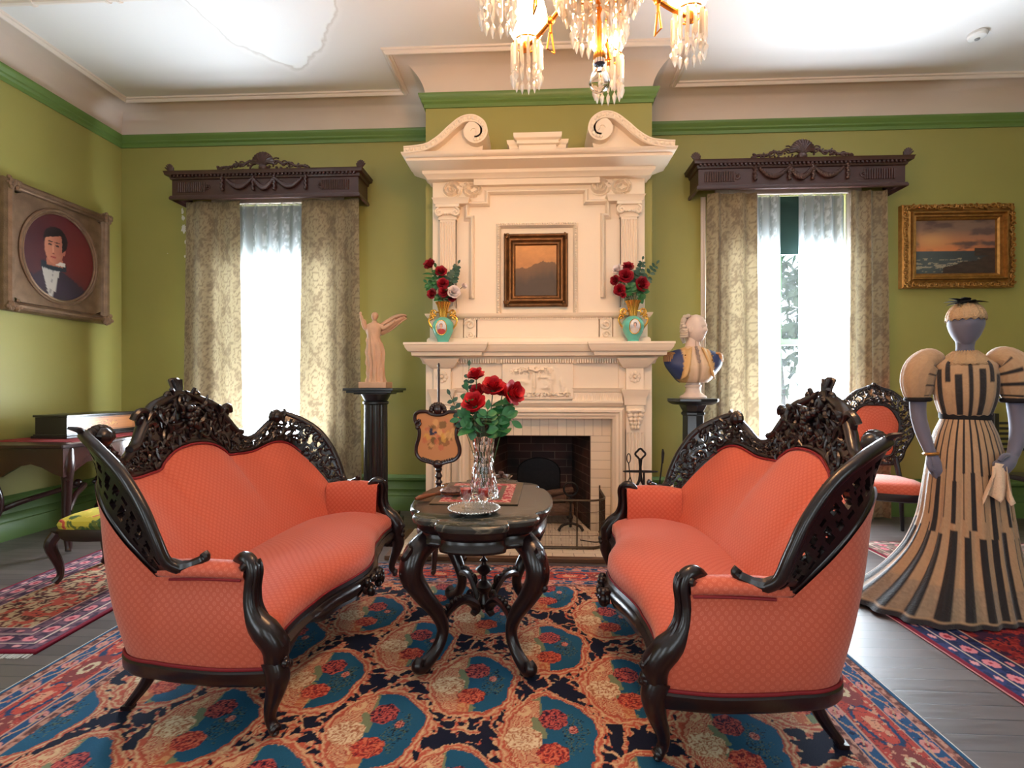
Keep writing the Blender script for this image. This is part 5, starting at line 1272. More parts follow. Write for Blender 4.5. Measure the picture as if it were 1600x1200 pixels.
m.grid(P, cv=True); obj('embroidered_panel', m, mat('embroidery', rgb(200, 150, 100), .8, vcol=True), ps, world=True, col=np.array(colr), solid=.006)
cm_ = MB()
for s in (-1, 1):
    cm_ = MB()
    cm_.tube(spiral((pcx + s * .128, by - .012, .965), (s, 0, 0), (0, 0, 1), .022, 1.2, 0, 14, .2), .007, 6).ball((pcx + s * .135, by - .01, .94), .015, 7, 5).ball((pcx + s * .125, by - .01, .985), .014, 7, 5)
    obj('side_scroll', cm_, M_mah, ps, world=True)
t_ = MB()
for k in range(9): a = PI * k / 8; t_.ball((pcx + .045 * math.cos(a), by, 1.055 + .04 * math.sin(a)), .017, 7, 5)
t_.ball((pcx, by - .005, 1.06), (.03, .018, .035), 8, 6); obj('top_crest', t_, M_mah, ps, world=True)
t_ = MB()
for k in range(13): u = k / 12 - .5; t_.ball((pcx + u * .2, by, .70 + .05 * abs(u) * 2 * .6), .014, 7, 5)
t_.ball((pcx, by - .005, .695), (.035, .02, .03), 8, 6); obj('bottom_crest', t_, M_mah, ps, world=True)
# ================================================================ rugs (patterns woven as colours of the pile)
M_rug = mat('wool_rug', rgb(90, 60, 50), .95, vcol=True, var=.12, vscale=400, bump=.4, bscale=500, spec=.2)
def lines(X, Y, f, k, sd): return np.sin(fbm(X * f, Y * f, 3, sd) * k)
def rug_border(e, u, sc_=1.0):
    c = np.zeros(e.shape + (3,)) + L3(30, 78, 112); e = e / sc_
    N1 = fbm(u * 55, e * 55, 3, 31); N2 = fbm(u * 26, e * 26, 3, 12)
    g = ((e > .022) & (e < .055)) | ((e > .33) & (e < .365)); c[g] = L3(150, 94, 80); c[g & (N1 > .54)] = L3(96, 58, 54); c[g & (N1 < .42)] = L3(188, 136, 116)
    for (a, b, sd) in ((.058, .122, 5), (.272, .328, 9)):
        s = (e > a) & (e < b); c[s] = L3(34, 76, 116); mid = (a + b) / 2
        ph = ((u / .17) % 1) - .5; d = np.hypot(ph * .17 / .032, (e - mid) / .024) + .5 * (N2 - .5); c[s & (d < 1)] = L3(206, 138, 128); c[s & (d < .4)] = L3(160, 60, 60)
        vine = np.abs(e - mid - .014 * np.sin(u / .17 * 2 * PI)) < .004; c[s & vine] = L3(190, 150, 120)
        c[s & (N1 > .68)] = L3(180, 116, 104); c[s & (N1 < .30)] = L3(20, 36, 70)
    s = (e > .125) & (e < .27); c[s] = L3(176, 66, 56)
    ph = ((u / .42) % 1) - .5; d = np.hypot(ph * .42 / .115, (e - .1975) / .052) + .35 * (N2 - .5)
    c[s & (d < 1.12)] = L3(28, 60, 96); c[s & (d < .86)] = L3(190, 74, 60); c[s & (d < .40)] = L3(214, 150, 118)
    ph2 = ((u / .42 + .5) % 1) - .5; d = np.hypot(ph2 * .42 / .05, (e - .1975) / .026) + .4 * (N1 - .5)
    c[s & (d < 2.1)] = L3(132, 60, 58); c[s & (d < 1)] = L3(206, 186, 150); c[s & (d < .5)] = L3(120, 60, 54)
    tw = np.abs(lines(u, e, 16, 22, 7)) < .16; c[s & tw & (d > 2.1)] = L3(84, 44, 50)
    c[s & (N1 > .70)] = L3(206, 150, 120)
    for a in (.0565, .1235, .271, .3295): c[np.abs(e - a) < .0025] = L3(196, 150, 130)
    c[(e > .018) & (e < .022)] = L3(60, 40, 44)
    return c
def rug_field(X, Y):
    navy = L3(22, 26, 46); peach = L3(198, 144, 112); coral = L3(184, 88, 68); cream = L3(214, 178, 138); blue = L3(30, 84, 114); sage = L3(120, 130, 100)
    c = np.zeros(X.shape + (3,)) + navy; hf = fbm(X * 34, Y * 34, 3, 11); ln = lines(X, Y, 20, 34, 4); ln2 = lines(X, Y, 42, 30, 6)
    w1 = fbm(X * 11, Y * 11, 3, 2); fr = (np.abs(w1 - .5) < .028 + .03 * (hf > .5)); c[fr] = peach; c[fr & (ln > .3)] = coral; c[fr & (ln < -.75)] = cream
    for k, (ox, oy) in enumerate(((-.568, 1.685 + .09), (-.258, 1.985 + .09))):
        dx = ((X - ox + .31) % .62) - .31; dy = ((Y - oy + .30) % .60) - .30; an = np.arctan2(dy, dx)
        wx = .030 * (fbm(X * 7, Y * 7, 2, 15) - .5); wy = .030 * (fbm(X * 7, Y * 7, 2, 16) - .5)
        r = np.hypot((dx + wx) / .190, (dy + wy) / .245); ring = r + .035 * np.cos(5 * an + 1.3) + .10 * (hf - .5)
        tooth = np.abs(((an * 3.2 + r * 3 + .8 * hf) % 1) - .5) * 2
        body = (ring > .82) & (ring < .95 + .20 * tooth ** 1.5 * (fbm(X * 9, Y * 9, 2, 6) > .42)); ins = ring <= .82
        st = np.sin(ring * 60 + 5 * hf + an * 1.5)
        c[body] = peach; c[body & (st > .35)] = coral; c[body & (st < -.8)] = cream; c[body & (np.abs(ring - .84) < .012)] = coral * .8
        c[ins] = blue * (.85 + .35 * fbm(X * 5, Y * 5, 3, 3))[ins][:, None]
        sg = ins & ((dx + .30 * dy < -.045 + .12 * (hf - .5)) | ((np.abs(dx + .045 + .1 * dy) < .024) & (dy > -.02))); c[sg] = sage
        fat = ins & (ring > .46 + .1 * np.sin(an * 9)) & (dx < -.045) & (dy < .19); c[fat] = peach; c[fat & (st > .2)] = coral; c[fat & (st > .8)] = cream; c[fat & (np.abs(st + .2) < .12)] = L3(150, 70, 60)
        cw = ins & (dy < -.09 + .12 * (hf - .5)) & (dx < .0) & ~fat; c[cw] = L3(186, 104, 74); c[cw & (ln > .2)] = L3(204, 150, 104)
        curl = ins & (np.abs(np.hypot(dx + .105, dy - .13) - .022) < .008); c[curl] = cream
        lv = (np.hypot((dx - .075) / .045, (dy + .0) / .09) + 1.2 * (hf - .5) < 1) & ins; c[lv & (ln2 > .35)] = L3(84, 104, 92); c[lv & (ln2 > .85)] = L3(18, 26, 46)
        def flower(fx, fy, rx, ry, base, hi, lo):
            a2 = np.arctan2(dy - fy, dx - fx); d = np.hypot((dx - fx) / rx, (dy - fy) / ry) * (1 + .05 * np.cos(7 * a2)) + .10 * (hf - .5)
            m_ = d < 1; sw = np.sin(d * 11 + 1.6 * np.sin(a2 * 5 + d * 4) + 16 * fbm(X * 60, Y * 60, 2, 33)); c[m_] = base; c[m_ & (sw > .45)] = hi; c[m_ & (sw < -.62)] = lo
        flower(-.10, -.02, .066, .060, L3(206, 170, 134), L3(226, 204, 170), L3(166, 104, 76))
        flower(.005, .085, .052, .056, L3(150, 56, 60), L3(190, 92, 82), L3(40, 24, 48))
        flower(.0, -.09, .055, .050, L3(178, 62, 52), L3(212, 112, 84), L3(110, 34, 44))
        flower(.075, .03, .016, .02, L3(196, 100, 90), L3(214, 150, 130), L3(110, 34, 44))
    return c
def make_rug(name, label, w_, l_, loc, rz, res, colfn, fine=None, hem=(196, 190, 180), fringe=False):
    xs = np.arange(-w_ / 2, w_ / 2 + res * .5, res)
    if fine: ys = np.r_[np.arange(-l_ / 2, fine, .03), np.arange(fine, l_ / 2 + res * .5, res)]
    else: ys = np.arange(-l_ / 2, l_ / 2 + res * .5, res)
    X, Y = np.meshgrid(xs, ys); c = colfn(X, Y)
    e = np.minimum(np.minimum(X + w_ / 2, w_ / 2 - X), np.minimum(Y + l_ / 2, l_ / 2 - Y))
    Z = .0105 + .0012 * fbm(X * 3, Y * 3, 2, 1) - .004 * np.clip(1 - e / .01, 0, 1)
    ny, nx = X.shape; V = np.stack([X, Y, Z], -1).reshape(-1, 3)
    idx = np.arange(ny * nx).reshape(ny, nx); F = np.stack([idx[:-1, :-1], idx[:-1, 1:], idx[1:, 1:], idx[1:, :-1]], -1).reshape(-1, 4)
    n0 = len(V); sk = []; fs = []; cc = c.reshape(-1, 3)
    hx, hy = w_ / 2 + .006, l_ / 2 + .006
    Vs = np.array([(a * hx, b * hy, z) for z in (.0008, .006) for a, b in ((-1, -1), (1, -1), (1, 1), (-1, 1))])
    Fs = np.array([[n0 + i, n0 + (i + 1) % 4, n0 + 4 + (i + 1) % 4, n0 + 4 + i] for i in range(4)] + [[n0 + 4, n0 + 5, n0 + 6, n0 + 7], [n0 + 3, n0 + 2, n0 + 1, n0]])
    V = np.r_[V, Vs]; F = np.r_[F, Fs]; cc = np.r_[cc, np.tile(L3(*hem), (8, 1))]
    if fringe:
        r_ = random.Random(4); add = []; af = []; k0 = len(V)
        for i in range(int(w_ / .006)):
            x = -w_ / 2 + i * .006; y = -l_ / 2; L_ = r_.uniform(.03, .045); d_ = r_.uniform(-.006, .006); q = len(add)
            add += [(x, y, .005), (x + .004, y, .005), (x + .004 + d_, y - L_, .0015), (x + d_, y - L_, .0015)]; af.append([k0 + q, k0 + q + 3, k0 + q + 2, k0 + q + 1])
        V = np.r_[V, np.array(add)]; F = np.r_[F, np.array(af)]; cc = np.r_[cc, np.tile(L3(206, 202, 196), (len(add), 1))]
    me = bpy.data.meshes.new(name); me.vertices.add(len(V)); me.vertices.foreach_set('co', V.astype(np.float32).ravel())
    me.loops.add(F.size); me.loops.foreach_set('vertex_index', F.astype(np.int32).ravel()); me.polygons.add(len(F)); me.polygons.foreach_set('loop_start', np.arange(0, F.size, 4, dtype=np.int32))
    me.update(calc_edges=True)
    ca = me.color_attributes.new('Col', 'FLOAT_COLOR', 'POINT'); c4 = np.ones((len(V), 4), np.float32); c4[:, :3] = cc; ca.data.foreach_set('color', c4.ravel())
    me.materials.append(M_rug); o = bpy.data.objects.new(name, me); COL.objects.link(o); o.location = loc; o.rotation_euler = (0, 0, rz)
    return setp(o, label, 'rug')
RW, RY0, RY1 = 3.52, -.5, 3.462; RXc = -.36
def big(X, Y):
    xw, yw = X + RXc, Y + (RY0 + RY1) / 2
    ex = RW / 2 - np.abs(X); ey = (RY1 - RY0) / 2 - np.abs(Y); e = np.minimum(ex, ey); u = np.where(ex < ey, yw, xw)
    c = rug_field(xw, yw); b = e < .365; cb = rug_border(e, u); c[b] = cb[b]; return c * .88
make_rug('floral_rug', 'large navy and blue floral rug with rose medallions under the sofas and centre table', RW, RY1 - RY0, (RXc, (RY0 + RY1) / 2, 0), 0, .0042, big, fine=1.2 - (RY0 + RY1) / 2)
def small(cf, cb1, cb2, sd):
    def f(X, Y):
        w_, l_ = X.max(), Y.max(); ex = w_ - np.abs(X); ey = l_ - np.abs(Y); e = np.minimum(ex, ey); u = np.where(ex < ey, Y, X)
        n1 = fbm(X * 24, Y * 24, 3, sd); n2 = fbm(X * 50, Y * 50, 3, sd + 2)
        c = np.zeros(X.shape + (3,)) + L3(*cf[0]); ln = lines(X, Y, 13, 26, sd)
        c[ln > .3] = L3(*cf[1]); c[n1 > .6] = L3(*cf[2]); c[n2 < .34] = L3(*cf[3])
        b = e < .23; c[b] = L3(*cb1); c[b & (n2 > .55)] = L3(*cb2); ph = ((u / .12) % 1) - .5
        d = np.hypot(ph * .12 / .035, (e - .12) / .028) + .6 * (n1 - .5); c[b & (d < 1)] = L3(204, 124, 130); c[b & (d < .4)] = L3(150, 40, 56)
        d = np.hypot(ph * .12 / .02, (e - .05) / .012) + .4 * (n1 - .5); c[b & (d < 1)] = L3(204, 140, 140)
        d = np.hypot(ph * .12 / .02, (e - .195) / .012) + .4 * (n1 - .5); c[b & (d < 1)] = L3(196, 120, 124)
        for a in (.075, .165, .23): c[np.abs(e - a) < .004] = L3(196, 176, 160)
        c[e < .022] = L3(112, 16, 38); return c
    return f
rz = math.radians(3)
cx, cy = -2.28, 2.215; w_, l_ = .87, 1.75
ccx = cx - math.cos(rz) * w_ / 2 - math.sin(rz) * l_ / 2; ccy = cy - math.sin(rz) * w_ / 2 + math.cos(rz) * l_ / 2
make_rug('persian_rug', 'small cream and dark red rug with white fringe under the footstool', w_, l_, (ccx, ccy, 0), rz, .0055, small([(176, 150, 118), (96, 50, 42), (172, 76, 62), (58, 30, 34)], (104, 74, 88), (60, 44, 62), 21), hem=(100, 18, 34), fringe=True)
make_rug('red_rug', 'red and navy patterned rug under the striped dress', 2.9, 3.5, (1.855 + 1.45, 1.55, 0), 0, .0075, small([(118, 34, 40), (150, 54, 50), (60, 34, 60), (40, 24, 44)], (40, 50, 92), (28, 36, 70), 41), hem=(196, 130, 130))
make_rug('faded_rug', 'faded beige and grey rug lying beyond the red rug at the right', 2.6, .78, (3.75, 3.74, 0), 0, .0085, small([(150, 134, 122), (112, 92, 84), (136, 110, 98), (84, 72, 70)], (128, 108, 98), (96, 82, 78), 61), hem=(190, 180, 170))
# ================================================================ pictures
def painted_grid(x0, x1, z0, z1, nx, nz, fn):
    U, V = np.meshgrid(np.linspace(0, 1, nx), np.linspace(0, 1, nz)); c = fn(U, V)
    m = MB().grid([[(float(x0 + (x1 - x0) * U[i, j]), 0.0, float(z0 + (z1 - z0) * V[i, j])) for j in range(nx)] for i in range(nz)]); return m, c.reshape(-1, 3)
def mixc(a, b, t): t = np.clip(t, 0, 1)[..., None]; return a * (1 - t) + b * t
def rect_frame(m, w_, h_, prof):   # prof (inset, out) ; frame lies in xz facing -y, centred at 0
    P = []
    for sx, sz in ((-1, -1), (-1, 1), (1, 1), (1, -1)):
        P.append([(sx * (w_ / 2 - a), -b, sz * (h_ / 2 - a)) for a, b in prof])
    m.grid(P, cu=True, cv=True); return m
M_canvas = mat('painted_canvas', rgb(100, 80, 60), .45, vcol=True, bump=.15, bscale=200)
M_gold = mat('gilt_frame', rgb(164, 118, 62), .42, .8, var=.25, vscale=25, bump=.3, bscale=120)
M_agold = mat('antique_gilt_frame', rgb(104, 70, 40), .42, .7, var=.3, vscale=18, bump=.25, bscale=100)
M_bronze = mat('bronzed_frame', rgb(124, 98, 78), .45, .55, var=.2, vscale=14, bump=.25, bscale=90)
# small dusk landscape over the mantel
W_, H_ = .53, .605
pt = thing('framed_painting', 'small dusk landscape in a dark gilt frame hanging in the centre of the overmantel', 'painting', (-.014, OY - .003, 2.178))
obj('frame', rect_frame(MB(), W_, H_, [(0, 0), (0, .03), (.008, .042), (.02, .045), (.03, .035), (.045, .05), (.058, .05), (.066, .036), (.074, .03), (.085, .028), (.09, .016), (.095, .012), (.095, 0)]), M_agold, pt, ang=30)
for sx in (-1, 1):
    for sz in (-1, 1):
        m = MB()
        for k in range(9): m.ball((sx * (W_ / 2 - .022 + R.uniform(-.02, .02)), -.045 + R.uniform(-.006, .004), sz * (H_ / 2 - .022 + R.uniform(-.02, .02))), R.uniform(.008, .013), 7, 5)
        obj('corner_ornament', m, M_agold, pt)
def dusk(U, V):
    c = mixc(L3(176, 116, 62), L3(206, 140, 76), (V - .6) * 3); n = fbm(U * 8, V * 14, 4, 3)
    hill = .54 + .12 * np.clip(np.exp(-((U - .72) / .30) ** 4), 0, 1) + .07 * (fbm(U * 18, V * 3, 3, 5) - .3); m_ = V < hill
    c = np.where(m_[..., None], mixc(L3(110, 74, 42), L3(58, 40, 28), (hill - V) * 3 + .5 * (n - .4)), c); return c * (.85 + .3 * n)[..., None]
m, c = painted_grid(-W_ / 2 + .09, W_ / 2 - .09, -H_ / 2 + .09, H_ / 2 - .09, 70, 90, dusk); m.fn(lambda v: Vector((v.x, -.011, v.z))); obj('canvas', m, M_canvas, pt, col=c)
# seascape
W_, H_ = .99, .77
sp_ = thing('framed_painting', 'seascape at sunset in an ornate pierced gilt frame on the right of the back wall', 'painting', (3.86, YB - .002, 2.505))
pr2 = [(0, 0), (0, .05), (.01, .062), (.05, .05), (.07, .06), (.078, .085), (.088, .085), (.094, .06), (.105, .066), (.115, .066), (.12, .045), (.135, .035), (.14, .02), (.14, 0)]
m = rect_frame(MB(), W_, H_, pr2)
obj('frame', m, M_gold, sp_, ang=30)
for (x0_, z0_, x1_, z1_) in ((-.47, -.36, .47, -.36), (-.47, .36, .47, .36), (-.47, -.36, -.47, .36), (.47, -.36, .47, .36)):
    m = MB(); n = int(math.hypot(x1_ - x0_, z1_ - z0_) / .048); hz = z0_ == z1_
    for k in range(n):
        f = (k + .5) / n; x = x0_ + (x1_ - x0_) * f; z = z0_ + (z1_ - z0_) * f
        m.tube(spiral((x, -.068, z), (1, 0, 0), (0, 0, 1), .026, 1.2, k * 1.7, 14, .2, 1 if k % 2 else -1), .0075, 6)
        m.ball((x + (.024 if hz else 0), -.066, z + (0 if hz else .024)), .011, 6, 5)
    obj('pierced_leafwork', m, M_gold, sp_)
def sea(U, V):
    n = fbm(U * 5, V * 9, 4, 7); n2 = fbm(U * 14, V * 30, 4, 17); sky = mixc(L3(206, 122, 76), L3(126, 98, 84), (V - .42) * 2.6); sky = mixc(sky, L3(92, 70, 66), 2.4 * np.clip(n - .47, 0, 1) * 2 + (U - .6) * .5)
    sky = mixc(sky, L3(214, 160, 100), np.exp(-((U - .2) / .25) ** 2 - ((V - .62) / .14) ** 2) * .6)
    se = mixc(L3(76, 84, 86), L3(44, 46, 52), (U - .3) * 1.2 + .4 * n); se = mixc(se, L3(176, 160, 134), (n2 > .56) * .65 * (U < .8) * (V < .3))
    c = np.where((V > .42)[..., None], sky, se); rk = (V < .10 + .38 * np.clip(U - .35, 0, 1) + .12 * (n - .4)) & (U > .35) | ((V < .46 + .03 * n) & (V > .34) & (U > .74)); c[rk] = mixc(L3(40, 30, 30), L3(74, 54, 46), n2)[rk]; return c
m, c = painted_grid(-W_ / 2 + .13, W_ / 2 - .13, -H_ / 2 + .13, H_ / 2 - .13, 110, 80, sea); m.fn(lambda v: Vector((v.x, -.018, v.z))); obj('canvas', m, M_canvas, sp_, col=c)
# portrait on the left wall: local x runs towards +y of the room; rotated so that it faces +x
W_, H_ = .97, 1.04
po = thing('framed_portrait', 'oval portrait of a dark haired man in a square bronzed frame on the left wall', 'portrait', (XL + .002, 4.25, 2.33), PI / 2)
m = rect_frame(MB(), W_, H_, [(0, 0), (0, .05), (.006, .062), (.012, .08), (.03, .095), (.05, .092), (.06, .075), (.07, .07), (.075, .055), (.08, .05), (.08, 0)])
obj('outer_frame', m, M_bronze, po, ang=30)
ox, oz = .355, .395
m = MB(); P = []
for k in range(49):
    a = 2 * PI * k / 48; ex, ez = ox * math.cos(a), oz * math.sin(a); kk = 1 / max(abs(math.cos(a)) / (W_ / 2 - .079), abs(math.sin(a)) / (H_ / 2 - .079)); P.append([(ex, -.05, ez), (ex * 1.02 + 0, -.052, ez * 1.02), (kk * math.cos(a), -.056, kk * math.sin(a))])
m.grid(P); obj('spandrel_board', m, M_bronze, po)
m = MB(); P = []
for k in range(64):
    a = 2 * PI * k / 64; P.append([((ox + d) * math.cos(a), -h, (oz + d) * math.sin(a)) for d, h in ((-.03, .035), (-.03, .055), (-.022, .062), (-.012, .058), (-.006, .066), (.006, .07), (.016, .062), (.018, .05))])
m.grid(P, cu=True); obj('oval_moulding', m, M_bronze, po, ang=30)
for sx in (-1, 1):
    for sz in (-1, 1):
        m = MB()
        for k in range(16): m.ball((sx * (W_ / 2 - .035 + R.uniform(-.045, .035)), -.085 + R.uniform(-.012, .008), sz * (H_ / 2 - .035 + R.uniform(-.045, .035))), R.uniform(.014, .022), 7, 5)
        m.tube(spiral((sx * (W_ / 2 - .10), -.088, sz * (H_ / 2 - .03)), (sx, 0, 0), (0, 0, 1), .022, 1.2, 0, 14, .2), .008, 6)
        obj('corner_ornament', m, M_bronze, po)
def man(U, V):
    x = (U - .5) * 2; z = (V - .5) * 2; x = (x + .12) * .80; z = z * .84 + .04
    c = mixc(L3(92, 30, 34), L3(58, 26, 36), .5 + x * -.5 + .6 * (fbm(U * 4, V * 4, 3, 2) - .5)); c = mixc(c, L3(110, 34, 32), np.exp(-((x - .5) / .5) ** 2 - ((z - .1) / .6) ** 2) * .6)
    coat = (z < -.18 - .55 * np.abs(x + .02) ** 1.4) ; c[coat] = mixc(L3(36, 26, 40), L3(52, 32, 48), fbm(U * 6, V * 6, 3, 4))[coat]
    sh_ = (z < -.17) & (np.abs(x + .10 + .28 * (z + .17) * 0) < .02 + .28 * np.clip(z + .80, 0, 1)) & (z > -.72); c[sh_] = L3(190, 184, 180)
    c[sh_ & (np.abs(x + .02 - .15 * z) < .006)] = L3(140, 134, 136)
    tie = (np.abs(z + .155 - .25 * (x + .05) ** 2) < .065) & (np.abs(x + .04) < .26); c[tie] = L3(22, 34, 48)
    nk = (np.abs(x + .02) < .17) & (z > -.14) & (z < 0); c[nk] = L3(168, 104, 84); col = (np.abs(x - .10) < .10) & (np.abs(z + .08) < .035); c[col] = L3(206, 200, 194)
    f = ((x + .03) / .20) ** 2 + ((z - .20) / .30) ** 2 < 1; c[f] = mixc(L3(186, 122, 98), L3(140, 74, 64), (x + .03) * 2.6 + .2 + .35 * (fbm(U * 14, V * 14, 2, 6) - .5))[f]
    for ex in (-.115, .03):
        c[((x - ex) / .042) ** 2 + ((z - .24) / .018) ** 2 < 1] = L3(46, 28, 30); c[((x - ex) / .055) ** 2 + ((z - .295) / .012) ** 2 < 1] = L3(58, 34, 30)
    c[((x + .055) / .018) ** 2 + ((z - .16) / .09) ** 2 < 1] = L3(200, 140, 114); c[((x + .05) / .03) ** 2 + ((z - .085) / .012) ** 2 < 1] = L3(110, 54, 48); c[((x + .05) / .06) ** 2 + ((z - .02) / .016) ** 2 < 1] = L3(146, 56, 54)
    c[((x - .175) / .03) ** 2 + ((z - .16) / .07) ** 2 < 1] = L3(160, 92, 74)
    hr = ((((x + .0) / .25) ** 2 + ((z - .34) / .24) ** 2 < 1) & ~((x < .10) & (z < .38 + .3 * (x + .1)) & f) & (z > .12 + .6 * (.2 - np.abs(x)) * (x < .12))) & ((z > .40 + .25 * x) | (x > .13) | (x < -.2)); c[hr] = L3(30, 20, 24)
    return c
nr = 60; m = MB(); P = []; cc = []
for k in range(nr + 1):
    row = []
    for j in range(96):
        a = 2 * PI * j / 96; x, z = (ox - .028) * k / nr * math.cos(a), (oz - .028) * k / nr * math.sin(a); row.append((x, -.045, z)); cc.append((x / ox * .5 + .5, z / oz * .5 + .5))
    P.append(row)
cc = np.array(cc); m.grid(P, cv=True); obj('canvas', m, M_canvas, po, col=man(cc[:, 0][:, None], cc[:, 1][:, None]).reshape(-1, 3))

# ================================================================ pedestals with sculpture
M_ebony = mat('ebonised_wood', rgb(26, 24, 28), .3, coat=.3)
M_stone = mat('warm_plaster_cast', rgb(206, 166, 138), .7, var=.08, vscale=12, bump=.1, bscale=60)
def pedestal(x, y, z, label, r=.095, oct_=False):
    t = thing('column_pedestal', label, 'pedestal', (x, y, 0))
    n = 8 if oct_ else 40
    obj('shaft', MB().lathe([(r + .02, .20), (r + .005, .23), (r, z - .14), (r + .012, z - .13), (r + .012, z - .115), (r, z - .105), (r + .02, z - .07), (r + .03, z - .05)], n if oct_ else 80, (x, y, 0), rfn=(lambda q, zz, a: q) if oct_ else (lambda q, zz, a: q * (1 - (.05 if .23 <= zz < z - .135 and int(a / (2 * PI) * 40 + .5) % 2 else 0)))), M_ebony, t, world=True, ang=25)
    h = .205
    if oct_:
        obj('top', MB().lathe([(h * .8, z - .05), (h * .95, z - .035), (h * 1.02, z - .022), (h * 1.02, z)], 8, (x, y, 0)), M_ebony, t, world=True, bevel=.003)
        obj('base', MB().lathe([(h * 1.0, .0008), (h * 1.0, .08), (h * .9, .10), (h * .75, .15), (h * .6, .20)], 8, (x, y, 0)), M_ebony, t, world=True, bevel=.003)
    else:
        obj('top', MB().box(x - h, x + h, y - h, y + h, z - .022, z).box(x - h + .02, x + h - .02, y - h + .02, y + h - .02, z - .04, z - .022).box(x - .14, x + .14, y - .14, y + .14, z - .052, z - .04), M_ebony, t, world=True, bevel=.004)
        obj('base', MB().box(x - .19, x + .19, y - .19, y + .19, .0008, .09).box(x - .165, x + .165, y - .165, y + .165, .09, .14).lathe([(.15, .14), (.155, .16), (.14, .18), (.12, .20)], 40, (x, y, 0)), M_ebony, t, world=True, bevel=.004)
    return t
pedestal(-1.355, 4.23, 1.20, 'black fluted column pedestal with square top between the left window and the mantel')
pedestal(1.275, 4.27, 1.115, 'black octagonal column pedestal right of the mantel, carrying the bust', .085, True)
def ring_loft(secs, n=48, fold=None):
    P = []
    for (cx, cy, z, rx, ry) in secs:
        row = []
        for k in range(n):
            a = 2 * PI * k / n; f = 1 if fold is None else 1 + fold(a, z); row.append((cx + rx * f * math.cos(a), cy + ry * f * math.sin(a), z))
        P.append(row)
    m = MB().grid(P, cv=True); m.f.append(tuple(range(n))[::-1]); m.f.append(tuple((len(P) - 1) * n + k for k in range(n))); return m
# draped classical figurine (a plain one of its kind)
sx_, sy_, sz_ = -1.355, 4.23, 1.20
st = thing('plaster_statue', 'pale plaster statue of a draped figure with billowing shawl on the left black pedestal', 'statue', (sx_, sy_, sz_))
obj('plinth', MB().box(-.115, .115, -.095, .095, .0008, .05), M_stone, st, bevel=.004)
secs = cr([(0, 0, .05, .082, .07), (.0, 0, .10, .070, .062), (.0, 0, .20, .066, .058), (-.003, 0, .30, .070, .058), (-.008, 0, .36, .064, .054), (-.015, 0, .41, .052, .045), (-.018, 0, .46, .058, .046), (-.016, 0, .50, .064, .048), (-.012, 0, .535, .052, .038), (-.01, 0, .55, .024, .022), (-.01, 0, .565, .019, .019)], 5)
def foldf(a, z): return (.13 * math.sin(9 * a + 10 * z + 1.2 * math.sin(3 * a)) + .06 * math.sin(17 * a - 14 * z)) * max(0, min(1, (.46 - z) * 6)) + .02 * math.sin(12 * a + 60 * z)
obj('draped_figure', ring_loft(secs, 72, foldf), M_stone, st, ang=70)
hd = MB().ball((-.01, -.003, .60), (.026, .030, .035), 16, 12).ball((-.01, .014, .61), (.028, .026, .028), 12, 8).ball((-.01, -.034, .598), (.005, .007, .008), 6, 5).ball((-.01, .04, .605), (.014, .014, .014), 8, 6)
obj('head', hd, M_stone, st)
obj('arm', MB().tube(cr([(-.055, 0, .52), (-.085, -.01, .50), (-.10, -.03, .55), (-.115, -.035, .605)], 5), [.022] * 5 + [.018] * 5 + [.014] * 5 + [.010], 10).ball((-.117, -.036, .62), (.012, .010, .016), 8, 6), M_stone, st)
obj('arm', MB().tube(cr([(.035, 0, .52), (.07, 0, .505), (.11, .01, .53), (.15, .015, .56)], 5), [.022] * 5 + [.017] * 5 + [.014] * 5 + [.010], 10).ball((.158, .015, .566), (.014, .010, .012), 8, 6), M_stone, st)
P = []
for i in range(25):
    u = i / 24; x = .02 + .22 * u; row = []
    for j in range(15):
        v = j / 14; top = .515 + .09 * math.sin(u * 2.0); h = .075 * math.sin(PI * min(1, .25 + u * .72)) + .02
        row.append((x + .01 * math.sin(9 * v), .035 + .018 * math.sin(14 * v + 3 * u) + .02 * u, top + .02 - h * v * 1.2))
    P.append(row)
obj('shawl', MB().grid(P), M_stone, st, solid=.01, ang=80)
P = []
for i in range(20):
    u = i / 19; P.append([(-.06 - .045 * u ** 1.4 + .006 * math.sin(10 * u + 4 * v), .02 - .01 * math.sin(12 * v), .03 * v + .055 + .47 * (1 - u) - .0 * v) for v in [j / 6 for j in range(7)]])
obj('hanging_fold', MB().tube(cr([(-.095, -.03, .57), (-.075, .01, .48), (-.07, .0, .38), (-.078, .0, .26), (-.068, .0, .15), (-.075, .0, .06)], 6), [.012 + .006 * math.sin(k * 1.3) for k in range(31)], 8), M_stone, st)

# bust
bx_, by_, bz_ = 1.275, 4.27, 1.115
bu = thing('portrait_bust', 'marble portrait bust with white hair and painted blue and buff coat on the right pedestal', 'bust', (bx_, by_, bz_), math.radians(8))
M_marb = mat('pale_marble', rgb(216, 196, 184), .45, var=.05, vscale=20)
M_coat = mat('painted_coat', rgb(40, 50, 90), .5, vcol=True)
obj('socle', MB().lathe([(.105, .0008), (.108, .012), (.10, .022), (.078, .035), (.062, .055), (.058, .085), (.066, .10), (.068, .108), (.056, .112), (.056, .13)], 36), M_marb, bu)
secs = cr([(0, 0, .13, .12, .085), (0, 0, .16, .15, .105), (0, 0, .22, .20, .12), (0, 0, .27, .235, .12), (0, .005, .32, .245, .105), (0, .01, .355, .235, .09), (0, .012, .385, .185, .075), (0, .012, .405, .12, .068), (0, .01, .42, .075, .062), (0, .008, .435, .060, .056), (0, .006, .50, .052, .052)], 4)
n = 96; P = []; cols = []
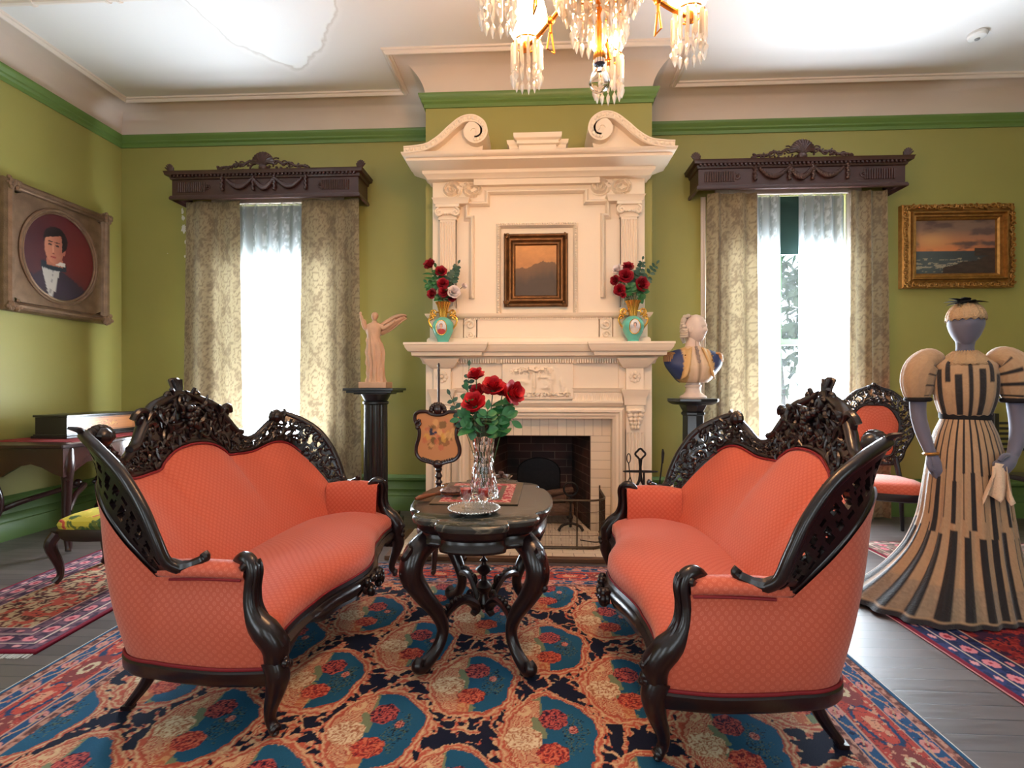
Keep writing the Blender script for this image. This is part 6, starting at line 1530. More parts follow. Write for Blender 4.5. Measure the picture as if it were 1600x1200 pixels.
for (cx, cy, z, rx, ry) in secs:
    row = []
    for k in range(n):
        a = 2 * PI * k / n; ca, sa = math.cos(a), math.sin(a); f = 1 + .012 * math.sin(40 * a) * 0
        sq = (abs(ca) ** .8) * math.copysign(1, ca); x = cx + rx * sq
        # cut the shoulders away in a curve
        lim = .10 + max(0, (z - .13)) * 1.45
        if abs(x) > lim and z < .30: x = math.copysign(lim, x)
        row.append((x, cy + ry * sa, z))
        fx = abs(x) / .2; front = sa < .15
        if z > .425: col = L3(214, 190, 176)
        elif front and abs(x) < .045 + .02 * (z - .2) * 0 : col = L3(214, 186, 158)
        elif front and abs(x) < .075 + .03 * (.40 - z): col = L3(206, 178, 146)
        elif front and abs(x) < .12 + .05 * (.38 - z): col = L3(202, 160, 102)
        else: col = L3(40, 54, 96)
        if front and abs(x) < .004: col = L3(150, 124, 100)
        cols.append(col)
    P.append(row)
m = MB().grid(P, cv=True); m.f.append(tuple(range(n))[::-1]); m.f.append(tuple((len(P) - 1) * n + k for k in range(n)))
obj('torso', m, M_coat, bu, col=np.array(cols), ang=70)
for s in (-1, 1):
    m = MB()
    P = []
    for i in range(9):
        u = i / 8; P.append([(s * (.04 + .055 * v * (1 - .3 * u) + .06 * u), -.066 - .055 * math.sin(min(1, u * 1.3) * PI / 2) - .012 * math.sin(PI * v) + .03 * v, .415 - .23 * u - .03 * v) for v in [j / 4 for j in range(5)]])
    obj('lapel', MB().grid(P), mat('buff_lapel', rgb(206, 164, 108), .5), bu, solid=.012, ang=80)
    e = MB().ball((s * .195, 0, .365), (.045, .06, .016), 12, 6)
    for k in range(11):
        a = PI * (k / 10) - PI / 2; px_, py_ = s * (.195 + .042 * math.cos(a)), .055 * math.sin(a); e.tube([(px_, py_, .36), (px_ + s * .006, py_, .33), (px_ + s * .006, py_, .30)], .006, 6)
    obj('epaulette', e, mat('gilt_epaulette', rgb(190, 134, 82), .5), bu)
bt = []
for k in range(7): bt.append((-.115 + .002 * k, -.095 + .002 * k, .20 + .025 * k))
for k in range(4): bt.append((.115, -.10, .24 + .035 * k))
M_btn = mat('brass_button', rgb(150, 110, 60), .4, .6)
for p in bt: obj('coat_button', MB().ball(p, .007, 8, 6), M_btn, bu)
m = MB()
for k in range(10): m.ball((.004 * math.sin(k * 2), -.112 + .0055 * k, .29 + .014 * k), (.014, .007, .010), 8, 5)
obj('neck_frill', m, mat('grey_lace', rgb(150, 132, 122), .8), bu)
# head turned to the side
def head_mesh(n=40, m_=30):
    P = []
    for i in range(1, m_):
        t = PI * i / m_; row = []
        for k in range(n):
            a = 2 * PI * k / n; x, y, z = math.sin(t) * math.cos(a), math.sin(t) * math.sin(a), -math.cos(t)
            rx, ry, rz_ = .072, .092, .118; fz = z; f = 1.0
            if z < 0: rx *= 1 - .28 * z * z; ry *= 1 - .12 * z * z
            p = [x * rx, y * ry, z * rz_]
            if y < 0:
                fr = max(0, -y); cx = math.exp(-(x / .22) ** 2)
                p[1] -= .017 * math.exp(-((z + .14) / .15) ** 2) * math.exp(-(x / .20) ** 2) * fr + .010 * math.exp(-((z + .72) / .16) ** 2) * math.exp(-(x / .32) ** 2)   # nose, chin
                p[1] -= .006 * math.exp(-((z - .22) / .09) ** 2) * math.exp(-(x / .55) ** 2)        # brow
                for ex in (-.36, .36): p[1] += .010 * math.exp(-((z - .06) / .09) ** 2) * math.exp(-((x - ex) / .15) ** 2)   # eye sockets
                p[1] -= .006 * math.exp(-((z + .42) / .04) ** 2) * math.exp(-(x / .26) ** 2); p[1] += .005 * math.exp(-((z + .485) / .025) ** 2) * math.exp(-(x / .28) ** 2); p[1] -= .005 * math.exp(-((z + .54) / .04) ** 2) * math.exp(-(x / .22) ** 2)
            row.append(tuple(p))
        P.append(row)
    m = MB().grid(P, cv=True); b = len(m.v); m.add([(0, 0, -.118), (0, 0, .118)], []); n0 = 0
    for k in range(n): m.f.append((b, (k + 1) % n, k)); m.f.append((b + 1, (m_ - 2) * n + k, (m_ - 2) * n + (k + 1) % n))
    return m
T_ = Matrix.Translation((.012, -.015, .568)) @ Matrix.Rotation(math.radians(38), 4, 'Z')
obj('head', head_mesh(56, 44).xf(T_).join(MB().ball((0, 0, 0), .001, 4, 3).xf(T_)), M_marb, bu)
h_ = MB()
for s in (-1, 1):
    h_.ball((s * .024, -.078, .006), (.010, .006, .007), 8, 6); h_.ball((s * .071, .005, -.01), (.010, .02, .028), 8, 6)
obj('eyes_and_ears', h_.xf(T_), M_marb, bu)
hr_ = MB()
for k in range(60):
    a = R.uniform(.15, PI - .15); b = R.uniform(-.15, 1.3); rr_ = 1.05
    hr_.ball((.074 * math.cos(a) * math.cos(b * .8) * rr_, .03 + .078 * math.sin(a) * math.cos(b * .6), .118 * math.sin(b) * .96 + .0), (.018, .022, .016), 8, 6)
for s in (-1, 1):
    for k in range(4): hr_.tube([(s * .078, .02, -.01 - .018 * k), (s * .082, .05, -.012 - .018 * k), (s * .07, .085, -.01 - .018 * k)], .011, 8)
hr_.tube([(0, .10, 0), (0, .115, -.06), (0, .10, -.11)], [.03, .022, .012], 10)
obj('powdered_hair', hr_.xf(T_), mat('powdered_hair', rgb(196, 180, 166), .7), bu)

# ================================================================ mantel vases with bouquets
M_turq = mat('turquoise_porcelain', rgb(96, 186, 172), .15, coat=.5); M_gilt = mat('gilding', rgb(214, 164, 74), .25, .8); M_porc = mat('white_porcelain', rgb(232, 216, 204), .2); M_med = mat('medallion_enamel', (1, 1, 1, 1), .25, vcol=True)
VY = 4.135; ZS = 1.5665
def lady(dress, hair):
    def f(U, V):
        x = (U - .5) * 2; z = (V - .5) * 2; c = mixc(L3(206, 206, 214), L3(120, 116, 104), -z * .7 + .6 * (fbm(U * 5, V * 5, 2, 3) - .4))
        d = (z < -.25 - .5 * x * x + .1); c[d & (np.abs(x) < .75)] = L3(*dress); c[(x / .30) ** 2 + ((z - .26) / .34) ** 2 < 1] = L3(*hair); c[(x / .17) ** 2 + ((z - .22) / .24) ** 2 < 1] = L3(222, 176, 152); c[(np.abs(x) < .10) & (z < .05) & (z > -.25)] = L3(220, 172, 150)
        return c
    return f
def porcelain_vase(x, label, fn):
    t = thing('porcelain_vase', label, 'vase', (x, VY, ZS))
    obj('body', MB().lathe([(.046, 0), (.048, .008), (.044, .014), (.05, .03), (.072, .07), (.086, .11), (.089, .135), (.082, .165), (.062, .19), (.036, .205), (.026, .21)], 40), M_turq, t)
    obj('neck', MB().lathe([(.028, .209), (.030, .22), (.036, .26), (.048, .305), (.062, .33), (.058, .332), (.044, .305), (.03, .26), (.022, .22)], 60, rfn=lambda r, z, a: r * (1 + .05 * math.cos(15 * a))), M_gilt, t)
    for s in (-1, 1):
        m = MB().tube(cr([(s * .078, -.01, .11), (s * .105, -.01, .15), (s * .115, -.01, .19), (s * .09, -.01, .215), (s * .075, -.01, .20)], 5), .008, 8)
        m.tube(spiral((s * .075, -.01, .245), (s, 0, 0), (0, 0, 1), .032, 1.5, -PI / 2, 22, .2), .007, 7)
        m.tube(spiral((s * .10, -.01, .20), (s, 0, 0), (0, 0, 1), .022, 1.2, 1, 18, .2), .006, 7)
        for k in range(4): m.ball((s * (.06 + .012 * k), -.012, .218 + .006 * (k % 2)), .009, 7, 5)
        m.tube([(s * .034, 0, .25), (s * .06, -.008, .25)], .006, 7)
        obj('handle', m, M_gilt, t)
    P = []; cc = []
    for i in range(11):
        row = []
        for j in range(36):
            a = 2 * PI * j / 36; u = .042 * i / 10 * math.cos(a); v = .058 * i / 10 * math.sin(a); zz = .118 + v; rr_ = np.interp(zz, [.03, .07, .11, .135, .165, .19], [.05, .072, .086, .089, .082, .062]) + .0018
            row.append((u, -math.sqrt(max(rr_ ** 2 - u ** 2, 0)), zz)); cc.append((u / .042 * .5 + .5, v / .058 * .5 + .5))
        P.append(row)
    cc = np.array(cc); col = fn(cc[:, 0][:, None], cc[:, 1][:, None]).reshape(-1, 3)
    obj('portrait_medallion', MB().grid(P, cv=True), M_med, t, col=col)
    obj('medallion_rim', MB().tube([tuple(np.array(p) + np.array([0, -.001, 0])) for p in P[-1]], .004, 6, closed=True), M_gilt, t)
    return t
xl, xr = -.768, .762
porcelain_vase(xl, 'turquoise and gilt vase with portrait of a lady in pink, left end of mantel shelf', lady((196, 84, 84), (120, 74, 50)))
porcelain_vase(xr, 'turquoise and gilt vase with portrait of a lady in white, right end of mantel shelf', lady((216, 206, 200), (50, 36, 34)))
def bouquet(x, heads, sprigs, side):
    top = ZS + .31
    for i, (px, py, dy, d, s, mt, nm, lb) in enumerate(heads):
        h = at(px, py, Y=VY + dy); make_rose(nm, lb, (x + .012 * math.cos(i * 1.3), VY + .012 * math.sin(i * 1.3), ZS + .27), h, d, s, mt, 2, seed=i + 11, cat='rose')
    for i, (px, py, dy, n, w_, mt, nm, lb) in enumerate(sprigs):
        sprig(nm, lb, (x + .01 * math.cos(i * 2), VY + .01 * math.sin(i * 2), ZS + .27), at(px, py, Y=VY + dy), n, w_, mt, (0, 0, .03), sd=i + 30)
bouquet(xl, [(671, 413, -.02, (-.5, -.6, .6), .052, M_dred, 'red_rose', 'highest red rose, leaning out to the left of the left mantel vase'),
    (689, 424, .0, (.1, -.8, .6), .050, M_dred, 'red_rose', 'second highest red rose of the left mantel vase'),
    (692, 443, -.05, (.0, -1, .4), .048, M_dred, 'red_rose', 'flat red rose in the middle of the left mantel vase bouquet'),
    (694, 456, -.06, (-.1, -1, .3), .048, M_dred, 'red_rose', 'red rose beside the white bloom, low in the left mantel vase bouquet'),
    (675, 459, -.05, (-.6, -.8, .2), .044, M_dred, 'red_rose', 'red rose at the lower left of the left mantel vase bouquet'),
    (706, 465, -.02, (.5, -.8, .1), .036, M_dred, 'red_rose', 'small red rose tucked under the white bloom of the left mantel vase'),
    (709, 456, -.06, (.4, -1, .3), .054, M_wht, 'white_rose', 'large white rose at the right of the left mantel vase bouquet'),
    (725, 447, -.02, (.8, -.5, .3), .026, M_wht, 'white_rose', 'tiny white bud standing far out to the right of the left mantel vase')],
    [(716, 412, 0, 8, .026, M_euc, 'eucalyptus_sprig', 'eucalyptus sprig rising to the right of the left mantel vase'), (681, 418, .02, 4, .03, M_lf, 'rose_leaf_spray', 'leaf spray under the highest rose of the left mantel vase'), (667, 442, 0, 5, .03, M_lf, 'rose_leaf_spray', 'leaf spray at the left side of the left mantel vase bouquet'), (700, 432, .03, 6, .034, M_euc, 'rose_leaf_spray', 'dark leaf spray in the heart of the left mantel vase bouquet'), (684, 468, -.05, 4, .032, M_lf, 'rose_leaf_spray', 'leaf spray just over the gilt rim of the left mantel vase')], -1)
bouquet(xr, [(981, 417, .02, (.0, -.6, .8), .050, M_dred, 'red_rose', 'topmost red rose of the right mantel vase'),
    (978, 431, -.05, (-.1, -1, .3), .060, M_dred, 'red_rose', 'large red rose in the middle of the right mantel vase bouquet'),
    (1003, 444, -.04, (.6, -.9, .2), .062, M_dred, 'red_rose', 'large red rose at the right of the right mantel vase bouquet'),
    (961, 438, -.02, (-.8, -.7, .2), .042, M_dred, 'red_rose', 'red rose leaning out at the left of the right mantel vase bouquet'),
    (968, 453, -.06, (-.3, -1, .1), .048, M_dred, 'red_rose', 'red rose at the lower left of the right mantel vase bouquet'),
    (974, 461, -.07, (.0, -1, .0), .024, M_dred, 'red_rose', 'small red bud lowest in the right mantel vase bouquet'),
    (965, 421, .0, (-.5, -.6, .6), .046, M_wht, 'white_rose', 'white rose at the upper left of the right mantel vase bouquet')],
    [(1004, 406, 0, 7, .024, M_euc, 'eucalyptus_sprig', 'eucalyptus sprig standing tallest in the right mantel vase'), (1026, 412, .0, 5, .026, M_euc, 'eucalyptus_sprig', 'eucalyptus sprig reaching far out to the right of the right mantel vase'), (998, 424, .03, 7, .034, M_euc, 'rose_leaf_spray', 'dark leaf spray in the upper right of the right mantel vase bouquet'), (984, 446, -.04, 5, .034, M_lf, 'rose_leaf_spray', 'leaf spray in the heart of the right mantel vase bouquet'), (1006, 458, -.03, 4, .032, M_lf, 'rose_leaf_spray', 'leaf spray at the lower right of the right mantel vase bouquet')], 1)
# smoke detector
c = at(1527, 52, Z=H)
t = thing('smoke_detector', 'round white smoke detector on the ceiling at the upper right', 'smoke detector', (c.x, c.y, H))
obj('housing', MB().lathe([(.062, -.001), (.064, -.02), (.056, -.034), (.035, -.042), (.002, -.043)], 32), mat('white_plastic', rgb(226, 226, 226), .4), t)
obj('sensor_dome', MB().lathe([(.018, -.0435), (.016, -.05), (.006, -.054), (.001, -.054)], 16), mat('grey_plastic', rgb(120, 120, 122), .4), t)
# ================================================================ chandelier
M_brass = mat('chandelier_brass', rgb(186, 118, 50), .28, .95, var=.15, vscale=20)
def prism_mat():
    m = bpy.data.materials.new('crystal_prism'); m.use_nodes = True; nt = m.node_tree; nt.nodes.clear(); N = nt.nodes; L = nt.links
    o = N.new('ShaderNodeOutputMaterial'); g = N.new('ShaderNodeBsdfGlass'); g.inputs['IOR'].default_value = 1.45; g.inputs['Roughness'].default_value = .03; g.inputs[0].default_value = (1, .97, .93, 1)
    t = N.new('ShaderNodeBsdfTranslucent'); t.inputs[0].default_value = (1, .95, .88, 1); x = N.new('ShaderNodeMixShader'); x.inputs[0].default_value = .6
    L.new(g.outputs[0], x.inputs[1]); L.new(t.outputs[0], x.inputs[2]); L.new(x.outputs[0], o.inputs[0]); return m
M_prism = prism_mat()
M_globe = mat('lit_opal_globe', (1, .9, .75, 1), .4, emit=(1.0, .56, .27, 1), estr=34)
CC = Vector((.233, 1.944, 0)); HC = H
chd = thing('chandelier', 'brass gas style chandelier with lit globes and hanging crystal prisms', 'chandelier', (CC.x, CC.y, H))
cp = lambda name, m, ma, par=chd, **k: obj(name, m, ma, par, world=(par is chd), **k)
cp('ceiling_rose', MB().lathe([(.12, H - .001), (.12, H - .015), (.08, H - .04), (.04, H - .06), (.02, H - .10)], 32, tuple(CC)), M_brass)
cp('stem', MB().lathe([(.012, H - .08), (.012, 3.5), (.03, 3.47), (.035, 3.43), (.02, 3.40), (.016, 3.1), (.03, 3.06), (.05, 3.0), (.06, 2.95), (.045, 2.90), (.02, 2.86), (.014, 2.80), (.018, 2.70), (.028, 2.68), (.018, 2.655), (.010, 2.64), (.010, 2.50), (.012, 2.475), (.022, 2.47), (.024, 2.455), (.018, 2.44)], 20, tuple(CC)), M_brass)
bs = cp('bulb_socket', MB().lathe([(.018, 2.47), (.02, 2.46), (.022, 2.43), (.016, 2.425)], 16, tuple(CC)), mat('grey_socket', rgb(96, 96, 108), .3, .7))
cp('clear_bulb', MB().lathe([(.014, 2.427), (.018, 2.41), (.034, 2.39), (.040, 2.365), (.036, 2.345), (.022, 2.33), (.004, 2.325)], 24, tuple(CC)), mat('clear_bulb_glass', (1, 1, 1, 1), .0, trans=1, ior=1.2))
def prism_mesh(L_, w_):
    m = MB(); h = w_ / 2
    def ring(z, s): return [(s * math.cos(2 * PI * k / 6), s * .7 * math.sin(2 * PI * k / 6), z) for k in range(6)]
    P = [ring(0, h * .3), ring(-.012, h), ring(-L_ + .012, h), ring(-L_, h * .3)]; m.grid(P, cv=True); m.f.append(tuple(range(6))); m.f.append(tuple(18 + k for k in range(6))[::-1])
    P = [ring(-L_ - .004, h * .25), ring(-L_ - .022, h * 1.25), ring(-L_ - .034, h * 1.1), ring(-L_ - .060, h * .12)]; o = len(m.v); m.grid(P, cv=True); m.f.append(tuple(o + k for k in range(6))); m.f.append(tuple(o + 18 + k for k in range(6))[::-1])
    return m
pm = {}
def prism(x, y, z, L_, w_, stuff=None, rz=0):
    if stuff is not None:
        q = prism_mesh(L_, w_); q.xf(Matrix.Translation((x, y, z)) @ Matrix.Rotation(rz, 4, 'Z')); stuff.join(q); return
    k = (round(L_, 3), round(w_, 3))
    if k not in pm: o = obj('prism', prism_mesh(L_, w_), M_prism, chd, smooth=False); pm[k] = o.data
    else: o = bpy.data.objects.new('prism', pm[k]); COL.objects.link(o); o.parent = chd
    o.location = Vector((x, y, z)) - chd.location; o.rotation_euler = (0, 0, rz)
cnt = 0; tiers = MB()
for k in range(6):
    a = math.radians(16 + 58.5 * k) + YAW; dx, dy = math.cos(a), math.sin(a); ax_, ay_ = CC.x + dx * .39, CC.y + dy * .39
    arm = cr([(CC.x + dx * .03, CC.y + dy * .03, 2.90), (CC.x + dx * .10, CC.y + dy * .10, 2.80), (CC.x + dx * .20, CC.y + dy * .20, 2.745), (CC.x + dx * .30, CC.y + dy * .30, 2.705), (ax_, ay_, 2.685)], 5)
    armo = cp('arm', MB().tube(arm, .010, 8).lathe([(.016, 2.67), (.02, 2.68), (.02, 2.70), (.012, 2.71)], 12, (ax_, ay_, 0)).ball((CC.x + dx * .25, CC.y + dy * .25, 2.725), .018, 8, 6), M_brass)
    # stirrup key hanging from the arm
    kx, ky = CC.x + dx * .25, CC.y + dy * .25; px_, py_ = -dy, dx
    cp('gas_key', MB().tube([(kx, ky, 2.72), (kx, ky, 2.675)], .006, 6).tube([(kx - px_ * .006, ky - py_ * .006, 2.675), (kx - px_ * .022, ky - py_ * .022, 2.60), (kx + px_ * .022, ky + py_ * .022, 2.60), (kx + px_ * .006, ky + py_ * .006, 2.675)], .0045, 6), M_brass)
    cp('globe_shade', MB().lathe([(.035, 2.715), (.06, 2.73), (.082, 2.77), (.088, 2.82), (.075, 2.87), (.05, 2.91), (.045, 2.915), (.070, 2.868), (.082, 2.82), (.076, 2.772), (.05, 2.735), (.03, 2.722)], 32, (ax_, ay_, 0), cap=False), M_globe)
    cp('prism_ring', MB().tube([(ax_ + .058 * math.cos(t), ay_ + .058 * math.sin(t), 2.70) for t in [2 * PI * q / 24 for q in range(24)]], .004, 6, closed=True).tube([(ax_ - .058, ay_, 2.70), (ax_ + .058, ay_, 2.70)], .003, 6), M_brass)
    for q in range(13):
        t = 2 * PI * q / 13; prism(ax_ + .060 * math.cos(t), ay_ + .060 * math.sin(t), 2.697, .125, .022, None, t); cnt += 1
# centre tiers
for (r, z, L_, n, real) in [(.17, 2.86, .12, 34, 34), (.115, 2.76, .10, 26, 0), (.10, 2.66, .09, 20, 0), (.21, 2.97, .12, 40, 0), (.14, 2.80, .12, 22, 0), (.05, 2.70, .10, 9, 0)]:
    cp('tier_ring', MB().tube([(CC.x + r * math.cos(t), CC.y + r * math.sin(t), z + .004) for t in [2 * PI * q / 36 for q in range(36)]], .005, 6, closed=True).tube([(CC.x - r, CC.y, z + .004), (CC.x + r, CC.y, z + .004)], .004, 6), M_brass)
    for q in range(n):
        t = 2 * PI * q / n; x, y = CC.x + r * math.cos(t), CC.y + r * math.sin(t)
        if real and cnt < 99 and q < real: prism(x, y, z, L_, .022, None, t); cnt += 1
        else: prism(x, y, z, L_, .020, tiers, t)
for k in range(90):
    t = R.uniform(0, 6.28); r = R.uniform(.02, .15); z = R.uniform(2.62, 2.90); tiers.ball((CC.x + r * math.cos(t), CC.y + r * math.sin(t), z), R.uniform(.007, .012), 6, 4)
for k in range(9):
    t = 2 * PI * k / 9; tiers.tube(cr([(CC.x + .02 * math.cos(t), CC.y + .02 * math.sin(t), 2.64), (CC.x + .10 * math.cos(t), CC.y + .10 * math.sin(t), 2.60), (CC.x + .14 * math.cos(t), CC.y + .14 * math.sin(t), 2.66)], 3), .005, 5)
o = cp('crystal_drops', tiers, M_prism, smooth=False); o['kind'] = 'stuff'
def plight(loc, e, r=.06, c=(1, .52, .24)):
    l = bpy.data.lights.new('chandelier_glow', 'POINT'); l.energy = e; l.color = c; l.shadow_soft_size = r; o = bpy.data.objects.new('chandelier_glow', l); COL.objects.link(o); o.location = loc; o.parent = chd; o.location = Vector(loc) - chd.location
plight((CC.x, CC.y, 2.78), 85, .12)
plight((CC.x + .05, CC.y + .12, 2.60), 45, .05)

# ================================================================ left console table, music box, footstool
tx0, tx1, ty0, ty1, tz = -4.14, -3.36, 3.46, 4.62, .80
ct = thing('console_table', 'dark serpentine console table with cabriole legs against the left wall', 'table', (-3.75, 4.04, 0))
def serp(x0, x1, y0, y1, amp, n=10):
    p = []
    for k in range(n): u = k / n; p.append((x0 + (x1 - x0) * u, y0 - amp * math.sin(PI * u) ** 2 * .8))
    for k in range(n * 2): u = k / (n * 2); p.append((x1 + amp * (1 - math.cos(4 * PI * u)) * .5, y0 + (y1 - y0) * u))
    for k in range(n): u = k / n; p.append((x1 - (x1 - x0) * u, y1 + amp * .3 * math.sin(PI * u) ** 2))
    p.append((x0, y1)); return p
TP = serp(tx0, tx1, ty0, ty1, .05)
obj('table_top', MB().poly([(x, y, tz - .028) for x, y in TP], .028), M_mah, ct, world=True, bevel=.006)
m = MB(); cxm, cym = (tx0 + tx1) / 2, (ty0 + ty1) / 2
inn_ = [(cxm + (x - cxm) * .93, cym + (y - cym) * .94) for x, y in TP]; n = len(inn_); P = []
for i, (x, y) in enumerate(inn_):
    lo = .61 + .05 * math.cos(i / n * 2 * PI * 6) * (1 if i < n - 2 else 0); P.append([(x, y, tz - .029), (x, y, lo), (cxm + (x - cxm) * .96, cym + (y - cym) * .97, lo), (cxm + (x - cxm) * .96, cym + (y - cym) * .97, tz - .029)])
m.grid(P, cu=True, cv=True)
obj('apron', m, mat('polished_mahogany', rgb(52, 25, 21), .25, coat=.4, var=.25, vscale=6), ct, world=True)
obj('drawer_knob', MB().ball((tx1 + .005, 4.30, .70), (.02, .014, .014), 10, 8), M_brass, ct, world=True)
for (lx, ly, ox_, oy_) in ((tx1 - .06, ty0 + .10, 1, -1), (tx1 - .06, ty1 - .10, 1, 1), (tx0 + .10, ty0 + .10, -1, -1), (tx0 + .10, ty1 - .10, -1, 1)):
    k_ = .5 if ox_ < 0 else 1
    if ox_ < 0: L_ = cr([(lx, ly, .76), (lx - .02, ly - .03 * -oy_, .62), (lx + .07, ly + .02 * oy_, .50), (lx + .10, ly, .34), (lx + .02, ly, .16), (lx - .04, ly, .05), (lx - .02, ly, .02)], 4)
    else: L_ = cr([(lx, ly, .76), (lx + .012, ly + .012 * oy_, .62), (lx, ly, .48), (lx - .008, ly, .30), (lx, ly, .14), (lx + .012, ly, .05), (lx + .02, ly + .012 * oy_, .02)], 4)
    m = MB().tube(L_, list(np.interp(np.linspace(0, 1, len(L_)), [0, .15, .3, .6, .9, 1], [.042, .045, .032, .026, .022, .02])), 12)
    for q in range(5): m.ball((lx + ox_ * .02 * k_, ly + oy_ * .02, .66 - .03 * q), .02, 7, 5)
    obj('leg', m, M_mah, ct, world=True)
for (a, b) in (((tx0 + .18, ty0 + .12, .30), (tx1 - .07, ty0 + .12, .30)), ((tx0 + .18, ty1 - .12, .30), (tx1 - .07, ty1 - .12, .30))):
    s_ = 1 if a[1] < 4 else -1
    obj('stretcher', MB().tube(cr([a, (a[0] + .12, a[1] + .10 * s_, .36), ((a[0] + b[0]) / 2, cym - .06 * s_, .42), (b[0] - .10, b[1] + .16 * s_, .38), b], 5), .020, 10).ball(((a[0] + b[0]) / 2, cym - .1 * s_, .44), .03, 10, 7), M_mah, ct, world=True)
o = obj('table_scarf', MB().box(-4.08, -3.44, 3.62, 4.55, tz + .0008, tz + .004), mat('red_scarf', rgb(128, 30, 38), .9, var=.2, vscale=60)); setp(o, 'red cloth laid under the wooden music box on the console table', 'cloth')
mb = thing('music_box', 'long dark wooden box with inlaid front standing on the console table', 'box', (-3.80, 4.16, tz + .0045), math.radians(-2))
hx, hy = .135, .33
M_blk = mat('black_lacquer', rgb(30, 26, 28), .3, coat=.3)
obj('base_moulding', MB().box(-hx - .02, hx + .02, -hy - .02, hy + .02, 0, .02).box(-hx - .01, hx + .01, -hy - .01, hy + .01, .02, .032), M_blk, mb, bevel=.003)
obj('box_body', MB().box(-hx, hx, -hy, hy, .032, .165), M_blk, mb)
obj('lid', MB().box(-hx - .012, hx + .012, -hy - .012, hy + .012, .166, .184), M_blk, mb, bevel=.004)
def inl(U, V):
    c = mixc(L3(166, 104, 62), L3(198, 136, 84), fbm(U * 3, V * 26, 4, 2)); x = (U - .5) * 2; z = (V - .5) * 2
    d = (np.abs(x) < .42) & (np.abs(z) < .5 - .4 * np.abs(x)) & (fbm(U * 42, V * 12, 3, 9) > .5); c[d] = L3(216, 168, 96); c[d & (fbm(U * 60, V * 20, 2, 3) > .6)] = L3(112, 58, 40)
    b = (np.abs(np.abs(x) - .94) < .008) | (np.abs(np.abs(z) - .84) < .03); c[b & (np.abs(x) < .95) & (np.abs(z) < .88)] = L3(70, 40, 30); return c
m, c = painted_grid(-hy + .012, hy - .012, .042, .155, 160, 30, inl); m.fn(lambda v: Vector((hx + .0012, v.x, v.z))); obj('inlaid_front', m, mat('inlaid_walnut', rgb(170, 110, 70), .3, vcol=True), mb, col=c)

fs_ = thing('footstool', 'low footstool with yellow floral needlework seat on the small left rug', 'stool', (-2.73, 3.17, .012), math.radians(3))
def needle():
    m = mat('yellow_needlework', rgb(176, 160, 48), .9, bump=.4, bscale=300); nt = m.node_tree; N = nt.nodes; L = nt.links; b = N['Principled BSDF']; tc = N.new('ShaderNodeTexCoord')
    n = N.new('ShaderNodeTexNoise'); n.inputs['Scale'].default_value = 9; n.inputs['Detail'].default_value = 3; n.inputs['Distortion'].default_value = .8; L.new(tc.outputs['Object'], n.inputs[0]); r = N.new('ShaderNodeValToRGB'); e = r.color_ramp.elements; r.color_ramp.interpolation = 'CONSTANT'
    e[0].position = 0; e[0].color = rgb(58, 84, 40); e[1].position = .38; e[1].color = rgb(96, 104, 44)
    for p, c in ((.42, rgb(188, 172, 56)), (.58, rgb(206, 184, 70)), (.62, rgb(192, 84, 60)), (.69, rgb(150, 44, 44))): x = e.new(p); x.color = c
    L.new(n.outputs[0], r.inputs[0]); L.new(r.outputs[0], b.inputs['Base Color']); return m
P = []
for (f, z) in ((1.0, .335), (1.03, .36), (.98, .385), (.8, .405), (.4, .418), (.02, .422)):
    P.append([((abs(math.cos(a)) ** .4) * math.copysign(1, math.cos(a)) * .225 * f, (abs(math.sin(a)) ** .4) * math.copysign(1, math.sin(a)) * .21 * f, z) for a in [2 * PI * k / 48 for k in range(48)]])
obj('cushion', MB().grid(P, cv=True), needle(), fs_)
P = []
for k in range(48):
    a = 2 * PI * k / 48; x, y = (abs(math.cos(a)) ** .35) * math.copysign(1, math.cos(a)) * .225, (abs(math.sin(a)) ** .35) * math.copysign(1, math.sin(a)) * .21; lo = .285 - .02 * math.cos(4 * a)
    P.append([(x, y, .338), (x * 1.03, y * 1.03, .325), (x * 1.02, y * 1.02, lo), (x * .9, y * .9, lo), (x * .9, y * .9, .338)])
obj('seat_rail', MB().grid(P, cu=True, cv=True), M_mah, fs_)
for s in (-1, 1):
    for q in (-1, 1):
        L_ = cr([(s * .20, q * .185, .31), (s * .225, q * .205, .24), (s * .195, q * .18, .12), (s * .19, q * .175, .05), (s * .21, q * .19, .012)], 4); obj('leg', MB().tube(L_, list(np.interp(np.linspace(0, 1, len(L_)), [0, .25, .7, 1], [.034, .032, .018, .022])), 10), M_mah, fs_)

# ================================================================ mannequins
M_felt = mat('lavender_grey_jersey', rgb(94, 94, 112), .85, sheen=.3)
M_dress = mat('cream_and_black_dress', rgb(210, 176, 130), .75, vcol=True, bump=.35, bscale=90, sheen=.3)
M_vel = mat('black_velvet', rgb(16, 11, 15), .85)
M_lace = mat('cream_lace', rgb(180, 148, 112), .8, bump=1, bscale=140)
mx_, my_ = 2.35, 2.94
mq = thing('mannequin', 'grey mannequin in lace cap and long cream and black striped dress on red rug', 'mannequin', (mx_, my_, .014), math.radians(-27))
secs = cr([(0, 0, .80, .12, .10), (0, 0, .95, .115, .095), (0, 0, 1.04, .098, .08), (0, 0, 1.16, .115, .09), (0, 0, 1.27, .125, .095), (0, 0, 1.33, .12, .08), (0, .005, 1.375, .07, .055), (0, .0, 1.40, .042, .042), (0, -.005, 1.43, .04, .042), (0, -.012, 1.455, .045, .055)], 4)
body = ring_loft(secs, 40)
obj('body', body, M_felt, mq)
hd = []
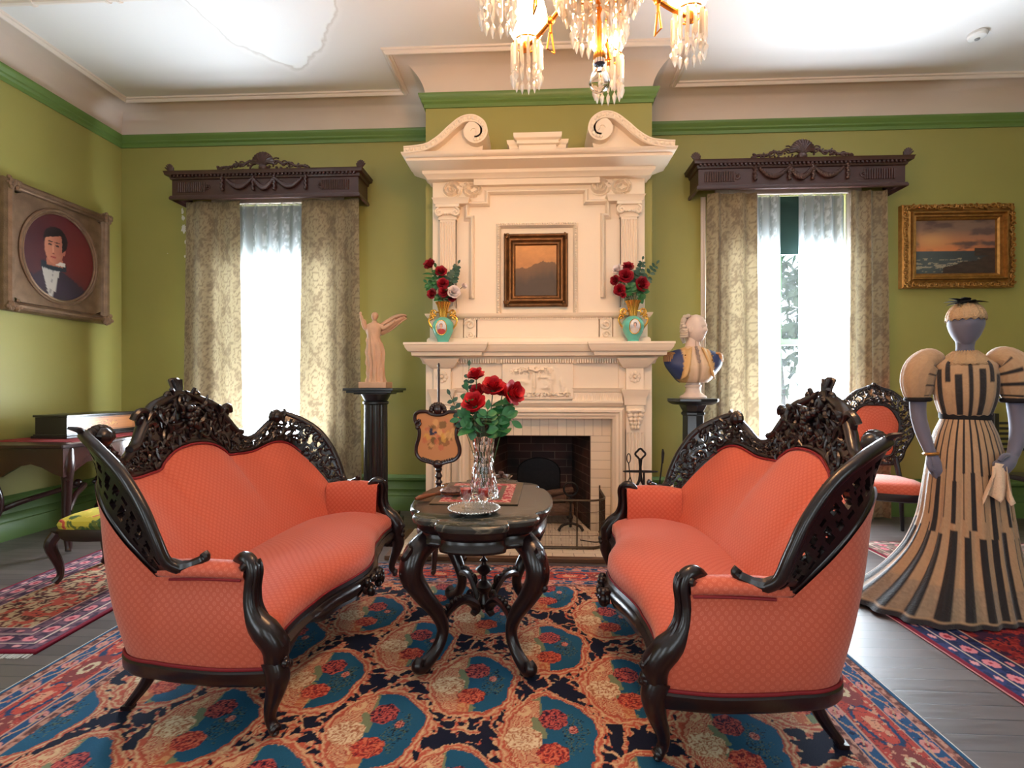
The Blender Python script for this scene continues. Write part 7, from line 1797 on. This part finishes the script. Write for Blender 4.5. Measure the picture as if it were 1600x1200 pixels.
for i in range(1, 24):
    t = PI * i / 24; z = -math.cos(t); r = math.sin(t) * (1 - .22 * max(0, -z)); hd.append([((.080) * r * math.cos(a), -.018 + .092 * r * math.sin(a) - (.012 * math.exp(-(((z + .05) / .2) ** 2)) * math.exp(-(math.cos(a) / .25) ** 2) if math.sin(a) < 0 else 0), 1.540 + .120 * z) for a in [2 * PI * k / 40 for k in range(40)]])
m = MB().grid(hd, cv=True); m.f.append(tuple(range(40))[::-1]); m.f.append(tuple(22 * 40 + k for k in range(40))); obj('head', m, M_felt, mq)
# arms: skinned single surface each with mitten hand and thumb
def arm(pts, rad, s):
    m = MB().tube(cr(pts, 6), list(np.interp(np.linspace(0, 1, (len(pts) - 1) * 6 + 1), np.linspace(0, 1, len(rad)), rad)), 16, up=(0, -1, 0)); return m
AL = [(-.165, .0, 1.28), (-.20, .0, 1.16), (-.205, -.005, 1.05), (-.190, -.03, .95), (-.168, -.06, .86), (-.155, -.07, .825), (-.142, -.075, .785), (-.130, -.075, .74), (-.122, -.07, .705), (-.120, -.068, .69)]
RL = [.045, .042, .038, .036, .028, .026, .036, .040, .030, .010]
am_ = arm(AL, RL, -1); am_.tube(cr([(-.165, -.085, .81), (-.172, -.105, .77), (-.160, -.11, .735)], 4), [.014] * 4 + [.013] * 4 + [.007], 8)
for q in range(4): am_.tube(cr([(-.150 + .014 * q, -.105 + .004 * q, .75), (-.142 + .014 * q, -.100, .715), (-.134 + .012 * q, -.092, .694 - .003 * (1 - abs(q - 1.5)))], 3), [.010] * 4 + [.009] * 2 + [.007], 8)
obj('arm', am_, M_felt, mq)
AR = [(.165, .0, 1.28), (.20, .0, 1.16), (.21, -.01, 1.05), (.205, -.04, .95), (.18, -.08, .87), (.165, -.10, .84), (.14, -.125, .81), (.115, -.14, .785), (.10, -.145, .77), (.09, -.146, .765)]
am_ = arm(AR, RL, 1)
for q in range(4): am_.tube(cr([(.125 - .004 * q, -.165 + .012 * q, .80 - .010 * q), (.098, -.172 + .012 * q, .785 - .010 * q), (.082, -.16 + .012 * q, .77 - .010 * q)], 3), [.011] * 4 + [.010] * 2 + [.008], 8)
am_.tube(cr([(.15, -.115, .845), (.12, -.155, .845), (.10, -.17, .82)], 3), [.013] * 4 + [.012] * 2 + [.008], 8)
obj('arm', am_, M_felt, mq)
# bodice
blk = L3(16, 9, 14); crm = L3(164, 132, 100)
def colour_cloth(P, fn):
    A = np.array(P); return fn(A)
secs = cr([(0, 0, 1.035, .106, .088), (0, -.004, 1.07, .118, .105), (0, -.008, 1.14, .135, .118), (0, -.008, 1.22, .142, .118), (0, -.004, 1.30, .140, .108), (0, 0, 1.335, .125, .088), (0, .002, 1.36, .085, .066), (0, 0, 1.378, .056, .054), (0, -.002, 1.39, .048, .048)], 8)
n = 140; P = []; cols = []
for (cx, cy, z, rx, ry) in secs:
    row = []
    for k in range(n):
        a = 2 * PI * k / n; f = 1 + .018 * math.sin(16 * a + 2) * max(0, min(1, (1.32 - z) * 5)); row.append((cx + rx * f * math.cos(a), cy + ry * f * math.sin(a), z))
        aa = (a / (2 * PI) * 18) % 1; idx = int(a / (2 * PI) * 18); col = crm * (.95 + .1 * R.random())
        ctr = abs(a - 1.5 * PI) < .06
        topz = 1.30 if idx % 2 else 1.24
        if ctr and z < 1.36: col = blk
        elif (.18 < aa < .80 and 1.05 < z < 1.27 + .015 * (idx % 4) and idx % 2 == 0): col = blk
        elif (.28 < aa < .72 and 1.23 < z < 1.345 and idx % 2): col = blk
        cols.append(col)
    P.append(row)
obj('bodice', MB().grid(P, cv=True), M_dress, mq, col=np.array(cols), ang=80)
obj('belt', MB().lathe([(.108, 1.02), (.113, 1.025), (.114, 1.06), (.110, 1.068), (.10, 1.068), (.10, 1.02)], 48, rfn=lambda r, z, a: r * (1 - .17 * math.sin(a) ** 2), cap=False), M_vel, mq)
# sleeves
for s in (-1, 1):
    P = []; cols = []; sec = [(.105, 1.33, .03), (.125, 1.345, .055), (.155, 1.345, .074), (.185, 1.31, .084), (.202, 1.26, .084), (.208, 1.21, .078), (.208, 1.16, .066), (.206, 1.135, .056)]
    sec = cr(sec, 5); pts = [Vector((s * a, 0, b)) for a, b, c in sec]
    for i, (a, b, c) in enumerate(sec):
        t = (pts[min(i + 1, len(pts) - 1)] - pts[max(i - 1, 0)]).normalized(); q = Vector((0, 1, 0)); w_ = t.cross(q).normalized(); row = []
        for k in range(64):
            an = 2 * PI * k / 64; rr_ = c * (1 + .035 * math.sin(14 * an) * (i / len(sec))); row.append(tuple(pts[i] + q * math.cos(an) * rr_ + w_ * math.sin(an) * rr_))
            col = crm * (.95 + .12 * R.random())
            if math.cos(an) < .3:
                v = (i / len(sec) * 5.2) % 1
                if s > 0 and .45 < v < .68 and i > 8 and math.sin(an) < .25: col = blk
                if s < 0 and .5 < v < .72 and i > 6 and math.sin(an) * s < -.35: col = blk
            cols.append(col)
        P.append(row)
    obj('puffed_sleeve', MB().grid(P, cv=True), M_dress, mq, col=np.array(cols), ang=80)
    obj('sleeve_cuff', MB().tube([(s * .206 + .054 * math.cos(t), .054 * math.sin(t), 1.128) for t in [2 * PI * k / 32 for k in range(32)]], .013, 8, closed=True, flat=1.0), M_vel, mq)
# collar lace
P = []
for i in range(6):
    v = i / 5; P.append([((.05 + .065 * v) * (1 + .04 * math.cos(14 * a) * v) * math.cos(a), -.004 + (.05 + .055 * v) * (1 + .04 * math.cos(14 * a) * v) * math.sin(a), 1.395 - .045 * v - .03 * v * v + .004 * math.cos(28 * a)) for a in [2 * PI * k / 112 for k in range(112)]])
obj('lace_collar', MB().grid(P, cv=True), M_lace, mq, solid=.003, ang=80)
# skirt with train towards the left (camera side view)
n = 300; P = []; cols = []; NZ = 120; tdir = math.radians(205)
for i in range(NZ + 1):
    v = i / NZ; z = 1.025 * (1 - v) + .004 * v; rb = np.interp(z, [0, .1, .3, .5, .7, .85, .95, 1.02, 1.03], [.285, .262, .225, .20, .178, .160, .135, .108, .106])
    row = []
    for k in range(n):
        a = 2 * PI * k / n; tr = max(0, math.cos(a - tdir)) ** 1.6 * .30 * max(0, (.55 - z) / .55) ** 2.2
        pl_ = (.035 * math.sin(22 * a + 1.5 * math.sin(3 * a)) + .02 * math.sin(9 * a + 1)) * min(1, v * 1.6) ** 1.2
        r = (rb + tr) * (1 + pl_); ry = r * (.86 + .14 * v); row.append((r * math.cos(a), ry * math.sin(a), z))
        aw = a; q = aw / (2 * PI) * 30; fr_ = q % 1; idx = int(q); j = (idx * 7) % 5 * .012
        col = crm * (.92 + .14 * R.random())
        if z > .70 + .02 * (idx % 2) + j:
            if .36 < fr_ < .60: col = blk
        elif z > .42 + .03 * (idx % 3):
            if (idx % 2 == 0 and .26 < fr_ < .78 and z < .76) or (idx % 2 and .42 < fr_ < .56 and z > .5): col = blk
        else:
            q2 = aw / (2 * PI) * 24; f2 = q2 % 1
            if .24 < f2 < .74 and z < .42 + .02 * (int(q2) % 3) and z > .03: col = blk
            elif z < .17 and z > .03: col = L3(146, 122, 98) * (.85 + .3 * R.random())
        if z < .022: col = blk * 2
        cols.append(col)
    P.append(row)
obj('skirt', MB().grid(P, cv=True), M_dress, mq, col=np.array(cols), ang=80)
# cap with ribbon
P = []
for i in range(10):
    t = (i / 9) * .50 * PI; P.append([((.086) * math.sin(t) * math.cos(a) * (1 + .03 * math.cos(16 * a) * (i / 9)), -.016 + .100 * math.sin(t) * math.sin(a) * (1 + .03 * math.cos(16 * a) * (i / 9)), 1.562 + .104 * math.cos(t) + .006 * math.cos(16 * a) * (i / 9)) for a in [2 * PI * k / 64 for k in range(64)]])
obj('lace_cap', MB().grid(P, cv=True), M_lace, mq, ang=80, solid=.003)
m = MB()
for k in range(11):
    a = 2 * PI * k / 11 + .2; p = Vector((-.012, -.05, 1.655)); d = Vector((math.cos(a), math.sin(a) * .6, R.uniform(.0, .5))); leaf(m, p, p + d * R.uniform(.07, .10), .022, (0, 0, 1))
m.ball((-.012, -.05, 1.665), (.03, .022, .022), 8, 6); obj('cap_bow', m, M_vel, mq, ang=80)
obj('bracelet', MB().tube([(-.157 + .031 * math.cos(t), -.070 + .031 * math.sin(t), .830 + .004 * math.cos(t)) for t in [2 * PI * k / 24 for k in range(24)]], .009, 8, closed=True), M_gold, mq)
hk = thing('lace_handkerchief', 'cream lace handkerchief hanging from the right hand side of the mannequin', 'handkerchief', (mx_, my_, .7), math.radians(-27))
P = []; W2, H2 = .13, .20
for i in range(22):
    v = i / 21; P.append([(.095 + (u - .5) * (.05 + .085 * v) + .012 * math.sin(9 * u + 3 * v), -.178 - .018 * math.sin(13 * u + 2 * v) * (.3 + v) + .0 * v, .805 - .7 - H2 * v * (1 - .18 * abs(math.sin(7 * u))) + .02 * math.sin(PI * u)) for u in [j / 20 for j in range(21)]])
obj('lace_cloth', MB().grid(P), mat('handkerchief_lace', rgb(226, 200, 172), .85, bump=.8, bscale=160), hk, solid=.002, ang=80)
# second mannequin, mostly outside the frame
m2 = thing('mannequin', 'mannequin in a dark green coat at the right edge, only its arm showing', 'mannequin', (3.26, 3.16, .014), math.radians(-40))
M_gcoat = mat('dark_green_coat', rgb(30, 52, 56), .75, sheen=.3, var=.15, vscale=12)
obj('body', ring_loft(cr([(0, 0, .002, .10, .10), (0, 0, .5, .11, .10), (0, 0, .9, .15, .11), (0, 0, 1.1, .135, .10), (0, 0, 1.3, .17, .11), (0, 0, 1.42, .15, .09), (0, 0, 1.48, .05, .05), (0, 0, 1.54, .045, .05)], 4), 32), M_felt, m2)
m = MB().ball((0, -.01, 1.64), (.075, .09, .115), 24, 16); obj('head', m, M_felt, m2)
obj('coat', ring_loft(cr([(0, 0, .32, .24, .20), (0, 0, .7, .20, .16), (0, 0, 1.05, .15, .115), (0, 0, 1.3, .185, .125), (0, 0, 1.40, .175, .11), (0, 0, 1.46, .085, .07), (0, 0, 1.49, .06, .058)], 5), 48, lambda a, z: .03 * math.sin(12 * a) * max(0, 1.0 - z)), M_gcoat, m2)
for s in (-1, 1):
    A = [(s * .17, 0, 1.38), (s * .225, 0, 1.25), (s * .245, -.01, 1.10), (s * .245, -.03, .98), (s * .24, -.06, .865)]
    obj('sleeve', MB().tube(cr(A, 6), [.068 - .0006 * k for k in range(25)], 16), M_gcoat, m2)
    B = [(s * .24, -.058, .885), (s * .24, -.065, .85), (s * .237, -.072, .81), (s * .232, -.078, .765), (s * .228, -.08, .735), (s * .226, -.08, .722)]
    hm_ = MB().tube(cr(B, 5), list(np.interp(np.linspace(0, 1, 26), np.linspace(0, 1, 6), [.030, .029, .042, .042, .028, .010])), 14)
    hm_.tube(cr([(s * .232, -.105, .83), (s * .222, -.125, .79), (s * .220, -.125, .762)], 4), [.014] * 4 + [.012] * 4 + [.007], 8)
    for q in range(4): hm_.tube([(s * (.245 - .012 * q), -.105 + .012 * q, .775), (s * (.242 - .012 * q), -.108 + .012 * q, .74), (s * (.238 - .01 * q), -.10 + .01 * q, .718)], [.010, .010, .007], 8)
    obj('hand', hm_, M_felt, m2)
# dark slatted bench behind
sb = thing('slatted_bench', 'dark wooden bench with horizontal slats behind the dress at the right edge', 'bench', (4.6, 4.45, 0))
for k in range(6): z = .66 + .045 * k; obj('slat', MB().box(3.95, 5.3, 4.62, 4.64, z, z + .022), M_blk, sb, world=True, bevel=.003)
obj('seat', MB().box(3.93, 5.32, 4.22, 4.60, .44, .48), M_blk, sb, world=True, bevel=.006)
for x in (3.93, 5.28):
    obj('post', MB().box(x, x + .04, 4.61, 4.65, .0008, .98), M_blk, sb, world=True, bevel=.004); obj('leg', MB().box(x, x + .04, 4.24, 4.28, .0008, .44), M_blk, sb, world=True, bevel=.004)
# ================================================================ groups of repeats
for o in COL.objects:
    if o.parent is not None or 'label' not in o: continue
    b = o.name.split('.')[0]; l = o['label']
    if b in ('red_rose', 'white_rose'):
        o['group'] = 'roses in the crystal vase' if 'crystal' in l else ('roses in the left mantel vase' if 'left mantel vase' in l else 'roses in the right mantel vase')
    elif b in ('rose_leaf_spray', 'eucalyptus_sprig'):
        o['group'] = 'greenery in the crystal vase' if 'crystal' in l else ('greenery in the left mantel vase' if 'left mantel vase' in l else 'greenery in the right mantel vase')
    else:
        g = {'fire_log': 'logs in the firebox', 'andiron': 'andirons in the firebox', 'cordial_glass': 'cordial glasses on the silver tray', 'window_drape': 'damask drapes at the back windows', 'sheer_curtain': 'lace sheers at the back windows',
             'window_pelmet': 'carved pelmets over the back windows', 'roller_blind': 'roller blinds in the back windows', 'carved_sofa': 'pair of coral sofas', 'column_pedestal': 'black pedestals beside the mantel', 'porcelain_vase': 'pair of mantel vases', 'mannequin': 'dressed mannequins'}.get(b)
        if g: o['group'] = g
